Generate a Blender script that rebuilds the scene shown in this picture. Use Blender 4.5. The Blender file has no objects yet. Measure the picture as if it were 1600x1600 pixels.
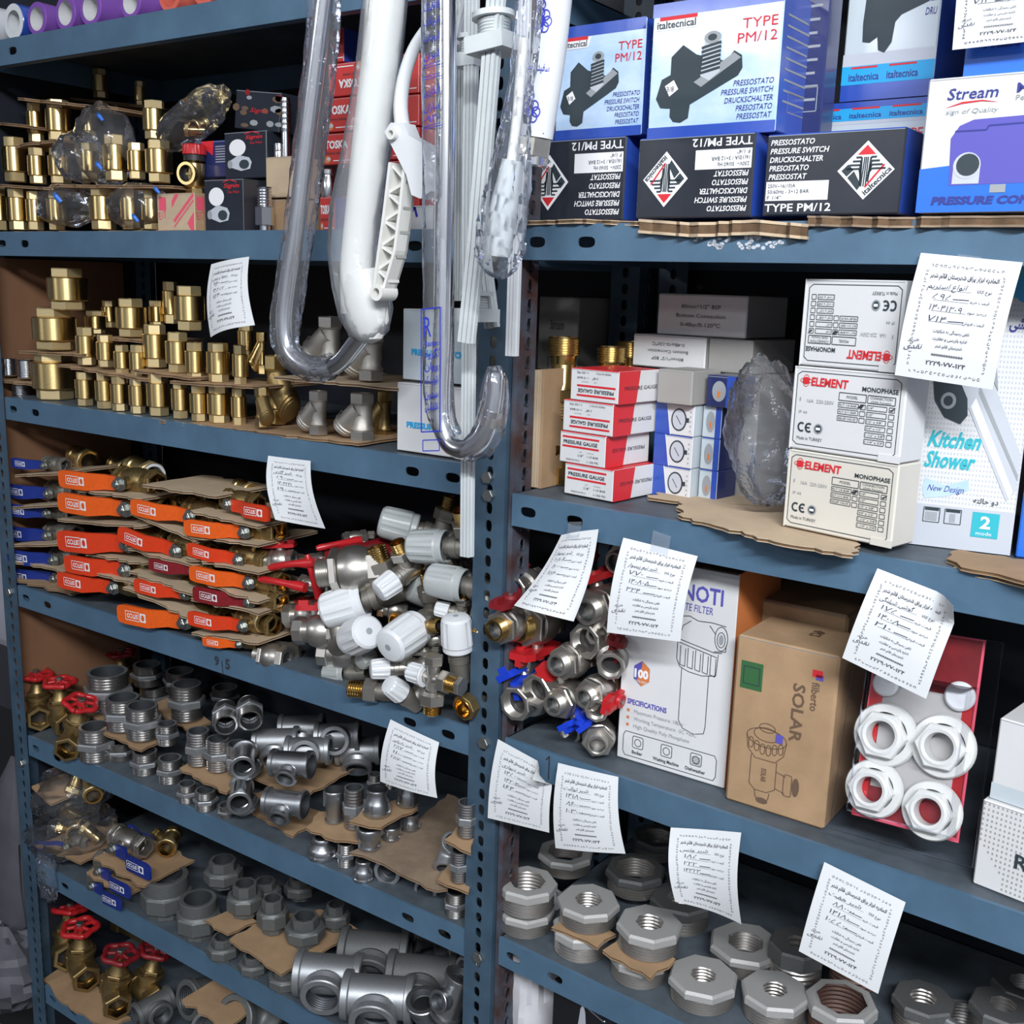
import bpy, bmesh, math, random
from mathutils import Vector, Matrix
random.seed(7)
SC = bpy.context.scene
C = SC.collection
PI = math.pi

# ---------------------------------------------------------------- camera
CAM_Z = 1.45
CAM = Vector((0, -0.88, CAM_Z))
FPX = 1674.1
R_RIGHT = Vector((0.82252, 0.56797, 0.02951))
R_DOWN = Vector((0.14103, -0.15342, -0.97805))
R_FWD = Vector((-0.55097, 0.80863, -0.20629))
cd = bpy.data.cameras.new('camera'); cam = bpy.data.objects.new('camera', cd); C.objects.link(cam)
cd.sensor_width = 36; cd.lens = FPX / 1600 * 36; cd.clip_start = 0.02
cam.matrix_world = Matrix(((R_RIGHT.x, -R_DOWN.x, -R_FWD.x, CAM.x), (R_RIGHT.y, -R_DOWN.y, -R_FWD.y, CAM.y),
                           (R_RIGHT.z, -R_DOWN.z, -R_FWD.z, CAM.z), (0, 0, 0, 1)))
SC.camera = cam
# ---------------------------------------------------------------- world, lamps, exposure
w = bpy.data.worlds.new('world'); SC.world = w; w.use_nodes = True
w.node_tree.nodes['Background'].inputs[0].default_value = (0.72, 0.80, 1.0, 1)
w.node_tree.nodes['Background'].inputs[1].default_value = 0.07
def area(name, loc, target, sx, sy, power, col=(0.93, 0.96, 1.0), spread=180):
    l = bpy.data.lights.new(name, 'AREA'); l.shape = 'RECTANGLE'; l.size = sx; l.size_y = sy; l.energy = power; l.color = col; l.spread = math.radians(spread)
    o = bpy.data.objects.new(name, l); C.objects.link(o); o.location = loc
    o.rotation_euler = (Vector(target) - Vector(loc)).to_track_quat('-Z', 'Y').to_euler()
    return o
# tube lamps hanging over the aisle in front of the racks, then two added fill lamps for bounce light
area('tube_or_fill_light', (0.80, -1.70, 2.48), (0.0, 0, 1.68), 1.25, 0.09, 27, spread=120)   # beam narrowed on purpose so the lower shelves stay darker
area('tube_or_fill_light', (-2.15, -3.4, 2.52), (-0.6, 0, 1.55), 1.0, 0.10, 13)
area('tube_or_fill_light', (0.2, -2.9, 2.74), (0.2, -3.3, 0), 1.25, 0.2, 20)  # added fill: bounces off the opposite wall to brighten the brass
area('tube_or_fill_light', (1.7, -2.0, 2.74), (1.7, -2.4, 0), 1.25, 0.2, 14)  # second added fill lamp, also for bounce
SC.view_settings.view_transform = 'Standard'; SC.view_settings.look = 'None'
SC.view_settings.exposure = 0.45; SC.view_settings.gamma = 1

# ---------------------------------------------------------------- pixel -> place
def ray(px, py):
    return R_RIGHT * ((px - 800) / FPX) + R_DOWN * ((py - 800) / FPX) + R_FWD
def PZ(px, py, z):
    d = ray(px, py); return CAM + d * ((z - CAM.z) / d.z)
def PY(px, py, Y):
    d = ray(px, py); return CAM + d * ((Y - CAM.y) / d.y)
YR = math.radians(-2.425)                        # the second rack stands slightly turned
OR = Vector((-0.6453, 0, 0)); RX = Vector((math.cos(YR), math.sin(YR), 0)); RN = Vector((-math.sin(YR), math.cos(YR), 0))
def PR(px, py, d):
    q = ray(px, py); return CAM + q * (((OR - CAM).dot(RN) + d) / q.dot(RN))
def PV(px, py, P, yaw):
    n = Vector((-math.sin(yaw), math.cos(yaw), 0)); q = ray(px, py); return CAM + q * ((P - CAM).dot(n) / q.dot(n))
def zat(px, py, P):                              # height on the vertical line through P
    q = ray(px, py); t = math.hypot(P.x - CAM.x, P.y - CAM.y) / math.hypot(q.x, q.y); return CAM.z + q.z * t
def depth(P): return (P - CAM).dot(R_FWD)
def away(P):
    v = Vector((P.x - CAM.x, P.y - CAM.y, 0)); return v.normalized()
L1, L2, L3, L4, L5, L6, L7 = 1.756, 1.504, 1.268, 0.980, 0.734, 0.516, 0.290
R1, R2, R3, R4, R5 = 1.508, 1.2455, 0.9817, 0.746, 0.49

# ---------------------------------------------------------------- materials
MATS = {}
def mat(name, col, rough=0.5, metal=0.0, var=0.0, scale=40, bump=0.0, coat=0.0, col2=None, spec=None, rvar=0.0, stretch=None, bscale=None, aniso=0.0):
    m = bpy.data.materials.new(name); m.use_nodes = True; nt = m.node_tree; b = nt.nodes['Principled BSDF']
    c = (*col, 1)
    b.inputs['Base Color'].default_value = c; b.inputs['Roughness'].default_value = rough; b.inputs['Metallic'].default_value = metal
    if coat: b.inputs['Coat Weight'].default_value = coat; b.inputs['Coat Roughness'].default_value = 0.12
    if aniso:                                       # turned metal: the lathe's grooves run round the axis
        tg = nt.nodes.new('ShaderNodeTangent'); tg.direction_type = 'RADIAL'; tg.axis = 'Z'
        b.inputs['Anisotropic'].default_value = aniso; b.inputs['Anisotropic Rotation'].default_value = 0.25; nt.links.new(tg.outputs[0], b.inputs['Tangent'])
    if spec is not None: b.inputs['Specular IOR Level'].default_value = spec
    if var or bump or rvar:
        tc = nt.nodes.new('ShaderNodeTexCoord'); src = tc.outputs['Object']
        if stretch:
            mp = nt.nodes.new('ShaderNodeMapping'); mp.inputs['Scale'].default_value = stretch; nt.links.new(src, mp.inputs[0]); src = mp.outputs[0]
        n = nt.nodes.new('ShaderNodeTexNoise'); n.inputs['Scale'].default_value = scale; n.inputs['Detail'].default_value = 6; n.inputs['Roughness'].default_value = 0.65
        nt.links.new(src, n.inputs['Vector'])
        if var:
            r = nt.nodes.new('ShaderNodeValToRGB'); r.color_ramp.elements[0].position = 0.35; r.color_ramp.elements[1].position = 0.68
            d = col2 or tuple(x * (1 - var) for x in col)
            r.color_ramp.elements[0].color = (*d, 1); r.color_ramp.elements[1].color = c
            nt.links.new(n.outputs['Fac'], r.inputs[0]); nt.links.new(r.outputs[0], b.inputs['Base Color'])
        if rvar:
            mr = nt.nodes.new('ShaderNodeMapRange'); mr.inputs['To Min'].default_value = rough - rvar; mr.inputs['To Max'].default_value = rough + rvar
            nt.links.new(n.outputs['Fac'], mr.inputs[0]); nt.links.new(mr.outputs[0], b.inputs['Roughness'])
        if bump:
            n2 = n
            if bscale:
                n2 = nt.nodes.new('ShaderNodeTexNoise'); n2.inputs['Scale'].default_value = bscale; nt.links.new(src, n2.inputs['Vector'])
            bp = nt.nodes.new('ShaderNodeBump'); bp.inputs['Strength'].default_value = bump; bp.inputs['Distance'].default_value = 0.002
            nt.links.new(n2.outputs['Fac'], bp.inputs['Height']); nt.links.new(bp.outputs[0], b.inputs['Normal'])
    MATS[name] = m; return m
def film(name, tint=(1, 1, 1), gloss=0.35, rough=0.12, bscale=60, bump=0.6, milk=0.0):
    m = bpy.data.materials.new(name); m.use_nodes = True; nt = m.node_tree; nt.nodes.clear()
    out = nt.nodes.new('ShaderNodeOutputMaterial'); mix = nt.nodes.new('ShaderNodeMixShader')
    tr = nt.nodes.new('ShaderNodeBsdfTransparent'); tr.inputs[0].default_value = (*tint, 1)
    gl = nt.nodes.new('ShaderNodeBsdfGlossy'); gl.inputs['Roughness'].default_value = rough; gl.inputs[0].default_value = (0.9, 0.93, 1, 1)
    lw = nt.nodes.new('ShaderNodeLayerWeight'); lw.inputs[0].default_value = gloss
    tc = nt.nodes.new('ShaderNodeTexCoord'); n = nt.nodes.new('ShaderNodeTexNoise'); n.inputs['Scale'].default_value = bscale; n.inputs['Detail'].default_value = 3
    bp = nt.nodes.new('ShaderNodeBump'); bp.inputs['Strength'].default_value = bump; bp.inputs['Distance'].default_value = 0.004
    L = nt.links.new
    L(tc.outputs['Object'], n.inputs['Vector']); L(n.outputs['Fac'], bp.inputs['Height']); L(bp.outputs[0], gl.inputs['Normal']); L(bp.outputs[0], lw.inputs['Normal'])
    base = tr.outputs[0]
    if milk:
        df = nt.nodes.new('ShaderNodeBsdfTranslucent'); df.inputs[0].default_value = (0.9, 0.92, 0.95, 1)
        d2 = nt.nodes.new('ShaderNodeBsdfDiffuse'); d2.inputs[0].default_value = (0.85, 0.88, 0.92, 1)
        ad = nt.nodes.new('ShaderNodeMixShader'); L(df.outputs[0], ad.inputs[1]); L(d2.outputs[0], ad.inputs[2])
        mm = nt.nodes.new('ShaderNodeMixShader'); mm.inputs[0].default_value = milk; L(tr.outputs[0], mm.inputs[1]); L(ad.outputs[0], mm.inputs[2]); base = mm.outputs[0]
    L(lw.outputs['Fresnel'], mix.inputs[0]); L(base, mix.inputs[1]); L(gl.outputs[0], mix.inputs[2]); L(mix.outputs[0], out.inputs[0])
    MATS[name] = m; return m
mat('rack_paint', (0.080, 0.154, 0.236), 0.42, 0.0, 0.22, 14, 0.04, rvar=0.1)
mat('post_paint', (0.060, 0.110, 0.165), 0.45, 0.0, 0.4, 16, 0.05, rvar=0.1)
mat('rust_paint', (0.075, 0.105, 0.145), 0.55, 0.0, 1, 22, 0.1, col2=(0.055, 0.022, 0.016))
mat('shelf_top', (0.10, 0.125, 0.15), 0.6, 0.0, 0.4, 20)
mat('dark_board', (0.012, 0.016, 0.026), 0.6, 0.0, 0.3, 8)
mat('brown_board', (0.25, 0.125, 0.066), 0.6, 0.0, 0.3, 5, stretch=(1, 1, 0.3))
mat('brass', (0.80, 0.60, 0.27), 0.30, 1.0, 0.12, 12, rvar=0.05, aniso=0.8)
mat('brass_cut', (0.84, 0.67, 0.36), 0.42, 0.85, 0.2, 50)
mat('brass_gold', (0.72, 0.47, 0.16), 0.2, 1.0, 0.15, 40)
mat('brass_dull', (0.46, 0.33, 0.145), 0.42, 0.9, 0.45, 30, 0.1)
mat('nickel', (0.62, 0.59, 0.54), 0.33, 0.92, 0.2, 40, rvar=0.08)
mat('nickel_cast', (0.66, 0.63, 0.57), 0.45, 0.9, 0.2, 160, 0.25)
mat('nickel_dusty', (0.33, 0.31, 0.27), 0.5, 0.8, 0.3, 50)
mat('chrome', (0.80, 0.81, 0.83), 0.2, 1.0, 0.05, 20)
mat('zinc', (0.50, 0.52, 0.54), 0.40, 0.75, 0.4, 45, 0.12, rvar=0.1)
mat('zinc_bright', (0.55, 0.57, 0.59), 0.30, 0.95, 0.35, 45, 0.12, rvar=0.1)
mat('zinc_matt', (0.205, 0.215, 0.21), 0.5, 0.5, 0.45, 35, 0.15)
mat('zinc_thread', (0.52, 0.505, 0.49), 0.27, 0.96, 0.25, 60)
mat('zinc_bore_shade', (0.10, 0.11, 0.12), 0.5, 0.7, 0.3, 60)  # zinc darkened inside bores: the shade there is put into the colour
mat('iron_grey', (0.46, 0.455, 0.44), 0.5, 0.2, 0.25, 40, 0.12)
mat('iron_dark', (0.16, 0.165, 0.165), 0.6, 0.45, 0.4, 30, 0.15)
mat('iron_thread', (0.62, 0.59, 0.56), 0.33, 0.9, 0.25, 60)
mat('rusty_thread', (0.13, 0.07, 0.055), 0.55, 0.4, 0.4, 40)
mat('bore_shade', (0.03, 0.03, 0.032), 0.5, 0.3)  # shade deep in the bores, painted as a near-black colour
mat('bolt_steel', (0.42, 0.44, 0.42), 0.35, 0.9, 0.3, 60)
mat('orange_vinyl', (0.80, 0.115, 0.012), 0.36, 0, 0.15, 30)
mat('redorange_vinyl', (0.70, 0.05, 0.012), 0.36, 0, 0.15, 30)
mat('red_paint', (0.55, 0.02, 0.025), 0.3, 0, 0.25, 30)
mat('red_dull', (0.26, 0.012, 0.018), 0.45, 0, 0.4, 30)  # dull red; also red paint with shade put into the colour
mat('blue_vinyl', (0.015, 0.035, 0.25), 0.4, 0, 0.2, 30)
mat('blue_bright', (0.012, 0.05, 0.55), 0.3, 0, 0.1, 30)
mat('white_plastic', (0.70, 0.72, 0.74), 0.32, 0, 0.06, 20)
mat('white_gloss', (0.66, 0.67, 0.64), 0.22, 0, 0.05, 20)
mat('grey_plastic', (0.56, 0.60, 0.61), 0.35, 0, 0.12, 20)
mat('cap_grey', (0.46, 0.49, 0.49), 0.35, 0, 0.15, 20)
mat('dusty_plastic', (0.36, 0.38, 0.37), 0.45, 0, 0.2, 30)
mat('ivory_plastic', (0.74, 0.74, 0.70), 0.35, 0, 0.06, 20)
mat('paper', (0.70, 0.715, 0.73), 0.85, 0, 0.05, 12, 0.05)
mat('ink', (0.03, 0.03, 0.045), 0.7)
mat('pen_ink', (0.05, 0.055, 0.09), 0.7)
mat('cardboard', (0.42, 0.27, 0.15), 0.85, 0, 0.22, 22, 0.05)
mat('cardboard_pale', (0.56, 0.43, 0.29), 0.85, 0, 0.2, 18, 0.05)
mat('cardboard_core_shade', (0.16, 0.095, 0.05), 0.9, 0, 0.4, 120)  # kraft darkened for the shade between the two liners
mat('dusty_cardboard', (0.33, 0.24, 0.165), 0.9, 0, 0.4, 18, 0.08)
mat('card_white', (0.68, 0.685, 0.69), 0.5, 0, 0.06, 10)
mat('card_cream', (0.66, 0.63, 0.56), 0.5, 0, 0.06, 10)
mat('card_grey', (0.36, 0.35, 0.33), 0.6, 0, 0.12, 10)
mat('card_black', (0.022, 0.027, 0.04), 0.32, 0, 0.3, 20, coat=0.4)
mat('card_blue', (0.03, 0.085, 0.45), 0.3, 0, 0.15, 12, coat=0.5)
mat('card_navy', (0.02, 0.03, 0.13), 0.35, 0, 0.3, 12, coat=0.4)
mat('card_sky', (0.36, 0.54, 0.80), 0.3, 0, 1, 18, coat=0.6, col2=(0.56, 0.70, 0.87), stretch=(1, 1, 2))
mat('card_grad', (0.55, 0.62, 0.66), 0.35, 0, 0.1, 10, coat=0.3)
mat('card_panel', (0.42, 0.41, 0.40), 0.5, 0, 0.1, 10)
mat('stream_blue', (0.025, 0.16, 0.68), 0.35, 0, 0.08, 10, coat=0.3)
mat('print_cyan', (0.02, 0.36, 0.70), 0.4)
mat('print_teal', (0.03, 0.42, 0.50), 0.4, coat=0.3)
mat('print_red', (0.62, 0.025, 0.035), 0.45)
mat('print_pink', (0.75, 0.10, 0.16), 0.45)
mat('print_navy', (0.03, 0.04, 0.24), 0.45)
mat('print_violet', (0.10, 0.09, 0.42), 0.45)
mat('print_white', (0.82, 0.82, 0.84), 0.5)
mat('print_grey', (0.30, 0.32, 0.34), 0.5)
mat('print_silver', (0.50, 0.53, 0.58), 0.4)
mat('print_dark', (0.03, 0.045, 0.055), 0.45)
mat('print_green', (0.03, 0.12, 0.04), 0.6)
mat('print_orange', (0.62, 0.20, 0.06), 0.5)
mat('print_brown', (0.13, 0.08, 0.05), 0.7)
mat('toska_red', (0.58, 0.045, 0.04), 0.35, 0, 0.1, 15, coat=0.3)
mat('black_gloss', (0.012, 0.014, 0.018), 0.08, 0, coat=0.5)
mat('purple_foam', (0.22, 0.08, 0.42), 0.6, 0, 0.25, 30)
mat('coral_foam', (0.66, 0.13, 0.09), 0.6, 0, 0.15, 30)
mat('rubber_black', (0.015, 0.015, 0.017), 0.5)
mat('wall_paint', (0.46, 0.46, 0.54), 0.8, 0, 0.1, 6)
mat('wall_white', (0.74, 0.76, 0.80), 0.8, 0, 0.05, 6)
mat('floor_tile', (0.10, 0.095, 0.09), 0.6, 0, 0.3, 6)
mat('ceiling_paint', (0.75, 0.76, 0.78), 0.9)
mat('grey_sheet', (0.12, 0.12, 0.14), 0.5, 0, 0.3, 8, 0.3)
mat('white_bag', (0.66, 0.66, 0.69), 0.4, 0, 0.12, 30, 0.5)
mat('blue_print', (0.02, 0.03, 0.42), 0.5)
film('clear_film', (0.98, 0.985, 1), 0.22, 0.14, 55, 0.9, milk=0.10)
film('milky_film', (0.97, 0.975, 0.985), 0.2, 0.18, 45, 0.9, milk=0.22)
film('bag_film', (0.98, 0.985, 1), 0.26, 0.10, 40, 0.6, milk=0.07)
film('bubble_film', (0.97, 0.98, 0.99), 0.22, 0.12, 130, 0.7, milk=0.10)
film('tape_film', (0.95, 0.96, 0.97), 0.2, 0.2, 40, 0.4, milk=0.1)
film('blister_film', (0.96, 0.96, 0.98), 0.16, 0.06, 12, 0.4)

# ---------------------------------------------------------------- text outlines
_ts = bpy.data.scenes.new('lettering'); _tc = {}
def glyphs(body, bold=0.0, italic=0.0):
    k = (body, bold, italic)
    if k not in _tc:
        c = bpy.data.curves.new('t', 'FONT'); c.body = body; c.resolution_u = 2; c.offset = bold; c.shear = italic
        o = bpy.data.objects.new('t', c); _ts.collection.objects.link(o)
        vl = _ts.view_layers[0]; vl.update()
        m = bpy.data.meshes.new_from_object(o.evaluated_get(vl.depsgraph))
        v = [(p.co.x, p.co.y) for p in m.vertices]; f = [tuple(p.vertices) for p in m.polygons]
        bpy.data.meshes.remove(m); bpy.data.objects.remove(o); bpy.data.curves.remove(c)
        x0 = min((p[0] for p in v), default=0); x1 = max((p[0] for p in v), default=1)
        _tc[k] = ([(x - x0, y) for x, y in v], f, x1 - x0)
    return _tc[k]
# Persian letters: isolated, final, initial, medial
_AR = {}
def _ar(ch, base, n): _AR[ch] = [chr(base + i) for i in range(n)] + ([None, None] if n == 2 else [])
for ch, b, n in (('ا', 0xFE8D, 2), ('ب', 0xFE8F, 4), ('ت', 0xFE95, 4), ('ج', 0xFE9D, 4), ('ح', 0xFEA1, 4), ('خ', 0xFEA5, 4), ('د', 0xFEA9, 2), ('ر', 0xFEAD, 2),
                 ('ز', 0xFEAF, 2), ('س', 0xFEB1, 4), ('ش', 0xFEB5, 4), ('ص', 0xFEB9, 4), ('ط', 0xFEC1, 4), ('ظ', 0xFEC5, 4), ('ع', 0xFEC9, 4), ('ف', 0xFED1, 4),
                 ('ق', 0xFED5, 4), ('ل', 0xFEDD, 4), ('م', 0xFEE1, 4), ('ن', 0xFEE5, 4), ('ه', 0xFEE9, 4), ('و', 0xFEED, 2), ('ئ', 0xFE89, 4), ('ی', 0xFBFC, 4),
                 ('ک', 0xFB8E, 4), ('گ', 0xFB92, 4), ('پ', 0xFB56, 4), ('چ', 0xFB7A, 4)): _ar(ch, b, n)
def fa(s):
    out = []
    for i, ch in enumerate(s):
        if ch not in _AR: out.append(ch); continue
        prev = i > 0 and s[i - 1] in _AR and _AR[s[i - 1]][2] is not None
        nxt = i + 1 < len(s) and s[i + 1] in _AR
        a = _AR[ch]
        if a[2] is None: out.append(a[1] if prev else a[0])
        else: out.append(a[3] if prev and nxt else a[1] if prev else a[2] if nxt else a[0])
    r = ''.join(reversed(out))
    import re
    return re.sub(r'[۰-۹0-9./\-]+', lambda mt: mt.group(0)[::-1], r)

# ---------------------------------------------------------------- mesh builder
class MB:
    def __init__(s): s.V = []; s.F = []; s.I = []; s.m = []; s.flat = []
    def mi(s, m):
        if m not in s.m: s.m.append(m)
        return s.m.index(m)
    def add(s, V, F, m, M=None, flat=False):
        b = len(s.V); k = s.mi(m)
        s.V += [tuple(M @ Vector(v)) for v in V] if M is not None else [tuple(v) for v in V]
        for f in F: s.F.append(tuple(b + i for i in f)); s.I.append(k); s.flat.append(flat)
    def lathe(s, prof, m, seg=24, M=None, ph=0.0, closed=False, flat=False):
        n = len(prof); V = []; F = []
        for r, z in prof:
            for i in range(seg):
                a = 2 * PI * i / seg + ph; V.append((max(r, 1e-5) * math.cos(a), max(r, 1e-5) * math.sin(a), z))
        for j in range(n if closed else n - 1):
            k = (j + 1) % n
            for i in range(seg):
                i2 = (i + 1) % seg; F.append((j * seg + i, j * seg + i2, k * seg + i2, k * seg + i))
        s.add(V, F, m, M, flat)
    def box(s, x0, x1, y0, y1, z0, z1, m, M=None):
        V = [(x, y, z) for z in (z0, z1) for y in (y0, y1) for x in (x0, x1)]
        s.add(V, [(0, 2, 3, 1), (4, 5, 7, 6), (0, 1, 5, 4), (2, 6, 7, 3), (0, 4, 6, 2), (1, 3, 7, 5)], m, M)
    def prism(s, poly, z0, z1, m, M=None):
        n = len(poly); V = [(x, y, z0) for x, y in poly] + [(x, y, z1) for x, y in poly]
        s.add(V, [tuple(range(n))[::-1], tuple(range(n, 2 * n))] + [(i, (i + 1) % n, n + (i + 1) % n, n + i) for i in range(n)], m, M)
    def tube(s, path, r, m, seg=12, caps=True, M=None, inner=None, squash=None):
        path = [Vector(p) for p in path]; n = len(path); V = []; F = []
        t = (path[1] - path[0]).normalized(); up = Vector((0, 0, 1)) if abs(t.z) < 0.9 else Vector((1, 0, 0))
        a = t.cross(up).normalized()
        for i, p in enumerate(path):
            t2 = (path[min(i + 1, n - 1)] - path[max(i - 1, 0)]).normalized()
            a = (a - t2 * a.dot(t2)).normalized(); b = t2.cross(a)
            rr = r[i] if isinstance(r, (list, tuple)) else r
            for k in range(seg):
                q = 2 * PI * k / seg
                fx, fy = squash(i, k) if squash else (1, 1)
                V.append(p + a * (rr * fx * math.cos(q)) + b * (rr * fy * math.sin(q)))
        for i in range(n - 1):
            for k in range(seg):
                k2 = (k + 1) % seg; F.append((i * seg + k, i * seg + k2, (i + 1) * seg + k2, (i + 1) * seg + k))
        if caps: F += [tuple(range(seg))[::-1], tuple(range((n - 1) * seg, n * seg))]
        s.add(V, F, m, M)
    def build(s, name, parent=None, M=None, sharp=38):
        me = s.mesh(name, sharp); return link(name, me, parent, M)
    def mesh(s, name, sharp=38):
        me = bpy.data.meshes.new(name); me.from_pydata(s.V, [], s.F)
        for m in s.m: me.materials.append(MATS[m])
        me.polygons.foreach_set('material_index', s.I); me.shade_smooth()
        bm = bmesh.new(); bm.from_mesh(me)
        bmesh.ops.recalc_face_normals(bm, faces=bm.faces) if not any(s.flat) else None
        bm.to_mesh(me); bm.free()
        if sharp is not None: me.set_sharp_from_angle(angle=math.radians(sharp))
        me.update(); return me
def link(name, me, parent=None, M=None):
    o = bpy.data.objects.new(name, me); C.objects.link(o)
    if parent is not None: o.parent = parent
    if M is not None: o.matrix_local = M
    return o
def tag(o, label=None, cat=None, group=None, kind=None):
    if label: o['label'] = label
    if cat: o['category'] = cat
    if group: o['group'] = group
    if kind: o['kind'] = kind
    return o
def root(name, label, cat, M=None, group=None):
    o = bpy.data.objects.new(name, None); C.objects.link(o); o.empty_display_size = 0.02
    if M is not None: o.matrix_world = M
    return tag(o, label, cat, group)
PROTO = {}
def inst(key, fn, name, label, cat, M, group=None):
    """one thing of a kind: fn() gives {part: mesh or (mesh, {sub: mesh})}; every later call copies thing and parts"""
    if key not in PROTO: PROTO[key] = fn()
    p = PROTO[key]
    if not isinstance(p, list):
        o = link(name, p); o.matrix_world = M; return tag(o, label, cat, group)
    r = root(name, label, cat, M, group)
    for pn, me, subs in p:
        c = link(pn, me, r)
        for sn, sm in subs: link(sn, sm, c)
    return r
def frame(P, zdir=(0, 0, 1), xhint=(1, 0, 0), s=1.0):
    z = Vector(zdir).normalized(); x = Vector(xhint); x = (x - z * x.dot(z))
    if x.length < 1e-4: x = z.orthogonal()
    x.normalize(); y = z.cross(x)
    return Matrix(((x.x * s, y.x * s, z.x * s, P[0]), (x.y * s, y.y * s, z.y * s, P[1]), (x.z * s, y.z * s, z.z * s, P[2]), (0, 0, 0, 1)))
def T(x, y, z): return Matrix.Translation((x, y, z))
def RZ(a): return Matrix.Rotation(a, 4, 'Z')
def thread(r, z0, z1, n, d=0.06):
    """zigzag profile of a screw thread from z0 to z1"""
    p = []; st = (z1 - z0) / n
    for i in range(n): p += [(r * (1 - d), z0 + st * i), (r, z0 + st * (i + 0.42)), (r, z0 + st * (i + 0.55)), (r * (1 - d), z0 + st * (i + 0.92))]
    return p + [(r * (1 - d), z1)]

class Face:
    """prints on a sheet: fm(u,v) -> place, with its outward normal"""
    def __init__(s, mb, fm, w, h, rot=False): s.mb = mb; s.fm = fm; s.w = w; s.h = h; s.rot = rot
    def P(s, u, v, k):
        if s.rot: u, v = 1 - u, 1 - v
        p, n = s.fm(u, v); return p + n * (0.00022 * k)
    def poly(s, pts, m, k=1): s.mb.add([s.P(u, v, k) for u, v in pts], [tuple(range(len(pts)))], m)
    def rect(s, u0, v0, u1, v1, m, k=1): s.poly([(u0, v0), (u1, v0), (u1, v1), (u0, v1)], m, k)
    def line(s, pts, wd, m, k=2, close=False):
        ps = pts + [pts[0]] if close else pts
        for (a, b), (c, d) in zip(ps, ps[1:]):
            dx, dy = (c - a) * s.w, (d - b) * s.h; l = math.hypot(dx, dy) or 1; nx, ny = -dy / l * wd / 2 / s.w, dx / l * wd / 2 / s.h
            s.poly([(a - nx, b - ny), (c - nx, d - ny), (c + nx, d + ny), (a + nx, b + ny)], m, k)
    def ell(s, u, v, ru, rv, m, k=1, n=20, a0=0, a1=2 * PI): s.poly([(u + ru * math.cos(a0 + (a1 - a0) * i / n), v + rv * math.sin(a0 + (a1 - a0) * i / n)) for i in range(n)], m, k)
    def oval(s, u, v, ru, rv, wd, m, k=2, n=20, a0=0, a1=2 * PI): s.line([(u + ru * math.cos(a0 + (a1 - a0) * i / n), v + rv * math.sin(a0 + (a1 - a0) * i / n)) for i in range(n + 1)], wd, m, k)
    def frame(s, u0, v0, u1, v1, wd, m, k=2, c=0.0):
        if c: q = [(u0 + c, v0), (u1 - c, v0), (u1, v0 + c), (u1, v1 - c), (u1 - c, v1), (u0 + c, v1), (u0, v1 - c), (u0, v0 + c)]
        else: q = [(u0, v0), (u1, v0), (u1, v1), (u0, v1)]
        s.line(q, wd, m, k, True)
    def text(s, body, u, v, h, m, w=None, al='l', bold=0.0, it=0.0, k=3, ang=0.0):
        """h: capital height as a share of the sheet's height; w: width as a share of its width"""
        g, f, gw = glyphs(body, bold, it); sc = h * s.h / 0.73; sx = sc if w is None else w * s.w / max(gw, 1e-6)
        ox = {'l': 0, 'c': -gw / 2, 'r': -gw}[al]; ca, sa = math.cos(ang), math.sin(ang); V = []
        for x, y in g:
            X = (x + ox) * sx; Y = y * sc; X, Y = X * ca - Y * sa, X * sa + Y * ca
            V.append(s.P(u + X / s.w, v + Y / s.h, k))
        s.mb.add(V, f, m)
def flat_face(mb, O, X, Y, w, h, rot=False):
    O = Vector(O); X = Vector(X).normalized(); Y = Vector(Y).normalized(); n = X.cross(Y)
    return Face(mb, lambda u, v: (O + X * (u * w) + Y * (v * h), n), w, h, rot)
ORD = ['nearest', 'second from', 'third from', 'fourth from', 'fifth from', 'sixth from', 'seventh from', 'eighth from', 'ninth from', 'tenth from', 'eleventh from', 'twelfth from', 'thirteenth from', 'fourteenth from']
# ================================================================ room
def struct(name, mb): return tag(mb.build(name), kind='structure')
b = MB(); b.box(-4.2, 2.6, -4.4, 0.42, -0.05, 0, 'floor_tile'); struct('floor', b)
b = MB(); b.box(-4.2, 2.6, 0.36, 0.42, 0, 2.8, 'wall_paint'); struct('wall_back', b)
b = MB(); b.box(-4.26, -4.2, -4.4, 0.42, 0, 2.8, 'wall_paint'); struct('wall_left', b)
b = MB(); b.box(-4.2, 2.6, -4.46, -4.4, 0, 2.8, 'wall_white'); struct('wall_front', b)
b = MB(); b.box(2.6, 2.66, -4.4, 0.42, 0, 2.8, 'wall_white'); struct('wall_right', b)
b = MB(); b.box(-4.2, 2.6, -4.4, 0.42, 2.8, 2.86, 'ceiling_paint'); struct('ceiling', b)

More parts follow.
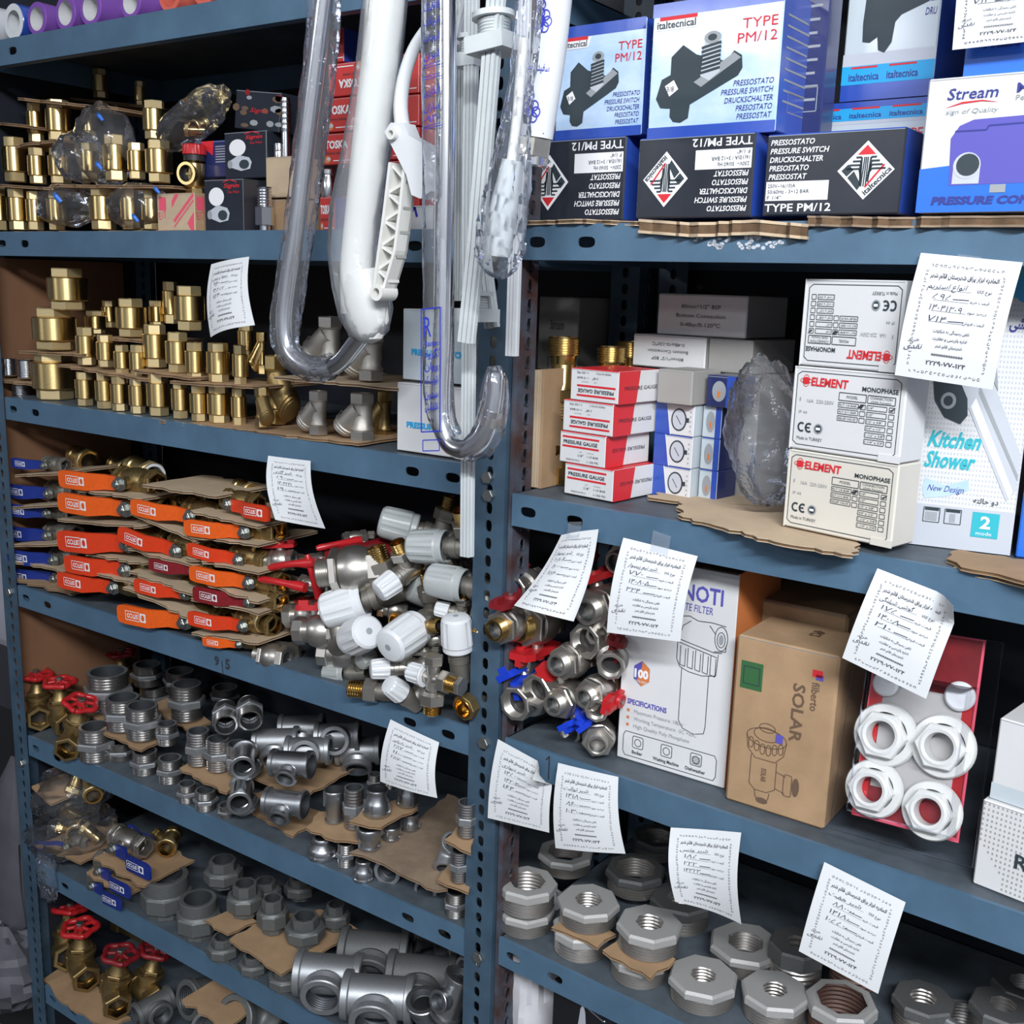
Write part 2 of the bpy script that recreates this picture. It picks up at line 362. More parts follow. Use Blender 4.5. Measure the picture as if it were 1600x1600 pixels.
# ================================================================ racks
def cells(mb, x0, x1, z0, z1, holes, m, M=None, th=0.002, n=16):
    """strip of sheet metal in the x-z plane (front at y=0) cut through by oval holes (cx, cz, rx, rz)"""
    xs = [x0]; hs = sorted(holes)
    edges = []
    cur = x0
    for cx, cz, rx, rz in hs:
        a = cx - rx * 1.5; b2 = cx + rx * 1.5
        if a > cur + 1e-5: edges.append((cur, a, None))
        edges.append((max(a, cur), b2, (cx, cz, rx, rz))); cur = b2
    if cur < x1: edges.append((cur, x1, None))
    for a, b2, h in edges:
        if h is None:
            mb.add([(a, 0, z0), (b2, 0, z0), (b2, 0, z1), (a, 0, z1)], [(0, 1, 2, 3)], m, M); continue
        cx, cz, rx, rz = h; V = []; F = []
        for i in range(n):
            q = 2 * PI * (i + 0.5) / n; c, s = math.cos(q), math.sin(q)
            t = min(((b2 - cx) if c > 0 else (cx - a)) / max(abs(c), 1e-6), ((z1 - cz) if s > 0 else (cz - z0)) / max(abs(s), 1e-6))
            V.append((cx + c * t, 0, cz + s * t))
        cor = {0: (b2, 0, z1), 1: (a, 0, z1), 2: (a, 0, z0), 3: (b2, 0, z0)}
        for i in range(n):
            q = 2 * PI * (i + 0.5) / n; e = 3.0 if rx > rz else 2.0
            c, s = math.cos(q), math.sin(q); g = (abs(c) ** e + abs(s) ** e) ** (-1 / e)
            V.append((cx + rx * c * g, 0, cz + rz * s * g))
        for i in range(n): V.append((V[n + i][0], th, V[n + i][2]))
        for i in range(n):
            j = (i + 1) % n; F.append((i, j, n + j, n + i)); F.append((n + i, n + j, 2 * n + j, 2 * n + i))
        mb.add(V, F, m, M)
        for k, (X, Y, Z) in cor.items():                    # corner triangles between outline samples and the cell's corners
            q = math.atan2(Z - cz, X - cx); 
            i = int((q % (2 * PI)) / (2 * PI) * n - 0.5) % n; j = (i + 1) % n
            mb.add([V[i], (X, Y, Z), V[j]], [(0, 1, 2)], m, M)
def post_mesh(z0, z1, flange_left, m='post_paint', wd=0.038, dp=0.038):
    """slotted angle: front strip and a strip going back"""
    mb = MB(); pit = 0.0187
    n = int((z1 - z0) / pit)
    hl = [(z0 + pit * (i + 0.5), -wd / 2, 0.0062, 0.0040) for i in range(n)] if wd > 0.02 else []
    Mz = Matrix(((0, 0, -1, 0), (0, 1, 0, 0), (1, 0, 0, 0), (0, 0, 0, 1)))    # strip runs up: x -> z, z -> -x
    cells(mb, z0, z1, -wd, 0, hl, m, Mz, n=12)
    x = 0.0 if flange_left else wd
    Ms = Matrix(((0, 1, 0, x), (0, 0, -1, 0), (1, 0, 0, 0), (0, 0, 0, 1)))
    hl = [(z0 + pit * (i + 0.5), -dp / 2, 0.0062, 0.0040) for i in range(n)]
    cells(mb, z0, z1, -dp, 0, hl, m, Ms, n=12)
    return mb
def shelf_mesh(L, D, lip=0.033, marks=None):
    mb = MB(); mb.box(0, L, 0.0, D, -0.0015, 0, 'shelf_top')
    hs = [(0.020, -lip / 2, 0.0095, 0.005), (0.076, -lip / 2, 0.0095, 0.005), (L - 0.03, -lip / 2, 0.0095, 0.005), (L - 0.085, -lip / 2, 0.0095, 0.005)]
    cells(mb, 0, L, -lip, 0.0, hs, 'rack_paint', T(0, -0.0015, 0))
    mb.add([(0, -0.0015, 0), (L, -0.0015, 0), (L, 0.002, 0.0004), (0, 0.002, 0.0004)], [(0, 1, 2, 3)], 'rack_paint')
    mb.box(0, L, 0.0006, 0.012, -lip, -lip + 0.0012, 'rack_paint')
    mb.box(0, L, D - 0.0015, D, -lip, 0, 'rack_paint')
    mb.box(0, 0.0015, 0.0, D, -lip, 0, 'rack_paint'); mb.box(L - 0.0015, L, 0, D, -lip, 0, 'rack_paint')
    if marks: marks(mb, L, lip)
    return mb
def bolt_mesh():
    mb = MB(); mb.lathe([(0, -0.0045), (0.0062, -0.0045), (0.0068, -0.0038), (0.0068, 0)], 'bolt_steel', 6); return mb.mesh('bolt', 20)
def rack(label, X0, zs, L, D, marks, posts, bolts):
    r = root('shelving_rack', label, 'rack')
    for nm, z in zs:
        shelf_mesh(L, D, marks=marks.get(nm)).build('shelf', r, T(X0, 0, z))
    for mb, x, y in posts:
        p = mb.build('post', r, T(x, y, 0))
        for bx, bz, front in bolts.get(id(mb), []):
            link('bolt', BOLT, p, T(bx, 0, bz) @ Matrix.Rotation(-PI / 2, 4, 'X'))
    return r
BOLT = bolt_mesh()
def mark95(mb, L, lip):
    f = flat_face(mb, (0, -0.0018, -lip), (1, 0, 0), (0, 0, 1), L, lip); u = (PY(337, 1020, 0).x + 1.5095) / L
    f.text('9', u, 0.30, 0.38, 'ink', bold=0.03); f.line([(u + 0.016, 0.55), (u + 0.018, -0.02)], 0.0013, 'ink'); f.text('5', u + 0.024, 0.28, 0.42, 'ink', bold=0.03)
mid = post_mesh(0.02, 2.1, False); lef = post_mesh(0.02, 2.1, True); b1 = post_mesh(0.02, 2.1, True); b2 = post_mesh(0.02, 2.1, False)
W1 = 1.5095 - 0.6453
bolts = {id(mid): [(0.019, 1.508 - 0.03 - 0.02 * 0, 1), (0.017, PY(765, 745, 0).z, 1), (0.019, PY(766, 773, 0).z, 1), (0.021, PY(754, 1157, 0).z, 1), (0.021, PY(745, 1490, 0).z, 1)],
         id(lef): [(0.019, PY(12, 625, 0).z, 1), (0.019, PY(20, 925, 0).z, 1), (0.019, PY(45, 1195, 0).z, 1)]}
rk = rack('blue slotted steel rack full of brass and galvanised fittings beside the bare wall', -1.5095,
          [('L1', L1), ('L2', L2), ('L3', L3), ('L4', L4), ('L5', L5), ('L6', L6), ('L7', L7)], W1, 0.30, {'L4': mark95},
          [(mid, -0.6453, -0.003), (lef, -1.5475, -0.003), (b1, -1.5475, 0.262), (b2, -0.6453, 0.262)], bolts)
b = MB(); b.box(-1.5475, -0.607, 0.302, 0.306, 0.02, 2.1, 'dark_board'); b.build('back_panel', rk)
b = MB(); b.box(-1.5500, -1.5480, -0.002, 0.302, 0.02, 2.1, 'dark_board'); b.build('end_panel', rk)
b = MB(); b.box(-1.5445, -1.5425, 0.005, 0.235, 0.74, 1.468, 'brown_board'); b.build('side_board', rk)
# steel bar held out in front of the posts, above the photograph, from which the long goods hang
b = MB(); b.tube([(-1.50, -0.115, 2.06), (-0.30, -0.115, 2.06)], 0.010, 'bolt_steel', 12); rail = b.build('hanging_rail', rk)
for x in (-1.50, -0.626):
    b = MB(); b.box(x - 0.012, x + 0.012, -0.125, 0.0, 2.03, 2.05, 'post_paint'); b.build('rail_bracket', rk)
# second rack
def mark1(mb, L, lip):
    f = flat_face(mb, (0, -0.0018, -lip), (1, 0, 0), (0, 0, 1), L, lip); u = 0.058 / L
    f.line([(u - 0.004, 0.75), (u, 0.9), (u, 0.12)], 0.0016, 'ink')
def marks2(mb, L, lip):
    f = flat_face(mb, (0, -0.0018, -lip), (1, 0, 0), (0, 0, 1), L, lip)
    rnd = random.Random(3)
    for i in range(44):                                     # glue blobs left by an old sticker
        u = 0.19 + 0.085 * rnd.random() ; v = 0.35 + 0.3 * rnd.random(); f.ell(u, v, 0.0014 + 0.0012 * rnd.random(), 0.03 + 0.03 * rnd.random(), 'print_silver', 1, 8)
lp = post_mesh(0.02, 2.1, False, 'rust_paint', 0.006, 0.030); rp = post_mesh(0.02, 2.1, True); rb1 = post_mesh(0.02, 2.1, True); rb2 = post_mesh(0.02, 2.1, False)
LR = 0.98; XR = 0.048
rk2 = rack('blue slotted steel rack holding boxed goods and grey bushings, its slotted lips in front', XR,
           [('R0', 1.832), ('R1', R1), ('R2', R2), ('R3', R3), ('R4', R4), ('R5', R5)], LR, 0.32, {'R3': mark1, 'R1': marks2},
           [(lp, 0.0395, 0.004), (rp, XR + LR, 0.0), (rb1, 0.0405, 0.285), (rb2, XR + LR, 0.285)], {id(lp): []})
b = MB(); b.box(0.041, XR + LR + 0.038, 0.324, 0.328, 0.02, 2.1, 'dark_board'); b.build('back_panel', rk2)
rk2.matrix_world = Matrix(((RX.x, RN.x, 0, OR.x), (RX.y, RN.y, 0, OR.y), (0, 0, 1, 0), (0, 0, 0, 1)))
# ================================================================ boxes of the second rack
def rbox(mb, w, d, h, c, f, r=None, t=None, l=None, k=None, u=None):
    """carton with worn (cut) edges: origin at its lower front corner, x along the front, y going back"""
    r = r or f; t = t or f; l = l or r; k = k or f; u = u or t
    X, Y, Z = (0, w), (0, d), (0, h); V = []; ix = {}
    for i in (0, 1):
        for j in (0, 1):
            for n in (0, 1):
                x, y, z = X[i], Y[j], Z[n]; sx, sy, sz = (c, -c)[i], (c, -c)[j], (c, -c)[n]
                ix[i, j, n, 'x'] = len(V); V.append((x, y + sy, z + sz))
                ix[i, j, n, 'y'] = len(V); V.append((x + sx, y, z + sz))
                ix[i, j, n, 'z'] = len(V); V.append((x + sx, y + sy, z))
    q = lambda *a: tuple(ix[e] for e in a)
    def put(m, *fs): mb.add(V, list(fs), m)
    put(f, q((0,0,0,'y'), (1,0,0,'y'), (1,0,1,'y'), (0,0,1,'y')))
    put(k, q((0,1,0,'y'), (0,1,1,'y'), (1,1,1,'y'), (1,1,0,'y')))
    put(l, q((0,0,0,'x'), (0,0,1,'x'), (0,1,1,'x'), (0,1,0,'x')))
    put(r, q((1,0,0,'x'), (1,1,0,'x'), (1,1,1,'x'), (1,0,1,'x')))
    put(t, q((0,0,1,'z'), (1,0,1,'z'), (1,1,1,'z'), (0,1,1,'z')))
    put(u, q((0,0,0,'z'), (0,1,0,'z'), (1,1,0,'z'), (1,0,0,'z')))
    for j in (0, 1):
        for n in (0, 1): put(t if n else f, q((0,j,n,'y'), (1,j,n,'y'), (1,j,n,'z'), (0,j,n,'z')))
    for i in (0, 1):
        for n in (0, 1): put(r, q((i,0,n,'x'), (i,1,n,'x'), (i,1,n,'z'), (i,0,n,'z')))
        for j in (0, 1): put(f, q((i,j,0,'x'), (i,j,1,'x'), (i,j,1,'y'), (i,j,0,'y')))
        for j in (0, 1):
            for n in (0, 1): put(f, q((i,j,n,'x'), (i,j,n,'y'), (i,j,n,'z')))
BOXINFO = []
def fit(bl, br, tl, z=None, P=None, yaw=None):
    """lower front corner, heading, width and height of a carton standing on height z"""
    if P is None: P = PZ(*bl, z)
    if yaw is None:
        Q = PZ(*br, z); yaw = math.atan2(Q.y - P.y, Q.x - P.x); w = (Q - P).length
    else:
        Q = PV(*br, P, yaw); w = math.hypot(Q.x - P.x, Q.y - P.y)
    h = zat(*tl, P) - (z if z is not None else P.z)
    if z is not None: P = Vector((P.x, P.y, z))
    return P, yaw, w, h
def carton(name, label, cat, P, yaw, w, d, h, mats, front=None, right=None, top=None, rot=False, group=None, extra=None, c=0.0012, rrot=False, tilt=None):
    mb = MB(); rbox(mb, w, d, h, c, **mats)
    if front: front(flat_face(mb, (0, 0, 0), (1, 0, 0), (0, 0, 1), w, h, rot))
    if right: right(flat_face(mb, (w, 0, 0), (0, 1, 0), (0, 0, 1), d, h, rrot))
    if top: top(flat_face(mb, (0, 0, h), (1, 0, 0), (0, 1, 0), w, d))
    if extra: extra(mb, w, d, h)
    # tuck-flap seam round the top
    mb.box(c, w - c, -0.0002, 0.0, h - 0.0016, h - 0.0011, 'print_grey')
    BOXINFO.append((label[:40], [round(v, 3) for v in (P.x, P.y, P.z, math.degrees(yaw), w, d, h)]))
    M = T(*P) @ RZ(yaw)
    if tilt: M = M @ tilt
    o = mb.build(name, None, M, 20); return tag(o, label, cat, group)
# ---- prints
def logo(f, cu, cv, hu, hv):
    D = lambda x, y: (cu + x * hu, cv + y * hv)
    f.poly([D(0, 1), D(-1, 0), D(0, -1), D(1, 0)], 'print_white', 1)
    f.poly([D(0, 0.86), D(-0.32, 0.53), D(0.32, 0.53)], 'print_red', 2)
    for i in range(4):
        y = 0.44 - i * 0.13; e = 0.36 + i * 0.11
        f.line([D(-e, y), D(-0.16 - 0.02 * i, y), D(-0.16, -0.5 + 0.1 * i)], 0.0016, 'print_dark', 2)
        f.line([D(e, y), D(0.16 + 0.02 * i, y), D(0.10, -0.4 + 0.1 * i)], 0.0016, 'print_dark', 2)
    for i in range(3): f.line([D(-0.06 + 0.06 * i, 0.45), D(-0.12 + 0.08 * i, -0.55)], 0.0011, 'print_dark', 2)
    f.poly([D(-0.85, 0), D(-0.62, 0.22), D(-0.42, 0.02), D(-0.65, -0.2)], 'print_dark', 2)
    f.poly([D(-0.62, -0.24), D(-0.4, -0.02), D(-0.12, -0.5), D(-0.24, -0.68)], 'print_dark', 2)
    f.line([D(0.02, -0.58), D(0.64, 0.18)], 0.0016, 'print_red', 2)
    a = math.atan2(hv * f.h, hu * f.w)
    f.text('italtecnica', *D(0.06, -0.86), hv * 0.2, 'print_dark', w=0.86 * math.hypot(hu * f.w, hv * f.h) / f.w, bold=0.02, ang=a)
def pm_face(l1, l2, l3):
    def g(f):
        for i, s in enumerate(('PRESSOSTATO', 'PRESSURE SWITCH', 'DRUCKSCHALTER', 'PRESOSTATO', 'PRESSOSTAT')):
            f.text(s, 0.035, 0.865 - 0.105 * i, 0.068, 'print_white', w=(0.33, 0.44, 0.40, 0.30, 0.29)[i], bold=0.02, it=0.2)
        f.rect(0.02, 0.185, 0.49, 0.42, 'print_white', 1)
        for i, s in enumerate((l1, l2, l3)): f.text(s, 0.035, 0.345 - 0.072 * i, 0.048, 'print_dark', w=len(s) * 0.0175, k=3)
        f.text('TYPE PM/12', 0.02, 0.05, 0.10, 'print_white', w=0.50, bold=0.015)
        logo(f, 0.745, 0.52, 0.20, 0.345)
    return g
def switch_front(f):
    f.rect(0, 0.90, 1, 1, 'card_blue', 1); f.rect(0, 0, 1, 0.085, 'card_blue', 1)
    f.poly([(0.02, 0.89), (0.40, 0.89), (0.36, 0.80), (0.02, 0.80)], 'print_white', 2)
    f.line([(0.06, 0.885), (0.36, 0.885)], 0.003, 'print_red', 3); f.text('italtecnical', 0.04, 0.815, 0.055, 'print_dark', w=0.31, bold=0.02)
    f.text('TYPE', 0.97, 0.745, 0.075, 'print_red', w=0.26, al='r'); f.text('PM/12', 0.97, 0.645, 0.075, 'print_red', w=0.29, al='r')
    for i, s in enumerate(('PRESSOSTATO', 'PRESSURE SWITCH', 'DRUCKSCHALTER', 'PRESOSTATO', 'PRESSOSTAT')):
        f.text(s, 0.97, 0.345 - 0.06 * i, 0.042, 'print_navy', w=(0.30, 0.39, 0.36, 0.27, 0.26)[i], it=0.2, al='r')
    # the pressure switch drawn on the front: base plate, housing, feet, spring column
    f.poly([(0.06, 0.30), (0.10, 0.44), (0.17, 0.47), (0.17, 0.60), (0.26, 0.68), (0.37, 0.60), (0.60, 0.53), (0.66, 0.60), (0.72, 0.56), (0.73, 0.47), (0.70, 0.42), (0.34, 0.24), (0.33, 0.14), (0.27, 0.11), (0.21, 0.12), (0.18, 0.16), (0.18, 0.22), (0.10, 0.23)], 'print_dark', 2)
    f.poly([(0.36, 0.40), (0.66, 0.585), (0.715, 0.545), (0.42, 0.36)], 'print_grey', 3)
    f.poly([(0.41, 0.44), (0.43, 0.68), (0.55, 0.70), (0.56, 0.46), (0.48, 0.40)], 'print_silver', 4)
    for i in range(7): f.line([(0.41, 0.46 + 0.03 * i), (0.56, 0.49 + 0.03 * i)], 0.0022, 'print_dark', 5)
    f.ell(0.49, 0.71, 0.065, 0.045, 'print_grey', 5); f.ell(0.49, 0.71, 0.035, 0.024, 'print_dark', 6)
    f.poly([(0.13, 0.39), (0.20, 0.43), (0.24, 0.36), (0.17, 0.31)], 'print_white', 3); f.text('3/8', 0.145, 0.345, 0.04, 'print_dark', k=4)
def back_lines(f):
    for i in range(9):
        f.rect(0.12, 0.82 - i * 0.075, 0.12 + 0.5 + 0.2 * ((i * 37 % 10) / 10), 0.835 - i * 0.075, 'print_grey', 1)
    f.frame(0.25, 0.16, 0.8, 0.30, 0.0008, 'print_grey', 1)
blue = dict(f='card_black', r='card_blue', t='card_blue')
sky = dict(f='card_sky', r='card_blue', t='card_blue')
zb = R1 + 0.006
def lower(bl, br, tl, d0, dep, label, fr, rot):
    P = PR(*bl, d0); P.z = zb; _, yaw, w, h = fit(bl, br, tl, P=P, yaw=YR); h = zat(*tl, P) - zb
    carton('pressure_switch_box', label, 'box', P, yaw, w, dep, h, blue, fr, rot=rot, group=None); return P, w, h
up = pm_face('230V~  50/60 Hz', '16(10)A / 3÷12 BAR', 'F 1/4"')
P1, w1, h1 = lower((818, 338), (973, 337), (818, 222), 0.047, 0.10, 'black ended pressure switch box lying upside down next to the slotted post', up, True)
P2, w2, h2 = lower((993, 336), (1172, 340), (1000, 217), 0.025, 0.11, 'black ended pressure switch box upside down under the tallest sky blue box', up, True)
P3, w3, h3 = lower((1190, 337), (1404, 333), (1196, 211), 0.02, 0.105, 'black ended pressure switch box lying right way up with TYPE PM/12 readable', pm_face('250V~16(10)A', '50/60Hz - 3÷12 BAR', 'F 1/4"'), False)
def upper(bl, br, tl, d0, dep, z, label):
    P = PR(*bl, d0); P.z = z; _, yaw, w, h = fit(bl, br, tl, P=P, yaw=YR); h = zat(*tl, P) - z
    carton('pressure_switch_box', label, 'box', P, yaw, w, dep, h, sky, switch_front, back_lines)
upper((866, 223), (1001, 214), (880, 45), 0.048, 0.09, zb + h1, 'sky blue pressure switch box standing on the black box next to the post')
upper((1011, 213), (1211, 196), (1016, 8), 0.032, 0.085, zb + h2, 'film wrapped sky blue pressure switch box, tallest one, with white glare')
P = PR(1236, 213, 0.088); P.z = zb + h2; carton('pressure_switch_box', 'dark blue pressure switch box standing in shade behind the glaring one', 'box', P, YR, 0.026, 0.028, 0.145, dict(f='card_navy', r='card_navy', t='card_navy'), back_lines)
def strip(f, v0, v1, n, t, u0=0.02, s=0.33):
    f.rect(0, v0, 1, v1, 'print_cyan', 2)
    for i in range(n):
        f.text('italtecnica', u0 + s * i, v0 + (v1 - v0) * 0.2, (v1 - v0) * 0.42, 'print_navy', w=s * 0.8, bold=0.02)
        f.line([(u0 + s * i + 0.02, v1 - 0.012), (u0 + s * (i + 0.75), v1 - 0.012)], 0.0016, 'print_red', 3)
def back_front(f):
    f.rect(0, 0, 1, 0.11, 'card_blue', 1); strip(f, 0.10, 0.215, 2, 0, 0.08, 0.42); f.rect(0, 0.215, 1, 0.29, 'print_silver', 1)
    f.poly([(0.20, 0.36), (0.19, 0.47), (0.22, 0.80), (0.30, 1.0), (0.86, 1.0), (0.90, 0.80), (0.88, 0.56), (0.60, 0.50), (0.54, 0.46), (0.52, 0.34), (0.45, 0.28), (0.38, 0.30), (0.36, 0.38), (0.28, 0.35)], 'print_dark', 2)
    f.text('PRESS', 0.83, 0.56, 0.035, 'print_navy', w=0.16, it=0.2); f.text('DRU', 0.85, 0.48, 0.045, 'print_navy', w=0.12, it=0.2)
def under_front(f):
    f.rect(0, 0.86, 1, 1, 'card_blue', 1); strip(f, 0.58, 0.86, 3, 0); f.rect(0, 0.5, 1, 0.58, 'print_silver', 1)
    f.text('TYPE', 0.96, 0.12, 0.24, 'print_red', w=0.22, al='r')
P = PR(1262, 206, 0.13); P.z = zb + h3 + 0.002; _, yaw, w, h = fit((1262, 206), (1452, 190), (1265, 163), P=P, yaw=YR)
h = zat(1265, 165, P) - P.z
carton('pressure_switch_box', 'pale pressure switch box lying flat behind the upright black end, TYPE on it', 'box', P, YR, w, 0.12, h, dict(f='card_grad', r='card_blue', t='card_blue'), under_front)
P = PR(1312, 156, 0.13); P.z = zb + h3 + h + 0.003
_, yaw, w, hh = fit((1312, 156), (1456, 146), (1312, 5), P=P, yaw=YR)
carton('pressure_switch_box', 'pale grey pressure switch box with a dark silhouette, stacked behind the others', 'box', P, YR, w, 0.09, 0.135, dict(f='card_grad', r='card_blue', t='card_blue'), back_front)
# pressure control boxes at the picture's edge
def stream_front(g):
    g.poly([(0, 0), (1, 0), (1, 0.48), (0.3, 0.38), (0, 0.33)], 'stream_blue', 1)
    f = Face(g.mb, lambda u, v: g.fm(u * 0.74, v), g.w * 0.74, g.h)
    f.text('Stream', 0.11, 0.835, 0.085, 'print_navy', w=0.26, bold=0.01, it=0.15)
    f.poly([(0.10, 0.775), (0.19, 0.815), (0.29, 0.82), (0.38, 0.795), (0.29, 0.81), (0.19, 0.80)], 'print_red', 2)
    f.text('sign of Quality', 0.11, 0.73, 0.035, 'print_grey', w=0.27, it=0.2)
    f.text('M', 0.46, 0.855, 0.07, 'print_navy', w=0.06, bold=0.02); f.text('Pe', 0.46, 0.80, 0.04, 'print_grey', w=0.04)
    q = [(0.165, 0.20), (0.15, 0.55), (0.19, 0.64), (0.26, 0.68), (1.25, 0.72), (1.27, 0.22)]
    f.poly(q, 'print_violet', 2); f.line([(0.17, 0.60), (0.33, 0.60), (0.34, 0.63), (1.25, 0.66)], 0.0012, 'print_navy', 3)
    f.rect(0.18, 0.21, 0.32, 0.34, 'print_silver', 3); f.ell(0.25, 0.345, 0.072, 0.098, 'print_silver', 4); f.ell(0.255, 0.35, 0.060, 0.082, 'print_dark', 5)
    f.rect(0.38, 0.14, 0.46, 0.20, 'print_grey', 3)
    f.text('PRESSURE CONTROL', 0.08, 0.06, 0.058, 'print_navy', w=0.70, bold=0.05, it=0.15)
P = PR(1430, 333, 0.012); P.z = zb; _, yaw, w, h = fit((1430, 333), (1760, 333), (1456, 122), P=P, yaw=YR)
PS, wS, hS = P, 0.185, zat(1452, 124, P) - zb
carton('pressure_control_box', 'white and blue pressure control box with a violet controller pictured on it', 'box', P, YR, wS, 0.12, hS, dict(f='card_white', r='card_white', t='card_white', l='card_grey'), stream_front)
def ctl_front(f):
    f.poly([(0, 0), (1, 0), (1, 0.50), (0, 0.62)], 'stream_blue', 1); f.text('PRESSURE CONTROL', 0.07, 0.14, 0.075, 'print_navy', w=0.56, bold=0.05, it=0.15)
P = P + RX * 0.022; P = P + RN * 0.008; P.z = zb + hS + 0.001
carton('pressure_control_box', 'blue and white pressure control box topmost above the violet controller box', 'box', P, YR, 0.175, 0.12, 0.135, dict(f='card_white', r='stream_blue', t='stream_blue', l='stream_blue'), ctl_front)

# ---- second shelf: gauges, gauge cartons, monophase boxes, shower box
def gauge_front(f):
    f.rect(0.06, 0.80, 0.86, 0.865, 'print_red', 1); f.rect(0.06, 0.50, 0.86, 0.565, 'print_red', 1)
    f.text('PRESSURE GAUGE', 0.09, 0.625, 0.115, 'print_dark', w=0.74, bold=0.02)
    f.text('1/4"', 0.42, 0.24, 0.085, 'print_dark', w=0.12); f.text('SIZE', 0.44, 0.38, 0.04, 'print_grey', w=0.06); f.text('READING', 0.62, 0.38, 0.04, 'print_grey', w=0.14)
    f.text('1-10 BAR', 0.62, 0.25, 0.07, 'print_dark', w=0.24); f.text('1-150 PSI', 0.62, 0.09, 0.07, 'print_dark', w=0.24); f.text('MADE IN P.R.C', 0.16, 0.09, 0.06, 'print_dark', w=0.30)
def gauge_side(rr):
    def g(f):
        (f.poly([(0.52, 0), (1, 0), (1, 1), (0.60, 1)], 'print_red', 1) if rr else f.poly([(0, 0), (0.40, 0), (0.47, 1), (0, 1)], 'print_red', 1))
        f.text('PRESSURE GAUGE', 0.12, 0.42, 0.12, 'ink', w=0.74, it=0.1 if rr else 0)
    return g
GA = [((881, 770), (957, 780), (884, 721), False, 'lowest'), ((874, 716), (945, 729), (877, 671), False, 'second from the bottom'), ((879, 670), (957, 676), (881, 619), True, 'second from the top'), ((891, 615), (966, 624), (895, 566), True, 'topmost')]
z = R2 + 0.002
Pg = PZ(881, 770, z); gauges = []
for bl, br, tl, rot, wh in GA:
    P = PV(bl[0], bl[1], Pg, YR - 0.10); yaw = YR - 0.10
    _, _, w, h = fit(bl, br, tl, P=P, yaw=yaw); P.z = z
    carton('pressure_gauge_box', 'small red and white pressure gauge box, %s of the stack of four' % wh, 'box', P, yaw, w, 0.072, 0.0312, dict(f='card_white', r='card_white', t='print_red'), gauge_front, gauge_side(not rot), rot=rot, rrot=not rot, c=0.0008)
    gauges.append((P, z)); z += 0.0316
yawg = YR - 0.10; gx = Vector((math.cos(yawg), math.sin(yawg), 0)); gn = Vector((-math.sin(yawg), math.cos(yawg), 0))
def dial_front(f):
    f.poly([(0, 0), (0.40, 0), (0.28, 1), (0, 1)], 'card_blue', 1); f.line([(0.42, 0), (0.30, 1)], 0.0008, 'print_white', 2)
    f.ell(0.62, 0.5, 0.20, 0.36, 'print_dark', 2); f.ell(0.62, 0.5, 0.165, 0.31, 'print_silver', 3); f.line([(0.55, 0.62), (0.68, 0.36)], 0.0007, 'ink', 4); f.rect(0.81, 0.44, 0.88, 0.58, 'print_dark', 2)
    for i in range(5): f.rect(0.90, 0.15 + 0.15 * i, 0.93, 0.20 + 0.15 * i, 'print_grey', 2)
def dial_back(f):
    f.rect(0.7, 0, 1, 1, 'card_blue', 1); f.ell(0.45, 0.5, 0.24, 0.33, 'print_grey', 2); f.rect(0.4, 0.3, 0.5, 0.5, 'print_orange', 3)
bl_ = [((1018, 773), (1083, 760)), ((1018, 725), (1083, 714)), ((1018, 677), (1083, 667))]
z = R2 + 0.002
Pb = Pg + gn * 0.066
for i, wh in enumerate(('bottom', 'middle', 'top')):
    P = PV(1019, 748, Pb, yawg); Q = PV(1079, 742, P, yawg); P.z = z; w = math.hypot(Q.x - P.x, Q.y - P.y)
    carton('dial_gauge_box', 'small blue and white dial gauge box, %s of the three behind the red boxes' % wh, 'box', P, yawg, w, 0.036, 0.0312, dict(f='card_white', r='card_grad', t='card_blue'), dial_front, None, c=0.0008)
    P2_ = P + gx * (w + 0.002) + gn * 0.012
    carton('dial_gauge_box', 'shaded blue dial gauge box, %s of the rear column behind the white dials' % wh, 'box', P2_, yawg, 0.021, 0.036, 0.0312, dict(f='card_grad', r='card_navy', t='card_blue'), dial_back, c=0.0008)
    z += 0.0316
P = PV(1037, 625, Pb, yawg) - gn * 0.012; P.z = z
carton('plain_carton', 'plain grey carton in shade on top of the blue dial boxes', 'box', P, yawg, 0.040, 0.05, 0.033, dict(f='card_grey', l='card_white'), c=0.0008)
P = PV(1098, 630, Pb, yawg) + gn * 0.005; P.z = z
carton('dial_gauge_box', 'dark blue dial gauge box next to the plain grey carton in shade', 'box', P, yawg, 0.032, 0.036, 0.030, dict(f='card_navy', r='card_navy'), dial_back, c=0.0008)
def bsp(f):
    for i, s in enumerate(('80mm*1/2" BSP', 'Bottom Connection', '0-4Bar/0-120℃')): f.text(s, 0.5, 0.66 - 0.22 * i, 0.10, 'print_dark', w=(0.44, 0.55, 0.45)[i], al='c')
z2 = 1.3715; Pw = PV(988, 560, Pb + gn * 0.045, yawg); Pw.z = z2; Q = PV(1100, 582, Pw, yawg); w = math.hypot(Q.x - Pw.x, Q.y - Pw.y); hW = zat(988, 521, Pw) - z2
carton('gauge_carton', 'white carton with upside down black lettering, beneath the single white carton', 'box', Pw, yawg, w, 0.085, hW, dict(f='card_white', r='card_grey'), bsp, rot=True)
P = Pw + gx * (w + 0.001) + gn * 0.004; carton('gauge_carton', 'plain side of a grey white carton next to the upside down one', 'box', P, yawg, 0.050, 0.085, hW, dict(f='card_grey', r='card_grey'))
Pt = PV(1026, 518, Pw + gn * 0.012, yawg); Q = PV(1165, 521, Pt, yawg); w = math.hypot(Q.x - Pt.x, Q.y - Pt.y); Pt.z = z2 + hW + 0.001
carton('gauge_carton', 'white carton lettered Bottom Connection, alone on top of the pile', 'box', Pt, yawg, w, 0.08, zat(1026, 458, Pt) - Pt.z, dict(f='card_white', r='card_grey'), bsp)
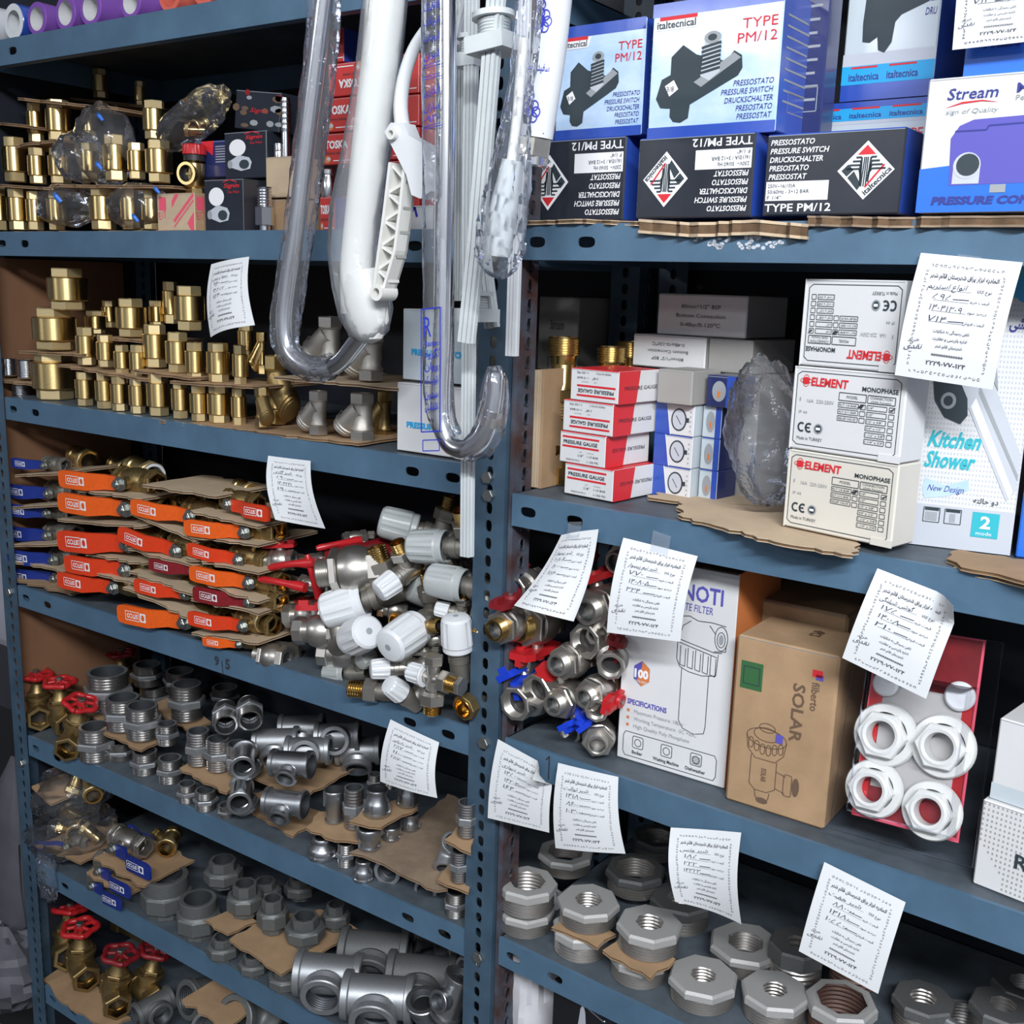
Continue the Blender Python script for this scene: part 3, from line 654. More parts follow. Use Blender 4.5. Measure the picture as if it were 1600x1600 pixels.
P = PV(1030, 745, Pb + gn * 0.052, yawg); P.z = R2 + 0.002; carton('plain_carton', 'tall plain grey carton standing in shade behind the dial boxes', 'box', P, yawg, 0.112, 0.10, z2 - R2 - 0.003, dict(f='card_grey'))
def faint(f):
    f.text('Stream', 0.30, 0.78, 0.07, 'print_dark', w=0.35, it=0.2); f.line([(0.28, 0.70), (0.45, 0.73), (0.68, 0.70)], 0.0015, 'print_dark')
    for i in range(2):
        for j in range(2): f.frame(0.28 + 0.3 * i, 0.2 + 0.25 * j, 0.40 + 0.3 * i, 0.34 + 0.25 * j, 0.001, 'print_dark')
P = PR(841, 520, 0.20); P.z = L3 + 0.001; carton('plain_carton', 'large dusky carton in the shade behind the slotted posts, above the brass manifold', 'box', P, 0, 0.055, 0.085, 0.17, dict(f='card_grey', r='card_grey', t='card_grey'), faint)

def el_front(tick):
    def g(f):
        f.frame(0.03, 0.06, 0.955, 0.94, 0.0007, 'print_dark', 1, c=0.04)
        f.ell(0.115, 0.835, 0.032, 0.044, 'print_red', 3); f.oval(0.115, 0.835, 0.055, 0.03, 0.0005, 'print_red', 2); f.oval(0.115, 0.835, 0.03, 0.07, 0.0005, 'print_red', 2)
        f.text('ELEMENT', 0.165, 0.785, 0.10, 'print_red', w=0.34, bold=0.03, it=0.08); f.text('MONOPHASE', 0.63, 0.775, 0.055, 'print_dark', w=0.31, bold=0.02)
        f.frame(0.43, 0.645, 0.67, 0.735, 0.0006, 'print_dark'); f.frame(0.685, 0.645, 0.92, 0.735, 0.0006, 'print_dark')
        f.text('MODEL', 0.50, 0.675, 0.035, 'print_dark', w=0.10); f.text('CONNECTION', 0.705, 0.695, 0.03, 'print_dark', w=0.19); f.text('(GAS Female)', 0.715, 0.655, 0.025, 'print_dark', w=0.17)
        for i, s in enumerate(('RLT 1/6 BAR', 'RLT 2/11 BAR', 'RELIEF VALVE')):
            v = 0.565 - 0.078 * i; f.frame(0.43, v, 0.61, v + 0.055, 0.0005, 'print_dark'); f.text(s, 0.44, v + 0.016, 0.026, 'print_dark', w=0.155); f.frame(0.625, v, 0.67, v + 0.055, 0.0005, 'print_dark')
        for i, s in enumerate(('1/4"', '1/2"', '1/2" x 3/8"', '3/4" x 1/2"', '1.1/2" x 3/8"', '1.1/4" x 3/4"')):
            v = 0.565 - 0.078 * i; f.frame(0.685, v, 0.855, v + 0.055, 0.0005, 'print_dark'); f.text(s, 0.695, v + 0.016, 0.026, 'print_dark', w=0.012 * len(s)); f.frame(0.875, v, 0.92, v + 0.055, 0.0005, 'print_dark')
        a, b_ = tick
        f.poly([(a - 0.01, 0.585), (a + 0.03, 0.62), (a + 0.055, 0.625), (a + 0.03, 0.575)], 'ink', 4); f.poly([(b_, 0.59), (b_ + 0.02, 0.575), (b_ + 0.055, 0.63), (b_ + 0.02, 0.60)], 'ink', 4)
        f.text('I', 0.07, 0.59, 0.045, 'print_grey', w=0.01); f.text('16A  220-250V', 0.14, 0.58, 0.045, 'print_grey', w=0.25); f.text('IP 44', 0.07, 0.44, 0.04, 'print_grey', w=0.08)
        f.oval(0.105, 0.275, 0.03, 0.05, 0.0016, 'print_dark', 2, 14, 0.9, 5.4); f.oval(0.175, 0.275, 0.03, 0.05, 0.0016, 'print_dark', 2, 14, 0.9, 5.4); f.line([(0.145, 0.275), (0.185, 0.275)], 0.0014, 'print_dark')
        f.ell(0.265, 0.275, 0.042, 0.062, 'print_grey', 2, 22); f.ell(0.265, 0.275, 0.030, 0.045, 'print_dark', 3, 18); f.rect(0.245, 0.26, 0.285, 0.29, 'print_white', 4)
        f.text('Made in TURKEY', 0.07, 0.125, 0.04, 'print_dark', w=0.24)
    return g
ze = R2 + 0.007
Pe = PZ(1224, 821, ze); Qe = PZ(1392, 857, ze); yawe = math.atan2(Qe.y - Pe.y, Qe.x - Pe.x); 
def flaps(mb, w, d, h):
    mb.box(w * 0.82, w + 0.0006, -0.0008, 0.0, 0.0, 0.006, mb.m[0]); mb.box(0, 0.0012, -0.0006, 0.0, 0, h, mb.m[0])
z = ze
for (bl, br, tl, mt, rot, tk, lab) in (((1224, 821), (1392, 857), (1243, 700), 'card_cream', False, (0.62, 0.88), 'yellowed white monophase switch box, bottom of the three in front of bubble wrap'),
                                 ((1233, 697), (1405, 723), (1257, 570), 'card_white', False, (0.61, 0.88), 'white monophase switch box, middle of the three, lettered right way up'),
                                 ((1249, 566), (1402, 584), (1272, 434), 'card_white', True, (0.62, 0.88), 'white monophase switch box printed upside down, topmost of the three')):
    P = PV(bl[0], bl[1], Pe, yawe); Q = PV(br[0], br[1], P, yawe); w = math.hypot(Q.x - P.x, Q.y - P.y); h = zat(*tl, P) - z; P.z = z
    carton('switch_box', lab, 'box', P, yawe, w, 0.036, h - 0.001, dict(f=mt, r=mt, t=mt), el_front(tk), rot=rot, extra=flaps); z += h
def shower_front(f):
    f.rect(0, 0.84, 1, 0.97, 'print_teal', 1); f.ell(0.86, 0.87, 0.12, 0.045, 'print_cyan', 2)
    f.text(fa('گوشی'), 0.97, 0.745, 0.035, 'print_navy', w=0.24, al='r', bold=0.03)
    f.rect(0, 0, 1, 0.145, 'print_silver', 1)
    for i in range(30):                                     # dotted ground
        for j in range(42): f.rect(0.02 + i * 0.033, 0.155 + j * 0.0165, 0.035 + i * 0.033, 0.162 + j * 0.0165, 'print_silver', 1)
    # hand shower: head, rim, neck, handle
    f.poly([(0.10, 0.585), (0.14, 0.68), (0.30, 0.73), (0.48, 0.70), (0.60, 0.60), (0.98, 0.34), (0.98, 0.22), (0.90, 0.18), (0.44, 0.48), (0.42, 0.46), (0.16, 0.50)], 'print_silver', 3)
    f.poly([(0.30, 0.73), (0.48, 0.70), (0.60, 0.60), (0.70, 0.54), (0.66, 0.62), (0.52, 0.72)], 'print_grey', 4)
    f.poly([(0.52, 0.56), (0.98, 0.27), (0.98, 0.25), (0.52, 0.53)], 'print_grey', 4); f.poly([(0.46, 0.485), (0.92, 0.19), (0.95, 0.215), (0.50, 0.515)], 'print_white', 4)
    f.poly([(0.08, 0.56), (0.13, 0.625), (0.28, 0.60), (0.42, 0.51), (0.44, 0.455), (0.38, 0.425), (0.22, 0.445), (0.11, 0.50)], 'print_dark', 5)
    f.ell(0.24, 0.50, 0.075, 0.028, 'print_grey', 6); f.ell(0.24, 0.50, 0.045, 0.017, 'print_dark', 7)
    f.text('Kitchen', 0.08, 0.345, 0.055, 'print_teal', w=0.52, bold=0.03, it=0.35); f.text('Shower', 0.07, 0.275, 0.055, 'print_teal', w=0.50, bold=0.03, it=0.35)
    f.poly([(0.08, 0.20), (0.10, 0.235), (0.30, 0.215), (0.52, 0.24), (0.54, 0.205), (0.30, 0.175), (0.11, 0.165)], 'card_sky', 2); f.text('New Design', 0.13, 0.193, 0.022, 'print_navy', w=0.36, it=0.35)
    for u0, n in ((0.12, 8), (0.33, 4)):
        f.frame(u0, 0.085, u0 + 0.16, 0.135, 0.0006, 'print_dark', 3); f.rect(u0 + 0.01, 0.125, u0 + 0.15, 0.133, 'print_dark', 3)
        for i in range(n): f.rect(u0 + (0.02 if n == 8 else 0.05) + i * 0.015, 0.09, u0 + (0.028 if n == 8 else 0.058) + i * 0.015, 0.12, 'print_grey', 3)
    f.text(fa('دو حالته'), 0.83, 0.165, 0.018, 'print_dark', w=0.24, al='r', bold=0.01); f.rect(0.60, 0.05, 0.86, 0.135, 'print_teal', 3); f.text('2', 0.68, 0.082, 0.042, 'print_white', w=0.10, bold=0.03, k=5); f.text('mode', 0.65, 0.058, 0.014, 'print_white', w=0.15, k=5)
def shower_side(f):
    for i, m in enumerate(('print_navy', 'print_red', 'print_orange', 'cardboard_pale', 'print_green', 'print_green')): f.rect(0.12, 0.2 + 0.055 * i, 0.5, 0.245 + 0.055 * i, m, 1)
P = PZ(1419, 849, R2 + 0.001); Q = PZ(1578, 868, R2 + 0.001); yaws = math.atan2(Q.y - P.y, Q.x - P.x)
carton('kitchen_shower_box', 'tall white box picturing a chrome kitchen hand shower', 'box', P, yaws, (Q - P).length, 0.05, 0.245, dict(f='card_white', r='card_blue', t='print_teal'), shower_front, shower_side)
def drops(f):
    for u, v, r in ((0.3, 0.5, 0.12), (0.7, 0.3, 0.08), (0.6, 0.75, 0.1), (0.2, 0.15, 0.07)): f.ell(u, v, r, r * 0.8, 'print_cyan', 1)
P = Q + Vector((math.cos(yaws), math.sin(yaws), 0)) * 0.004 + Vector((-math.sin(yaws), math.cos(yaws), 0)) * -0.004
carton('blue_box', 'bright blue box cut by the picture edge beside the hand shower box', 'box', P, yaws, 0.09, 0.05, 0.085, dict(f='stream_blue', r='stream_blue', t='stream_blue'), drops)
carton('blue_box', 'pale blue box behind the bright blue box beside the hand shower box', 'box', P + Vector((0.004, 0.062, 0)), yaws, 0.09, 0.05, 0.24, dict(f='card_sky', r='card_sky', t='card_sky'), None)

# ---- third shelf: filter box, brown filter boxes, blister pack, white boxes
def filt_front(f):
    f.text('RNOTI', 0.44, 0.845, 0.075, 'print_violet', w=0.44, bold=0.02); f.text('SPHATE FILTER', 0.42, 0.795, 0.035, 'print_violet', w=0.38, it=0.1)
    L = lambda q, w_=0.0007: f.line(q, w_, 'print_dark', 2)
    L([(0.52, 0.66), (0.50, 0.71), (0.52, 0.76), (0.60, 0.77), (0.68, 0.755), (0.80, 0.76), (0.92, 0.755)]); L([(0.52, 0.66), (0.55, 0.72), (0.62, 0.75)])
    f.oval(0.885, 0.695, 0.055, 0.055, 0.0007, 'print_dark'); f.oval(0.885, 0.69, 0.034, 0.035, 0.0007, 'print_dark'); f.ell(0.885, 0.69, 0.02, 0.024, 'print_grey', 2); L([(0.835, 0.71), (0.78, 0.745)]); L([(0.93, 0.67), (0.93, 0.64), (0.83, 0.63)])
    L([(0.51, 0.655), (0.83, 0.625), (0.90, 0.63)]); L([(0.51, 0.64), (0.86, 0.605)]); L([(0.51, 0.655), (0.51, 0.56), (0.54, 0.525), (0.62, 0.51), (0.74, 0.505), (0.86, 0.52), (0.87, 0.62)])
    for i in range(5):
        u = 0.54 + 0.067 * i; L([(u, 0.625 - 0.004 * i), (u, 0.535 - 0.004 * i)]); L([(u + 0.045, 0.615 - 0.004 * i), (u + 0.045, 0.53 - 0.004 * i)]); L([(u, 0.535 - 0.004 * i), (u + 0.045, 0.53 - 0.004 * i)])
    L([(0.56, 0.52), (0.56, 0.27), (0.60, 0.235), (0.70, 0.22), (0.79, 0.235), (0.80, 0.27), (0.80, 0.515)])
    hx = [(0.20 + 0.085 * math.cos(PI / 2 + PI / 3 * i), 0.445 + 0.062 * math.sin(PI / 2 + PI / 3 * i)) for i in range(6)]
    f.poly(hx, 'print_violet', 2); f.poly([hx[0], hx[5], hx[4], hx[3], (0.16, 0.41), (0.2, 0.48)], 'print_orange', 3); f.text('100', 0.135, 0.425, 0.04, 'print_white', w=0.13, bold=0.05, k=5); f.text('FOOD GRADE', 0.15, 0.40, 0.012, 'print_white', w=0.10, k=5)
    f.text('SPECIFICATIONS', 0.08, 0.285, 0.026, 'print_violet', w=0.37, bold=0.03)
    for i, s in enumerate(('Maximum Pressure: 18bar', 'Working Temperature: -5C +55C', 'High Quality Poly Phosphate')):
        f.rect(0.08, 0.245 - 0.036 * i, 0.105, 0.259 - 0.036 * i, 'print_orange', 2); f.text(s, 0.15, 0.244 - 0.036 * i, 0.019, 'print_grey', w=(0.46, 0.58, 0.52)[i])
    f.frame(0.06, 0.025, 0.92, 0.145, 0.0007, 'print_dark', 2, 0.02)
    for i, s in enumerate(('Boiler', 'Washing Machine', 'Dishwasher')):
        u = 0.20 + 0.27 * i; f.frame(u - 0.05, 0.072, u + 0.05, 0.13, 0.0007, 'print_dark', 2, 0.008); f.oval(u, 0.10, 0.03, 0.018, 0.0007, 'print_dark'); f.text(s, u, 0.042, 0.017, 'print_dark', w=(0.10, 0.24, 0.18)[i], al='c', bold=0.02)
        if i == 2: [f.line([(u - 0.04, 0.08 + 0.008 * k), (u + 0.04, 0.08 + 0.008 * k)], 0.0005, 'print_dark') for k in range(5)]
def filt_side(f): f.rect(0, 0, 1, 1, 'print_orange', 1); f.rect(0.1, 0, 0.9, 0.55, 'print_brown', 2)
P = PZ(963, 1182, R3 + 0.001); Q = PZ(1131, 1233, R3 + 0.001); yawf = math.atan2(Q.y - P.y, Q.x - P.x); wf = (Q - P).length; hf = zat(1197, 903, Q) - R3
carton('water_filter_box', 'tall white phosphate filter box with a line drawing of the filter housing', 'box', P, yawf, wf, 0.11, hf, dict(f='card_white', r='print_orange', t='print_brown'), filt_front, filt_side)
def solar_front(f):
    f.text('SOLAR', 0.60, 0.80, 0.068, 'print_brown', w=0.58, bold=0.02, ang=-PI / 2 + 0.0); f.text('filberto', 0.77, 0.83, 0.045, 'print_brown', w=0.28, bold=0.01, ang=-PI / 2)
    f.rect(0.765, 0.86, 0.86, 0.90, 'print_red', 2); f.rect(0.80, 0.845, 0.87, 0.875, 'print_violet', 2)
    f.rect(0.07, 0.70, 0.29, 0.86, 'print_green', 2); f.frame(0.10, 0.73, 0.26, 0.83, 0.0008, 'print_dark', 3)
    L = lambda q, w_=0.0008: f.line(q, w_, 'print_brown', 2)
    f.oval(0.38, 0.44, 0.20, 0.055, 0.0008, 'print_brown'); f.oval(0.38, 0.46, 0.13, 0.04, 0.0008, 'print_brown'); f.oval(0.38, 0.50, 0.08, 0.026, 0.0008, 'print_brown'); L([(0.18, 0.44), (0.20, 0.36), (0.28, 0.31), (0.48, 0.31), (0.56, 0.36), (0.58, 0.44)])
    for i in range(6): f.frame(0.205 + 0.06 * i, 0.335 + 0.012 * abs(i - 2.5), 0.25 + 0.06 * i, 0.395 + 0.012 * abs(i - 2.5), 0.0008, 'print_brown', 2, 0.012)
    L([(0.24, 0.325), (0.24, 0.15), (0.30, 0.12), (0.42, 0.12), (0.50, 0.15), (0.50, 0.315)]); L([(0.50, 0.26), (0.60, 0.245)]); L([(0.50, 0.16), (0.60, 0.145)]); f.frame(0.58, 0.135, 0.66, 0.26, 0.0008, 'print_brown', 2, 0.01); f.ell(0.70, 0.20, 0.035, 0.055, 'print_brown', 2); L([(0.30, 0.12), (0.31, 0.08), (0.38, 0.06), (0.44, 0.08), (0.45, 0.12)]); f.ell(0.38, 0.065, 0.06, 0.018, 'print_brown', 3)
    f.text('SOLAR', 0.355, 0.26, 0.03, 'print_brown', w=0.14, bold=0.02, ang=-PI / 2); f.rect(0.47, 0.43, 0.54, 0.48, 'print_violet', 3)
def solar_top(f): f.text('4PCS', 0.55, 0.78, 0.14, 'print_brown', w=0.2, bold=0.02, ang=-PI / 2)
def solar_up(f): f.text('SC', 0.58, 0.70, 0.12, 'print_brown', w=0.22, bold=0.02, ang=-PI / 2)
P = PZ(1132, 1249, R3 + 0.001); yawb = math.radians(-1.0); Q = PV(1286, 1300, P, yawb); w = math.hypot(Q.x - P.x, Q.y - P.y); h = zat(1178, 995, P) - R3
carton('solar_filter_box', 'brown corrugated filter box lettered SOLAR with a green square label', 'box', P, yawb, w, 0.075, h, dict(f='cardboard', r='cardboard', t='cardboard'), solar_front, None, solar_top, c=0.0025)
P2 = P + Vector((-math.sin(yawb), math.cos(yawb), 0)) * 0.085 + Vector((-0.022, 0, 0))
carton('solar_filter_box', 'second brown filter box in shade behind the one with the green label', 'box', P2, yawb, w, 0.09, h + 0.012, dict(f='cardboard', r='cardboard', t='cardboard'), solar_up, None, None, c=0.0025)
def dots(f):
    for i in range(20):
        for j in range(16):
            if i > 5 or j > 7 - i: f.ell(0.03 + i * 0.05, 0.06 + j * 0.06, 0.012, 0.016, 'card_grey', 1, 6)
    f.text('R', 0.43, 0.36, 0.17, 'print_dark', w=0.15, bold=0.02)
def vee(f): f.rect(0, 0, 1, 0.2, 'card_grad', 1); f.text('V', 0.40, 0.34, 0.17, 'print_dark', w=0.15, bold=0.02)
def barcode(f):
    f.rect(0.25, 0.05, 0.95, 0.6, 'print_white', 1); rnd = random.Random(2); f.frame(0.25, 0.05, 0.95, 0.6, 0.0006, 'print_dark', 2)
    u = 0.55
    while u < 0.92: a = 0.006 + 0.01 * rnd.random(); f.rect(u, 0.12, u + a, 0.55, 'print_dark', 2); u += a + 0.006 + 0.008 * rnd.random()
    for i in range(5): f.rect(0.28, 0.15 + 0.08 * i, 0.5, 0.18 + 0.08 * i, 'print_grey', 2)
P = PZ(1514, 1388, R3 + 0.001); P = P + RN * 0.01; Q = PZ(1660, 1436, R3 + 0.001); yaww = math.atan2(Q.y - P.y, Q.x - P.x); w = (Q - P).length; h = zat(1528, 1248, P) - R3
carton('white_carton', 'white dot patterned carton with a letter R, under the plain white one', 'box', P, yaww, w, 0.10, h, dict(f='card_white', r='card_white', t='card_white'), dots)
P = P + Vector((0.004, 0.004, 0)); P.z = R3 + h + 0.002
carton('white_carton', 'white carton with a letter V and a bar code sticker on top', 'box', P, yaww, w, 0.10, zat(1546, 1118, P) - P.z, dict(f='card_white', r='card_white', t='card_white'), vee, None, barcode)
# ================================================================ handwritten price tags taped to the shelf lips
def squig(f, u0, v0, u1, v1, n, amp, wd, m, seed):
    """a vine-like border of short curls"""
    r = random.Random(seed); L = math.hypot(u1 - u0, v1 - v0)
    for i in range(n):
        t = (i + 0.5) / n; u = u0 + (u1 - u0) * t; v = v0 + (v1 - v0) * t; a = r.uniform(0, 6.28); e = r.choice((3.5, 4.5, 5.5))
        f.oval(u, v, amp * r.uniform(0.7, 1.2), amp * 0.75 * r.uniform(0.7, 1.2), wd, m, 2, 5, a, a + e)
def tag_print(f, name, buy, pct, sell, note, seed):
    I = 'ink'; w = 0.0009
    squig(f, 0.13, 0.91, 0.87, 0.91, 17, 0.013, 0.00032, I, seed); squig(f, 0.13, 0.06, 0.87, 0.06, 17, 0.013, 0.00032, I, seed + 1)
    squig(f, 0.12, 0.10, 0.12, 0.88, 24, 0.012, 0.00032, I, seed + 2); squig(f, 0.88, 0.10, 0.88, 0.88, 24, 0.012, 0.00032, I, seed + 3)
    f.text(fa('اتحادیه ابزار یراق شهرستان قائم شهر'), 0.84, 0.815, 0.036, I, w=0.68, al='r', bold=0.02)
    for i, (s, wd) in enumerate((('نوع کالا', 0.14), ('قیمت خرید', 0.19), ('درصد سود', 0.19), ('قیمت فروش', 0.21))):
        f.text(fa(s), 0.80, 0.725 - 0.085 * i, 0.026, I, w=wd, al='r')
        f.line([(0.25, 0.722 - 0.085 * i), (0.60, 0.722 - 0.085 * i)], 0.0003, 'print_grey', 2)
    for i, (s, wd) in enumerate((('تلفن رسیدگی به شکایات', 0.36), ('اداره بازرسی و نظارت', 0.34), ('شهرستان قائم شهر', 0.27))):
        f.text(fa(s), 0.50, 0.385 - 0.058 * i, 0.024, I, w=wd, al='c', bold=0.01)
    f.text('*************', 0.50, 0.185, 0.035, I, w=0.32, al='c', bold=0.01)
    f.text('۲۲۲۹۰۷۷-۱۲۴', 0.50, 0.125, 0.036, I, w=0.40, al='c', bold=0.015)
    H = 'pen_ink'; r = random.Random(seed + 9)
    f.text(fa(name), 0.56, 0.735, 0.042, H, w=0.40, al='r', it=0.25, ang=0.03)
    for i, s in enumerate((buy, pct, sell)):
        f.text(s, 0.20 + 0.04 * r.random(), 0.645 - 0.088 * i, 0.05, H, w=0.028 * len(s) + 0.10, it=0.2, bold=-0.005, ang=r.uniform(-0.04, 0.04)); 
        if len(s) < 7: f.line([(0.44, 0.655 - 0.088 * i), (0.60, 0.660 - 0.088 * i)], 0.0006, H, 2)
    f.text(fa(note), 0.05, 0.23, 0.042, H, w=0.19, it=0.25, ang=0.08)
    f.text(fa('خرید'), 0.08, 0.29, 0.03, H, w=0.12, it=0.25, ang=0.1)
def price_tag(label, pl, cs, ds, curl, prints, tape=None, bend=0.0, dog=None):
    """corners (TL, TR, BR, BL) in the photograph, lying at distances ds in front of the lip plane; curl: how far the middle bows out"""
    q = [pl(x, y, -d) for (x, y), d in zip(cs, ds)]
    mb = MB(); nu, nv = 10, 14
    nrm = ((q[1] - q[0]).cross(q[3] - q[0])).normalized(); nrm = nrm if nrm.y < 0 else -nrm
    def pos(u, v):
        t = 1 - v
        p = q[0] * ((1 - u) * (1 - t)) + q[1] * (u * (1 - t)) + q[2] * (u * t) + q[3] * ((1 - u) * t)
        o = curl * math.sin(PI * t) + bend * math.sin(PI * u) * (0.3 + 0.7 * t)
        if dog and u > 0.75 and v > 0.78: o += dog * (u - 0.75) * (v - 0.78) * 12
        return p + nrm * o
    def fm(u, v):
        p = pos(u, v); e = 0.01; a = pos(u + e, v) - pos(u - e, v); b_ = pos(u, v + e) - pos(u, v - e); n = a.cross(b_).normalized()
        return p, (n if n.dot(nrm) > 0 else -n)
    V = []; F = []
    for k, off in ((0, 0.0), (1, -0.0004)):
        for j in range(nv + 1):
            for i in range(nu + 1): V.append(pos(i / nu, j / nv) + nrm * off)
    S = (nu + 1) * (nv + 1); ix = lambda i, j, k: k * S + j * (nu + 1) + i
    for j in range(nv):
        for i in range(nu):
            F.append((ix(i, j, 0), ix(i + 1, j, 0), ix(i + 1, j + 1, 0), ix(i, j + 1, 0))); F.append((ix(i, j, 1), ix(i, j + 1, 1), ix(i + 1, j + 1, 1), ix(i + 1, j, 1)))
    for i in range(nu): F += [(ix(i, 0, 0), ix(i, 0, 1), ix(i + 1, 0, 1), ix(i + 1, 0, 0)), (ix(i, nv, 0), ix(i + 1, nv, 0), ix(i + 1, nv, 1), ix(i, nv, 1))]
    for j in range(nv): F += [(ix(0, j, 0), ix(0, j + 1, 0), ix(0, j + 1, 1), ix(0, j, 1)), (ix(nu, j, 0), ix(nu, j, 1), ix(nu, j + 1, 1), ix(nu, j + 1, 0))]
    mb.add(V, F, 'paper')
    w = (q[1] - q[0]).length; h = (q[3] - q[0]).length
    f = Face(mb, fm, w, h)
    tag_print(f, *prints)
    o = mb.build('price_tag', None, None, 60); tag(o, label, 'price tag')
    if tape:
        mt = MB(); u0, u1, hh = tape; p0 = fm(u0, 0.93)[0]; p1 = fm(u1, 0.93)[0]; up = Vector((0, 0, hh))
        a = nrm * 0.0008; e0 = p0 + up + Vector((0, 0.004, 0)); e1 = p1 + up * 0.9 + Vector((0, 0.004, 0))
        mt.add([p0 + a, p1 + a, e1 + a, e0 + a, p0 + a * 1.3, p1 + a * 1.3, e1 + a * 1.3, e0 + a * 1.3], [(0, 1, 2, 3), (4, 5, 6, 7), (0, 1, 5, 4), (2, 3, 7, 6), (1, 2, 6, 5), (0, 3, 7, 4)], 'tape_film'); mt.build('tape', o)
    return o
PL_ = lambda x, y, d: PY(x, y, d)
N_ = 'نقدی'
price_tag('curved white price tag hanging in front of the brass check valves', PL_, [(330, 413), (389, 401), (398, 508), (329, 527)], (0.008, 0.008, 0.03, 0.03), 0.006, ('سوپاپ برنجی', '۹۴۰۰۰', '۱۴۰۲۰۵۲', '۱۲۴', N_, 1), bend=0.008)
price_tag('white price tag hanging over the orange handled valves', PL_, [(419, 712), (485, 720), (508, 826), (430, 812)], (0.008, 0.008, 0.03, 0.034), 0.008, ('شیر گازی', '۵۹۰۰', '۱۴۰۴۲۴۱', '۱۹۰', N_, 2), bend=-0.004)
price_tag('white price tag hanging over the galvanised tees beside the post', PL_, [(610, 1124), (686, 1160), (683, 1247), (594, 1221)], (0.006, 0.006, 0.02, 0.02), 0.006, ('شیر رادیاتور', '۲۸۷', '۱۱۰۰۰', '۲۸۷۰۰', N_, 3), bend=0.004)
price_tag('creased white price tag taped above the brass ended butterfly valve', PR, [(877, 836), (935, 827), (896, 971), (803, 946)], (0.010, 0.010, 0.022, 0.03), -0.006, ('شیر پیسوار', '۱۰۸۰۶', '۸۰۰۰۰', '۶۸۴۰۰۰', 'خرید', 4), tape=(0.25, 0.60, 0.016), bend=0.010)
price_tag('white price tag taped over the corner of the phosphate filter box', PR, [(974, 840), (1090, 869), (1063, 1003), (948, 988)], (0.010, 0.010, 0.03, 0.03), 0.006, ('شیر نیم پیسوار', '۷۷۰', '۱۴۰۸۰۸', '۳۳۴', N_, 5), tape=(0.40, 0.64, 0.019))
price_tag('large white price tag hanging in front of the monophase and hand shower boxes', PR, [(1439, 395), (1598, 410), (1551, 609), (1398, 586)], (0.006, 0.006, 0.016, 0.016), 0.006, ('انواع استریم', '۵۹۵', '۱۴۰۴۱۲۰۹', '۷۱۴', N_, 6), tape=(0.38, 0.62, 0.008))
price_tag('tilted white price tag with a folded corner above the blister pack', PR, [(1371, 888), (1505, 940), (1447, 1092), (1316, 1028)], (0.010, 0.010, 0.02, 0.02), 0.004, ('گوشی شیلنگی', '۱۷۵', '۱۴۰۰۸', '۲۱۰', N_, 7), dog=0.05)
price_tag('white price tag with a curled corner hanging against the slotted post', PR, [(778, 1155), (867, 1204), (858, 1301), (762, 1278)], (0.010, 0.012, 0.02, 0.02), 0.004, ('شیر دیواری', '۱۴۵۰۰۰', '۱۴۲۰۳۰', '۱۶۴', N_, 8), dog=0.06)
price_tag('white price tag hanging over the back row of bushings, beside the curled one', PR, [(872, 1192), (966, 1214), (977, 1334), (868, 1325)], (0.008, 0.008, 0.02, 0.02), 0.006, ('شیر توالت', '۱۴۱۸۰', '۸۶۰۰۰۰', '۱۰۳۰۰۰', N_, 9), bend=0.003)
price_tag('wavy white price tag hanging in front of the grey octagonal bushings', PR, [(1048, 1293), (1158, 1301), (1158, 1444), (1055, 1409)], (0.008, 0.008, 0.024, 0.02), 0.008, ('شیر ونس', '۱۸۵', '۲۲۲', '۱۴۳۲۳', N_, 10), bend=-0.006)
price_tag('white price tag hanging above the rusty rimmed octagonal ring', PR, [(1288, 1347), (1415, 1410), (1372, 1553), (1248, 1486)], (0.008, 0.008, 0.02, 0.02), 0.003, ('شیر هفت', '۸۸۰۰۰۰', '۱۴۱۸۰', '۱۰۵۵۰۰', N_, 11))
price_tag('white price tag cut off by the top of the picture, on the topmost blue box', PR, [(1500, -70), (1640, -84), (1632, 62), (1488, 78)], (-0.002, -0.002, -0.003, -0.003), 0.0, ('کنترل فشار', '۵۹۵', '۱۴۰۴۱۲۰۹', '۷۱۴', N_, 12))
price_tag('sliver of a white price tag half hidden behind the hanging strips', PL_, [(700, 352), (752, 352), (752, 470), (700, 470)], (0.004, 0.004, 0.012, 0.012), 0.002, ('شیر آب', '۵۹۰', '۱۴۰۴', '۷۱۴', N_, 13))
# ================================================================ fittings (one builder per kind)
RXm = Matrix.Rotation(PI / 2, 4, 'Y')          # lathe axis z -> x
RYm = Matrix.Rotation(-PI / 2, 4, 'X')         # lathe axis z -> y
RYn = Matrix.Rotation(PI / 2, 4, 'X')          # lathe axis z -> -y
def hexnut(mb, R, z0, z1, m, n=6, bore=0.0, M=None, ch=0.06, ph=0.0, bm=None):
    c = R * ch; p = [(R - c, z0), (R, z0 + c), (R, z1 - c), (R - c, z1)]
    if bore: mb.lathe([(bore, z0)] + p + [(bore, z1)], m, n, M, ph); mb.lathe([(bore * 1.0, z1), (bore, z0)], bm or m, 24, M) if n < 12 else None
    else: mb.lathe([(0, z0)] + p + [(0, z1)], m, n, M, ph)
def ring(mb, r0, r1, z, m, M=None, seg=28): mb.lathe([(r0, z), (r1, z)], m, seg, M)

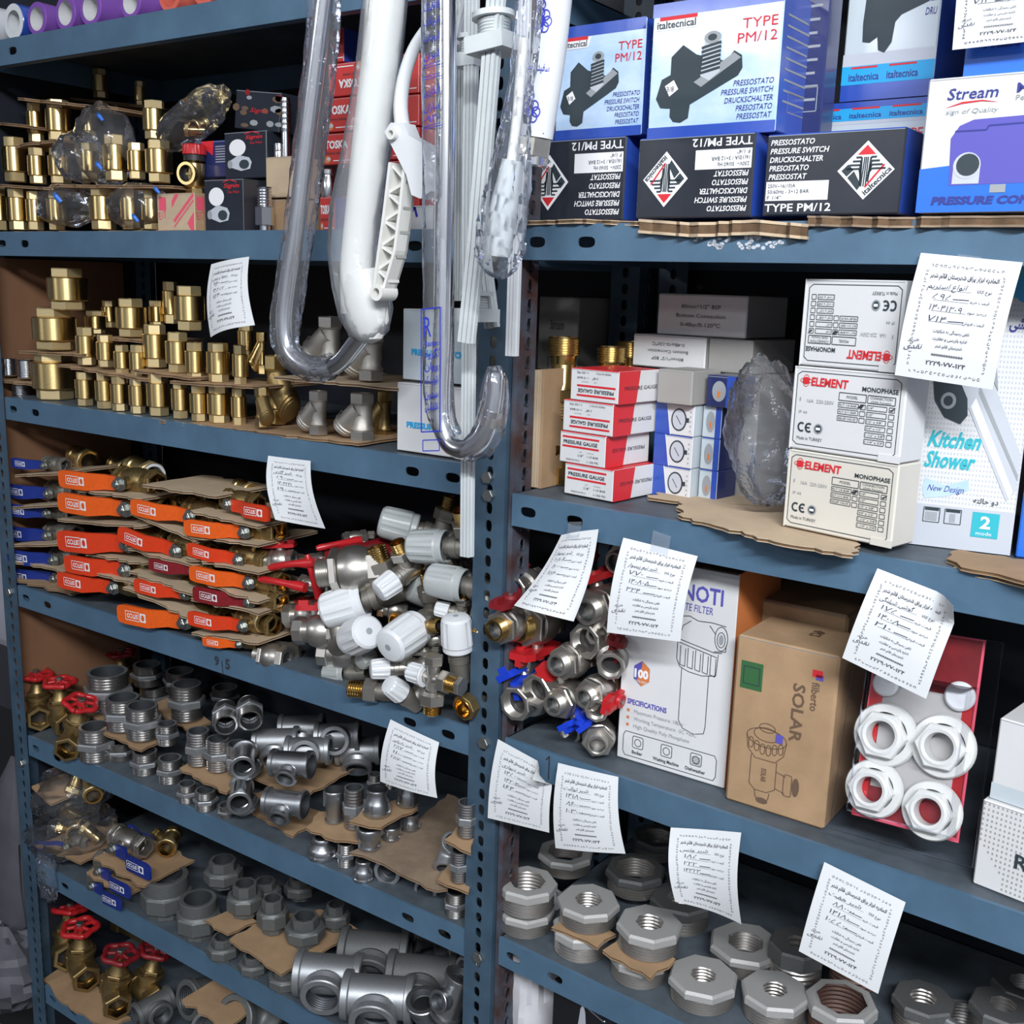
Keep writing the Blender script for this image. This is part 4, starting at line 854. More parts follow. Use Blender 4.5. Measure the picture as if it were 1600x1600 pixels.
def p_check(k):                                # body radius 1, total height k, base at 0
    def fn():
        h = k * 0.22; b = MB(); b.lathe([(0, h), (0.93, h), (1.0, h + 0.05), (1.0, k - h - 0.05), (0.95, k - h), (0.6, k - h + 0.02), (0, k - h + 0.02)], 'brass', 40)
        b.lathe([(1.004, h + 0.12), (1.004, h + 0.10)], 'brass', 40)
        lo = MB(); hexnut(lo, 0.86, 0, h, 'brass_cut', ph=0.3)
        up = MB(); hexnut(up, 0.84, k - h, k, 'brass_cut', bore=0.58, ph=0.5, bm='brass_dull'); up.lathe([(0.0, k - h + 0.03), (0.58, k - h + 0.03)], 'brass_dull', 20)
        return [('body', b.mesh('body'), []), ('hex_end', lo.mesh('hex_end', 25), []), ('hex_end', up.mesh('hex_end', 25), [])]
    return fn
def p_nipple(k, mt='zinc', th='zinc_thread', tr=1.0):   # thread radius 1, height k
    def fn():
        b = MB(); a = k * 0.38; c = k * 0.60
        b.lathe([(0.80, 0)] + thread(1.0, 0.01, a, 5, 0.065) + [(0.95, a)], th, 30)
        hexnut(b, 1.24, a, c, mt, bore=0.8)
        b.lathe([(0.95, c)] + thread(1.0 * tr, c, k - 0.02, 5, 0.065) + [(0.96 * tr, k), (0.80, k)], th, 30)
        b.lathe([(0.97 * tr, k), (0.80, k + 0.001)], mt, 30); b.lathe([(0.80, k), (0.80, 0)], 'zinc_bore_shade', 30)
        return b.mesh('hex_nipple')
    return fn
def p_bushing(k, bore, n=8, mt='iron_grey', th='iron_thread'):   # thread radius 1
    def fn():
        b = MB(); a = k * 0.62
        b.lathe([(bore, 0), (0.93, 0)] + thread(1.0, 0.02, a, 5, 0.065) + [(0.94, a)], th, 40)
        R = 1.11; b.lathe([(0.94, a), (R - 0.03, a), (R, a + 0.04), (R, k - 0.09), (R - 0.07, k), (bore, k)], mt, n, ph=PI / n)
        b.lathe([(bore * 1.22, k + 0.002), (bore + 0.01, k + 0.003)], mt, 36)
        b.lathe([(bore, k + 0.003)] + [(r * bore, z) for r, z in reversed(thread(1.0, 0.0, k - 0.02, 7, -0.07))], th, 36)
        return b.mesh('bushing', 30)
    return fn
def pipe_end(b, r, L, M, m, bm, bead=1.16, seg=28, tr=0.80, start=0.0):
    """collared pipe stub along +z of M, from start to L, open at L"""
    b.lathe([(r, start), (r, L - 0.42 * r), (r * bead, L - 0.36 * r), (r * bead, L - 0.05 * r), (r * (bead - 0.06), L), (r * tr * 1.04, L)], m, seg, M)
    b.lathe([(r * tr * 1.04, L)] + [(q, z) for q, z in reversed(thread(r * tr * 1.02, L - 0.7 * r, L - 0.02 * r, 5, -0.05))] + [(r * tr, start)], bm, seg, M)
def p_tee(L=1.75, B=1.65, m='zinc_bright', bm='zinc_bore_shade', br=1.0):      # run along x, branch along z, pipe radius 1
    def fn():
        b = MB(); pipe_end(b, 1, L, RXm, m, bm); pipe_end(b, 1, L, Matrix.Rotation(-PI / 2, 4, 'Y'), m, bm)
        b.lathe([(br * 0.99, 0.72), (br * 1.12, 0.92), (br, 1.25)], m, 28); pipe_end(b, br, B, Matrix.Identity(4), m, bm, start=0.85)
        for s in (-1, 1): b.tube([(s * 0.9, 0, -0.99), (0, 0, -1.03), (-s * 0.9, 0, -0.99)], 0.06, m, 6)
        return b.mesh('pipe_tee')
    return fn
def p_elbow(m='zinc', bm='zinc_bore_shade'):
    def fn():
        b = MB(); pts = [(math.sin(a) * 1.25, 0, 1.25 - math.cos(a) * 1.25) for a in [PI / 2 * i / 8 for i in range(9)]]
        b.tube(pts, 1.0, m, 28, caps=False)
        pipe_end(b, 1, 0.75, T(1.25, 0, 1.25), m, bm); pipe_end(b, 1, 0.75, Matrix.Rotation(-PI / 2, 4, 'Y'), m, bm)
        return b.mesh('pipe_elbow')
    return fn
def p_reducer(k, small=0.62, m='zinc_bright', up=True):      # big end radius 1, height k; up: small end on top
    def fn():
        b = MB(); s = small
        pr = [(0.80, 0), (0.96, 0), (1.0, 0.06), (1.0, 0.26), (0.93, 0.32), (0.93, k * 0.42), (0.85, k * 0.52), (s * 0.92, k * 0.72), (s * 0.92, k - 0.28), (s * 1.06, k - 0.22), (s * 1.06, k - 0.05), (s, k), (s * 0.78, k)]
        ins = [(s * 0.78, k), (s * 0.74, k * 0.6), (0.80, k * 0.3), (0.80, 0)]
        if not up: pr = [(r, k - z) for r, z in reversed(pr)]; ins = [(r, k - z) for r, z in reversed(ins)]
        b.lathe(pr, m, 30); b.lathe(ins, 'zinc_bore_shade', 30)
        for q in range(4):
            a = q * PI / 2 + 0.4; z0, z1 = (0.08, 0.5 * k) if up else (0.5 * k, k - 0.08); b.box(0.90, 1.03, -0.05, 0.05, z0, z1, m, RZ(a))
        return b.mesh('reducing_socket')
    return fn
def p_union(k, m='zinc_matt', n=8, top=0.80):      # nut radius 1.15
    def fn():
        b = MB(); hexnut(b, 0.80, 0, k * 0.36, m, n, bore=0.6)
        b.lathe([(0.72, k * 0.55), (top, k * 0.56), (top, k - 0.03), (top - 0.05, k), (top * 0.76, k)], m, 8 if top < 0.9 else 30, ph=PI / 8); b.lathe([(top * 0.77, k), (top * 0.72, k * 0.5), (top * 0.6, k * 0.2), (0, k * 0.2)], 'zinc_bore_shade', 28)
        nt = MB(); hexnut(nt, 1.12, k * 0.22, k * 0.62, m, n, bore=0.72, ph=PI / 8); nt.lathe([(1.02, k * 0.62), (0.92, k * 0.68), (0.80, k * 0.69)], m, 28)
        return [('body', b.mesh('body', 28), []), ('union_nut', nt.mesh('union_nut', 28), [])]
    return fn
def wheel(b, R, z, m, n=5):
    seg = 40; V = []; F = []                       # scalloped rim
    b.tube([((R + R * 0.10 * math.cos(n * 2 * PI * i / 40)) * math.cos(2 * PI * i / 40), (R + R * 0.10 * math.cos(n * 2 * PI * i / 40)) * math.sin(2 * PI * i / 40), z) for i in range(41)], R * 0.19, m, 10, caps=False)
    for i in range(n):
        a = 2 * PI * i / n + PI / n; b.tube([(0.25 * R * math.cos(a), 0.25 * R * math.sin(a), z + 0.08 * R), (0.95 * R * math.cos(a), 0.95 * R * math.sin(a), z)], R * 0.13, m, 8)
    b.lathe([(0, z - 0.14 * R), (0.36 * R, z - 0.14 * R), (0.36 * R, z + 0.16 * R), (0, z + 0.18 * R)], m, 20)
def p_gate(brass='brass_dull', red='red_paint'):    # run along x, stem up; pipe radius 1
    def fn():
        b = MB()
        for s in (1, -1):
            M = Matrix.Rotation(s * PI / 2, 4, 'Y'); hexnut(b, 1.18, 1.0, 1.9, brass, 6, bore=0.86, M=M); b.lathe([(0.86, 1.89), (0.8, 0.6)], 'brass_gold', 24, M); b.lathe([(0, 0.6), (0.8, 0.6)], 'bore_shade', 24, M)
        b.lathe([(0.95, -1.1), (1.05, -0.6), (1.05, 0.6), (0.95, 1.1)], brass, 24, RXm)
        b.lathe([(0.95, 0.5), (0.95, 1.3), (1.15, 1.38), (1.15, 1.62), (0.9, 1.72)], brass, 24)
        bn = MB(); hexnut(bn, 1.0, 1.72, 2.05, brass); bn.lathe([(0.75, 2.05), (0.55, 2.5), (0.5, 2.8)], brass, 20); hexnut(bn, 0.55, 2.8, 3.2, brass); bn.lathe([(0.22, 3.2), (0.22, 3.55)], brass, 12)
        w = MB(); wheel(w, 1.25, 3.6, red)
        nt = MB(); hexnut(nt, 0.32, 3.82, 4.05, 'bolt_steel')
        return [('body', b.mesh('body', 30), []), ('bonnet', bn.mesh('bonnet', 30), []), ('handwheel', w.mesh('handwheel', 50), [('wheel_nut', nt.mesh('wheel_nut', 20))])]
    return fn
def p_lever(body='brass', grip='orange_vinyl', white=True, rot=True, big=False):
    """lever ball valve: body axis along x, lever towards -x in front of it (-y); lever length 1"""
    def fn():
        b = MB(); R = 0.145
        b.lathe([(R * 0.95, -0.17), (R * 1.1, -0.12), (R * 1.16, 0.0), (R * 1.1, 0.12), (R * 0.95, 0.17)], body, 24, RXm)
        for s in (1, -1):
            M = Matrix.Rotation(s * PI / 2, 4, 'Y'); hexnut(b, R * 1.12, 0.20, 0.36, body, 8 if big else 6, bore=R * 0.84, M=M)
            b.lathe([(R * 0.95, 0.16), (R * 0.95, 0.21)], body, 24, M); b.lathe([(R * 0.84, 0.36), (R * 0.78, 0.12)], 'brass_gold' if 'brass' in body else 'nickel', 24, M); b.lathe([(0, 0.12), (R * 0.78, 0.12)], 'bore_shade', 24, M)
            b.lathe([(R * 1.0, 0.285), (R * 1.15, 0.29), (R * 1.15, 0.31), (R * 1.0, 0.315)], body, 24, M)
        b.lathe([(R * 0.55, R * 0.8), (R * 0.5, R * 1.5), (R * 0.3, R * 1.55), (R * 0.28, R * 2.25), (0, R * 2.25)], body, 14, RYn)
        y0 = -R * 1.85; y1 = y0 - 0.12; t = 0.02; h = 0.085
        lv = MB()
        def strip(mb, pts, hs, th, m):
            V = []; F = []
            for (x, y), hh in zip(pts, hs): V += [(x, y - th, -hh), (x, y - th, hh), (x, y + th, hh), (x, y + th, -hh)]
            n = len(pts)
            for i in range(n - 1):
                for k in range(4): F.append((4 * i + k, 4 * i + (k + 1) % 4, 4 * i + 4 + (k + 1) % 4, 4 * i + 4 + k))
            F += [(0, 3, 2, 1), (4 * n - 4, 4 * n - 3, 4 * n - 2, 4 * n - 1)]; mb.add(V, F, m)
        strip(lv, [(0.10, y0), (0.05, y0), (-0.16, y0)], [0.05, 0.075, 0.08], 0.008, 'bolt_steel')
        gp = MB(); strip(gp, [(-0.08, y0), (-0.28, y0), (-0.48, y1), (-0.90, y1), (-0.985, y1 - 0.01), (-1.0, y1 - 0.014)], [0.085, 0.092, 0.108, 0.112, 0.095, 0.055], t, grip)
        f = flat_face(gp, (-0.88, y1 - t - 0.002, -0.09), (1, 0, 0), (0, 0, 1), 0.40, 0.18, rot)
        if white:
            f.rect(0.05, 0.22, 0.30, 0.78, 'print_white', 1); f.ell(0.175, 0.5, 0.07, 0.2, grip, 9); f.frame(0.34, 0.22, 0.95, 0.78, 0.008, 'print_white', 9); f.text('SITCO', 0.40 if not rot else 0.39, 0.36, 0.30, 'print_white', w=0.5, bold=0.03, k=9)
        nt = MB(); hexnut(nt, 0.062, 0.0, 0.06, 'bolt_steel', M=T(0, y0 - 0.006, 0) @ RYn); nt.lathe([(0.035, 0.06), (0.035, 0.085), (0, 0.085)], 'bolt_steel', 10, T(0, y0 - 0.006, 0) @ RYn); nt.lathe([(0.085, 0.0), (0.085, 0.01), (0, 0.01)], 'bolt_steel', 16, T(0, y0 - 0.006, 0) @ RYn)
        return [('body', b.mesh('body', 30), []), ('lever', lv.mesh('lever', 25), [('grip', gp.mesh('grip', 50)), ('lever_nut', nt.mesh('lever_nut', 20))])]
    return fn
def p_butterfly(end='nickel', handle='red_paint', male=True):
    """short ball valve, axis along z with its visible end at z=0 (body goes to +z), wing handle towards +x; body radius 1"""
    def fn():
        b = MB(); n = 'nickel'
        if male:
            b.lathe([(0.66, 0), (0.80, 0.0)], end, 30); b.lathe([(0.80, 0)] + thread(0.86, 0.02, 0.85, 7, 0.06), end, 30); b.lathe([(0.68, 0), (0.66, 0.25)], end, 26); b.lathe([(0.66, 0.25), (0.60, 1.2)], 'zinc_bore_shade', 26); b.lathe([(0, 0.9), (0.64, 0.9)], 'bore_shade', 24)
            hexnut(b, 1.38, 0.85, 1.35, n)
        else:
            b.lathe([(0.84, 0.02), (0.98, 0.0)], n, 30); hexnut(b, 1.16, 0.0, 0.85, n, 8, bore=0.9); b.lathe([(0.86, 0)] + [(q, z) for q, z in thread(0.86, 0.05, 0.7, 5, 0.07)] + [(0.72, 1.1)], 'nickel', 28); b.lathe([(0, 1.05), (0.75, 1.05)], 'bore_shade', 24); b.lathe([(0.98, 0.85), (1.0, 1.35)], n, 28)
        b.lathe([(1.0, 1.35), (1.28, 1.5), (1.38, 1.8), (1.42, 2.2), (1.36, 2.7), (1.2, 3.0), (1.15, 3.2)], n, 28); hexnut(b, 1.3, 3.1, 3.9, n, bore=0.75); b.lathe([(0, 3.68), (0.8, 3.68)], 'bore_shade', 20)
        b.lathe([(0.5, 1.2), (0.45, 1.75), (0, 1.75)], n, 14, T(0, 0, 2.2) @ RXm)
        h = MB(); poly = [(-0.45, -0.68), (-1.25, -0.85), (-2.0, -0.6), (-2.05, 0.6), (-1.25, 0.85), (-0.45, 0.68), (0.45, 0.68), (1.25, 0.85), (2.05, 0.6), (2.0, -0.6), (1.25, -0.85), (0.45, -0.68)]
        Mh = T(1.72, 0, 2.2) @ Matrix.Rotation(PI / 2, 4, 'Y'); h.prism(poly, -0.1, 0.35, handle, Mh); h.box(-2.0, -1.1, -0.18, 0.18, 0.33, 0.75, handle, Mh); h.box(1.1, 2.0, -0.18, 0.18, 0.33, 0.75, handle, Mh); h.lathe([(0.65, 0.33), (0.58, 0.6), (0, 0.6)], handle, 16, Mh)
        s = MB(); s.lathe([(0.22, 0.6), (0.22, 0.70), (0, 0.70)], 'bolt_steel', 8, Mh)
        return [('body', b.mesh('body', 30), []), ('wing_handle', h.mesh('wing_handle', 30), [('screw', s.mesh('screw'))])]
    return fn
def p_ystrainer(m='nickel_cast', hexm='nickel'):
    """Y strainer: run along z (height 2.9, base 0), slanted branch towards -x and down; run radius .62"""
    def fn():
        b = MB()
        for z0, z1 in ((0, 0.62), (2.3, 2.9)): hexnut(b, 0.72, z0, z1, hexm, 6, bore=0.5, ph=0.2)
        b.lathe([(0, 2.5), (0.5, 2.5)], 'bore_shade', 20)
        b.lathe([(0.60, 0.62), (0.66, 0.7), (0.60, 0.8), (0.54, 0.95), (0.56, 1.4), (0.56, 2.0), (0.60, 2.2), (0.66, 2.25), (0.60, 2.3)], m, 26)
        D = frame((0.02, 0, 1.95), (-0.72, 0, -0.69), (0, 1, 0)); b.lathe([(0.66, 0.0), (0.70, 0.5), (0.70, 1.45), (0.76, 1.5), (0.76, 1.62), (0.70, 1.65), (0.74, 1.7), (0.74, 1.82), (0.66, 1.86)], m, 26, D)
        c = MB(); c.lathe([(0.66, 1.84), (0.68, 1.95), (0.5, 2.06), (0, 2.08)], m, 26, D)
        f = flat_face(b, (-1.15, -0.60, 1.02), (0.72, 0.0, 0.69), (-0.69, 0, 0.72), 0.8, 0.5)
        for i, y in ((0, .2), (1, .6)): f.frame(0.1, y, 0.4, y + 0.25, 0.04, hexm, 80); f.frame(0.5, y, 0.85, y + 0.25, 0.04, hexm, 80)
        return [('body', b.mesh('body', 30), []), ('strainer_cap', c.mesh('strainer_cap', 30), [])]
    return fn
def p_cap_valve(cap='white_plastic', size=1.0, hole=True, small=False, bodym='nickel_dusty', bend=True):
    """radiator valve: ribbed cap along z from 0 (its closed end) to 2.5, then the nickel valve body; cap radius 1"""
    def fn():
        c = MB(); n = 30; V = []; F = []
        prof = [(0.0, 0.0), (0.20, 0.0), (0.55, 0.02), (0.80, 0.08), (0.93, 0.22), (0.98, 0.45), (1.02, 1.2), (1.03, 1.9), (0.97, 2.0), (0.97, 2.3), (0.9, 2.38)] if not small else [(0, 0.0), (0.5, 0.0), (0.80, 0.06), (0.92, 0.2), (0.95, 0.5), (1.03, 1.6), (0.98, 1.75), (0.85, 1.8)]
        seg = 72
        for j, (r, z) in enumerate(prof):
            for i in range(seg):
                rr = r
                if (0.3 < z < 1.85 and not small) or (small and 0.15 < z < 1.65):
                    q = (i % 6) / 6; up = (i * 2 * PI / seg) % PI
                    rr = r * (0.93 if q < 0.34 and (small or up < 1.9) else 1.0)
                a = 2 * PI * i / seg; V.append((max(rr, 1e-5) * math.cos(a), max(rr, 1e-5) * math.sin(a), z))
        for j in range(len(prof) - 1):
            for i in range(seg): F.append((j * seg + i, j * seg + (i + 1) % seg, (j + 1) * seg + (i + 1) % seg, (j + 1) * seg + i))
        c.add(V, F, cap)
        if hole: c.lathe([(0, -0.012), (0.17, -0.012), (0.19, 0.001)], 'print_grey', 14)
        k = 0.62 if not small else 0.8; z0 = 2.35 if not small else 1.75
        b = MB(); b.lathe([(k * 0.9, z0), (k * 0.9, z0 + 0.35), (k * 1.1, z0 + 0.4), (k * 1.1, z0 + 0.8), (k, z0 + 0.85), (k, z0 + 2.2), (0, z0 + 2.3)], bodym, 24)
        M = T(0, 0, z0 + 1.5) @ RXm
        b.lathe([(k * 0.9, 0.2), (k * 0.9, 1.1 * k + 0.4)], bodym, 22, M); hexnut(b, k * 1.25, k + 0.4, k + 1.1, bodym, M=M)
        th = MB(); th.lathe([(k * 0.75, k + 1.1)] + thread(k * 0.82, k + 1.15, k + 1.9, 6) + [(k * 0.6, k + 1.9), (k * 0.55, k + 1.2), (0, k + 1.2)], 'brass_gold', 24, M)
        return [('cap', c.mesh('cap', 25), []), ('body', b.mesh('body', 30), [('brass_nipple', th.mesh('brass_nipple', 30))])]
    return fn
# ---- placing
def stand(cx, w, yt, yb, z=None, Y=None, pl=PZ, back=False, right=False):
    """upright round thing: centre column, width and top/bottom rows in the photograph -> base centre, radius, height"""
    P = PZ(cx, yb, z) if z is not None else (PR if right else PY)(cx, yb, Y)
    r = w / 2 * depth(P) / FPX; r = w / 2 * (depth(P) + r * 0.9) / FPX
    e = away(P); Cc = P + e * r
    if back:
        d = P - CAM; yt += w * abs(d.z + 0.02) / d.length
    H = zat(cx, yt, P) - P.z
    return Cc, r, H
def upr(kind, key, Cc, r, H, name, label, cat, group=None, spin=0.0):
    """kind(k): builder for height/radius ratio k"""
    k = round(H / r, 1)
    return inst((key, k), kind(k), name, label, cat, T(*Cc) @ RZ(spin) @ Matrix.Diagonal((r, r, H / k, 1)), group)
def sheet(label, pts, z, th=0.0035, mat_='cardboard', jag=0.0015, fr=None, tilt=None, seed=0, torn=(0,), name='cardboard_sheet', step=0.012):
    """corrugated sheet: outline (x, y) seen from above, z: underside height or function"""
    r = random.Random(seed + int(abs(pts[0][0]) * 9999)); out = []
    n = len(pts)
    for i in range(n):
        a = Vector(pts[i]); c = Vector(pts[(i + 1) % n]); L = (c - a).length; k = max(1, int(L / step)); nn = Vector((c.y - a.y, a.x - c.x)).normalized()
        for q in range(k):
            t = q / k; j = r.uniform(-jag, jag) * (1.6 if i in torn else 0.5)
            out.append(a + (c - a) * t + nn * j * (1 if q else 0.3))
    zf = z if callable(z) else (lambda x, y: z)
    mb = MB(); cen = sum(out, Vector((0, 0))) / len(out); m = len(out)
    def layer(z0, z1, mt, ins):
        V = []
        for zz in (z0, z1):
            for p in out: q = p + (cen - p).normalized() * ins; V.append((q.x, q.y, zf(q.x, q.y) + zz))
        mb.add(V, [tuple(range(m))[::-1], tuple(range(m, 2 * m))] + [(i, (i + 1) % m, m + (i + 1) % m, m + i) for i in range(m)], mt)
    layer(0, th * 0.2, mat_, 0); layer(th * 0.2, th * 0.8, 'cardboard_core_shade', 0.0009); layer(th * 0.8, th, mat_, 0)
    o = mb.build(name, None, None, 30); return tag(o, label, 'cardboard', None)
def sheet_px(label, front, dep, Y=None, z=None, skew=0.0, drop=0.0, seed=0, **kw):
    """front: two or more px points of the front edge; extends back by dep"""
    P = [PZ(x, y, z) if z is not None else PY(x, y, Y) for x, y in front]
    pts = [(p.x, p.y) for p in P] + [(P[-1].x + skew, P[-1].y + dep), (P[0].x + skew, P[0].y + dep)]
    a, c = P[0], P[-1]; sl = (c.z - a.z) / max(c.x - a.x, 1e-6)
    zf = (lambda x, y: a.z + (x - a.x) * sl - 0.0035) if z is None else z
    return sheet(label, pts, zf, seed=seed, **kw)
# ================================================================ pipe ends on the top shelf
def p_roll(outer, inner, wall, spiral=False):
    def fn():
        b = MB(); b.lathe([(0.70, 0), (0.97, 0), (1, 0.03), (1, 9), (0.7, 9)], outer, 36); b.lathe([(0.70, 9), (0.70, 0)], inner, 36); b.lathe([(0.62 if wall else 0.70, -0.004), (0.97, -0.004)], wall or outer, 36)
        return b.mesh('pipe')
    return fn
for i, (cx, cy, r, m, inn, wl, lab) in enumerate(((-26, 30, 30, 'white_plastic', 'card_grey', None, 'white pipe end at the very edge of the picture on the top shelf'), (21, 30, 27, 'card_blue', 'white_plastic', 'white_plastic', 'blue skinned white pipe end on the top shelf'),
        (57, 25, 25, 'purple_foam', 'card_white', None, 'purple pipe end beside the blue and white one'), (101, 4, 26, 'purple_foam', 'card_white', None, 'purple pipe end, second from the blue and white one'),
        (140, -2, 27, 'purple_foam', 'card_white', None, 'purple pipe end, third from the blue and white one'), (203, -4, 25, 'purple_foam', 'card_white', None, 'purple pipe end next to the coral ones'),
        (264, -10, 25, 'coral_foam', 'coral_foam', None, 'coral pipe end next to the purple ones'), (318, -18, 27, 'coral_foam', 'coral_foam', None, 'coral pipe end farthest from the purple ones'))):
    P = PY(cx, cy, 0.012); rr = r * depth(P) / FPX; up = 0
    zc = max(P.z, L1 + rr + 0.001) if i not in (3,) else P.z
    zc = L1 + rr + 0.001
    inst(('roll', m, wl), p_roll(m, inn, wl), 'plastic_pipe', lab, 'pipe', frame((P.x, 0.012, zc), (0, 1, 0), (1, 0, 0), rr) @ Matrix.Diagonal((1, 1, 0.27 / 9 / rr, 1)))

# ================================================================ second shelf: check valves, small boxes
def check_row(items, where, group, zb=None, dull=False):
    n = 0
    for cx, w, yt, yb, Y in items:
        P = PY(cx, yb, Y); r = w / 2 * (depth(P) + 0.02) / FPX; Cc = P + away(P) * r
        z0 = zb if zb is not None else P.z
        H = zat(cx, yt, P) - z0; Cc.z = z0
        if H < 0.02: H = 0.02
        upr(p_check, 'check', Cc, r, H, 'check_valve', 'brass check valve %s, %s the outer post' % (where, ORD[n]), 'valve', group, spin=n * 0.7); n += 1
check_row([(2, 24, 290, 358, 0.025), (30, 32, 294, 358, 0.02), (57, 27, 298, 358, 0.025), (90, 29, 296, 356, 0.03), (163, 42, 291, 358, 0.025), (205, 30, 294, 352, 0.03), (238, 30, 296, 352, 0.03)], 'in the lowest tier under the pipe shelf', 'check valves under the pipe shelf, lowest tier', L2 + 0.004)
check_row([(25, 38, 213, 283, 0.03), (60, 28, 230, 286, 0.03), (96, 36, 230, 286, 0.03), (141, 30, 222, 280, 0.035), (182, 37, 209, 281, 0.03), (215, 28, 222, 279, 0.035), (250, 41, 217, 284, 0.03)], 'in the middle tier under the pipe shelf', 'check valves under the pipe shelf, middle tier')
check_row([(-1, 25, 196, 262, 0.045), (57, 26, 160, 221, 0.06), (93, 38, 154, 218, 0.055), (141, 22, 165, 215, 0.08), (243, 36, 155, 216, 0.05)], 'in the upper tier under the pipe shelf', 'check valves under the pipe shelf, upper tier')
check_row([(118, 26, 106, 150, 0.17), (158, 26, 106, 152, 0.17), (220, 18, 126, 165, 0.17)], 'in the rear row under the pipe shelf', 'check valves under the pipe shelf, rear row')
def slab(lab, x0, y0, x1, y1, Y, dep, seed, **k): return sheet_px(lab, [(x0, y0), (x1, y1)], dep, Y=Y, seed=seed, torn=(0, 2), jag=0.003, **k)
slab('torn cardboard lying on the shelf under the lowest tier of check valves', -12, 362, 258, 360, 0.004, 0.2, 1)
slab('cardboard between the two lower tiers of check valves, its end at the outer post', -10, 287, 80, 293, 0.012, 0.11, 2)
slab('cardboard carrying the bagged check valve', 78, 288, 272, 290, 0.014, 0.12, 3)
slab('short cardboard carrying the two upper check valves', 18, 227, 92, 217, 0.03, 0.10, 4)
slab('cardboard edge over the check valve at the outer post', -12, 190, 32, 194, 0.03, 0.10, 5)
slab('cardboard lying on top of the highest two check valves', 26, 152, 185, 168, 0.04, 0.12, 6)
slab('cardboard under the dark rear check valves', 70, 148, 240, 166, 0.155, 0.08, 7)
# red capped valve
def p_redcap():
    b = MB(); hexnut(b, 0.9, 0, 0.5, 'brass'); b.lathe([(0.8, 0.5), (0.95, 0.7), (0.95, 2.5), (0.75, 2.7)], 'brass', 26); M = T(0, 0, 1.6) @ frame((0, 0, 0), (0.35, -1, 0.0)); b.lathe([(0.75, 0.6), (0.9, 1.25), (0.95, 1.3), (0.95, 1.55), (0.7, 1.55)], 'brass', 26, M); b.lathe([(0.70, 1.55), (0.66, 0.9), (0, 0.9)], 'bore_shade', 22, M); b.box(-0.3, 0.3, -0.1, 0.1, 1.0, 1.1, 'brass_dull', M)
    n = MB(); n.lathe([(0.85, 2.7), (0.98, 2.75), (0.98, 3.2), (0.8, 3.25), (0, 3.25)], 'rubber_black', 26)
    c = MB(); V = []; F = []; seg = 48
    for j, (r, z) in enumerate(((1.05, 3.25), (1.08, 3.3), (1.05, 4.0), (0.95, 4.1), (0.01, 4.12))):
        for i in range(seg): a = 2 * PI * i / seg; q = r * (0.95 if i % 3 == 0 and 0 < j < 3 else 1); V.append((q * math.cos(a), q * math.sin(a), z))
    for j in range(4):
        for i in range(seg): F.append((j * seg + i, j * seg + (i + 1) % seg, (j + 1) * seg + (i + 1) % seg, (j + 1) * seg + i))
    c.add(V, F, 'red_paint')
    return [('body', b.mesh('body'), []), ('neck_ring', n.mesh('neck_ring'), []), ('cap', c.mesh('cap', 25), [])]
P = PY(292, 302, 0.03); rr = 17 * depth(P) / FPX; H = zat(290, 224, P) - P.z
inst('redcap', p_redcap, 'pressure_reducer', 'brass valve with a ribbed red cap between check valves and blue box', 'valve', T(P.x, P.y + rr, P.z) @ Matrix.Diagonal((rr, rr, H / 4.1, 1)))
# small boxes on the second shelf
def lbox(name, lab, bl, br, tl, Y, dep, mats, front=None, right=None, z=None, yaw=0.0, rot=False, tilt=None, top=None, rrot=False, h=None):
    P = PY(*bl, Y); Q = PV(*br, P, yaw); w_ = math.hypot(Q.x - P.x, Q.y - P.y); hh = zat(*tl, P)
    if z is not None: P.z = z
    return carton(name, lab, 'box', P, yaw, w_, dep, h or hh - P.z, mats, front, right, top, rot=rot, tilt=tilt, rrot=rrot, c=0.0008), P, w_, (h or hh - P.z)
def clinch(f):
    f.rect(0.05, 0.55, 0.25, 0.9, 'print_pink', 1); f.text('E17', 0.06, 0.3, 0.2, 'print_pink', w=0.2, ang=0.2); f.line([(0.45, 0.25), (0.98, 0.95)], 0.004, 'print_pink', 1); f.line([(0.45, 0.1), (0.98, 0.8)], 0.002, 'print_pink', 1); f.poly([(0.4, 0.6), (0.6, 0.97), (0.5, 0.98), (0.4, 0.8)], 'print_pink', 1); f.poly([(0.8, 0.2), (0.98, 0.5), (0.98, 0.02), (0.9, 0.0)], 'print_pink', 1)
lbox('small_carton', 'small brown carton printed with red stripes beside the bagged check valves', (247, 362), (305, 362), (249, 303), 0.015, 0.06, dict(f='cardboard_pale', r='cardboard', t='cardboard'), clinch, clinch, z=L2 + 0.001)
def gasf(f):
    f.text('Signin', 0.52, 0.83, 0.08, 'print_red', w=0.40, bold=0.02, it=0.2); f.line([(0.5, 0.94), (0.68, 0.98), (0.85, 0.93)], 0.001, 'print_red'); f.text('Gas Filter', 0.62, 0.72, 0.055, 'print_red', w=0.3)
    f.ell(0.32, 0.66, 0.2, 0.18, 'print_white', 2); f.poly([(0.08, 0.36), (0.2, 0.42), (0.35, 0.5), (0.6, 0.44), (0.66, 0.34), (0.62, 0.2), (0.4, 0.16), (0.1, 0.26)], 'print_silver', 3); f.ell(0.48, 0.3, 0.12, 0.1, 'print_dark', 4); f.ell(0.14, 0.31, 0.06, 0.09, 'print_grey', 4)
blk = dict(f='card_black', r='card_black', t='card_black')
lbox('gas_filter_box', 'black gas filter box standing lowest on the shelf', (321, 361), (381, 360), (321, 281), 0.02, 0.05, blk, gasf, z=L2 + 0.001)
lbox('gas_filter_box', 'black gas filter box, the middle one, leaning against a carton', (352, 280), (417, 280), (358, 208), 0.05, 0.05, blk, gasf)
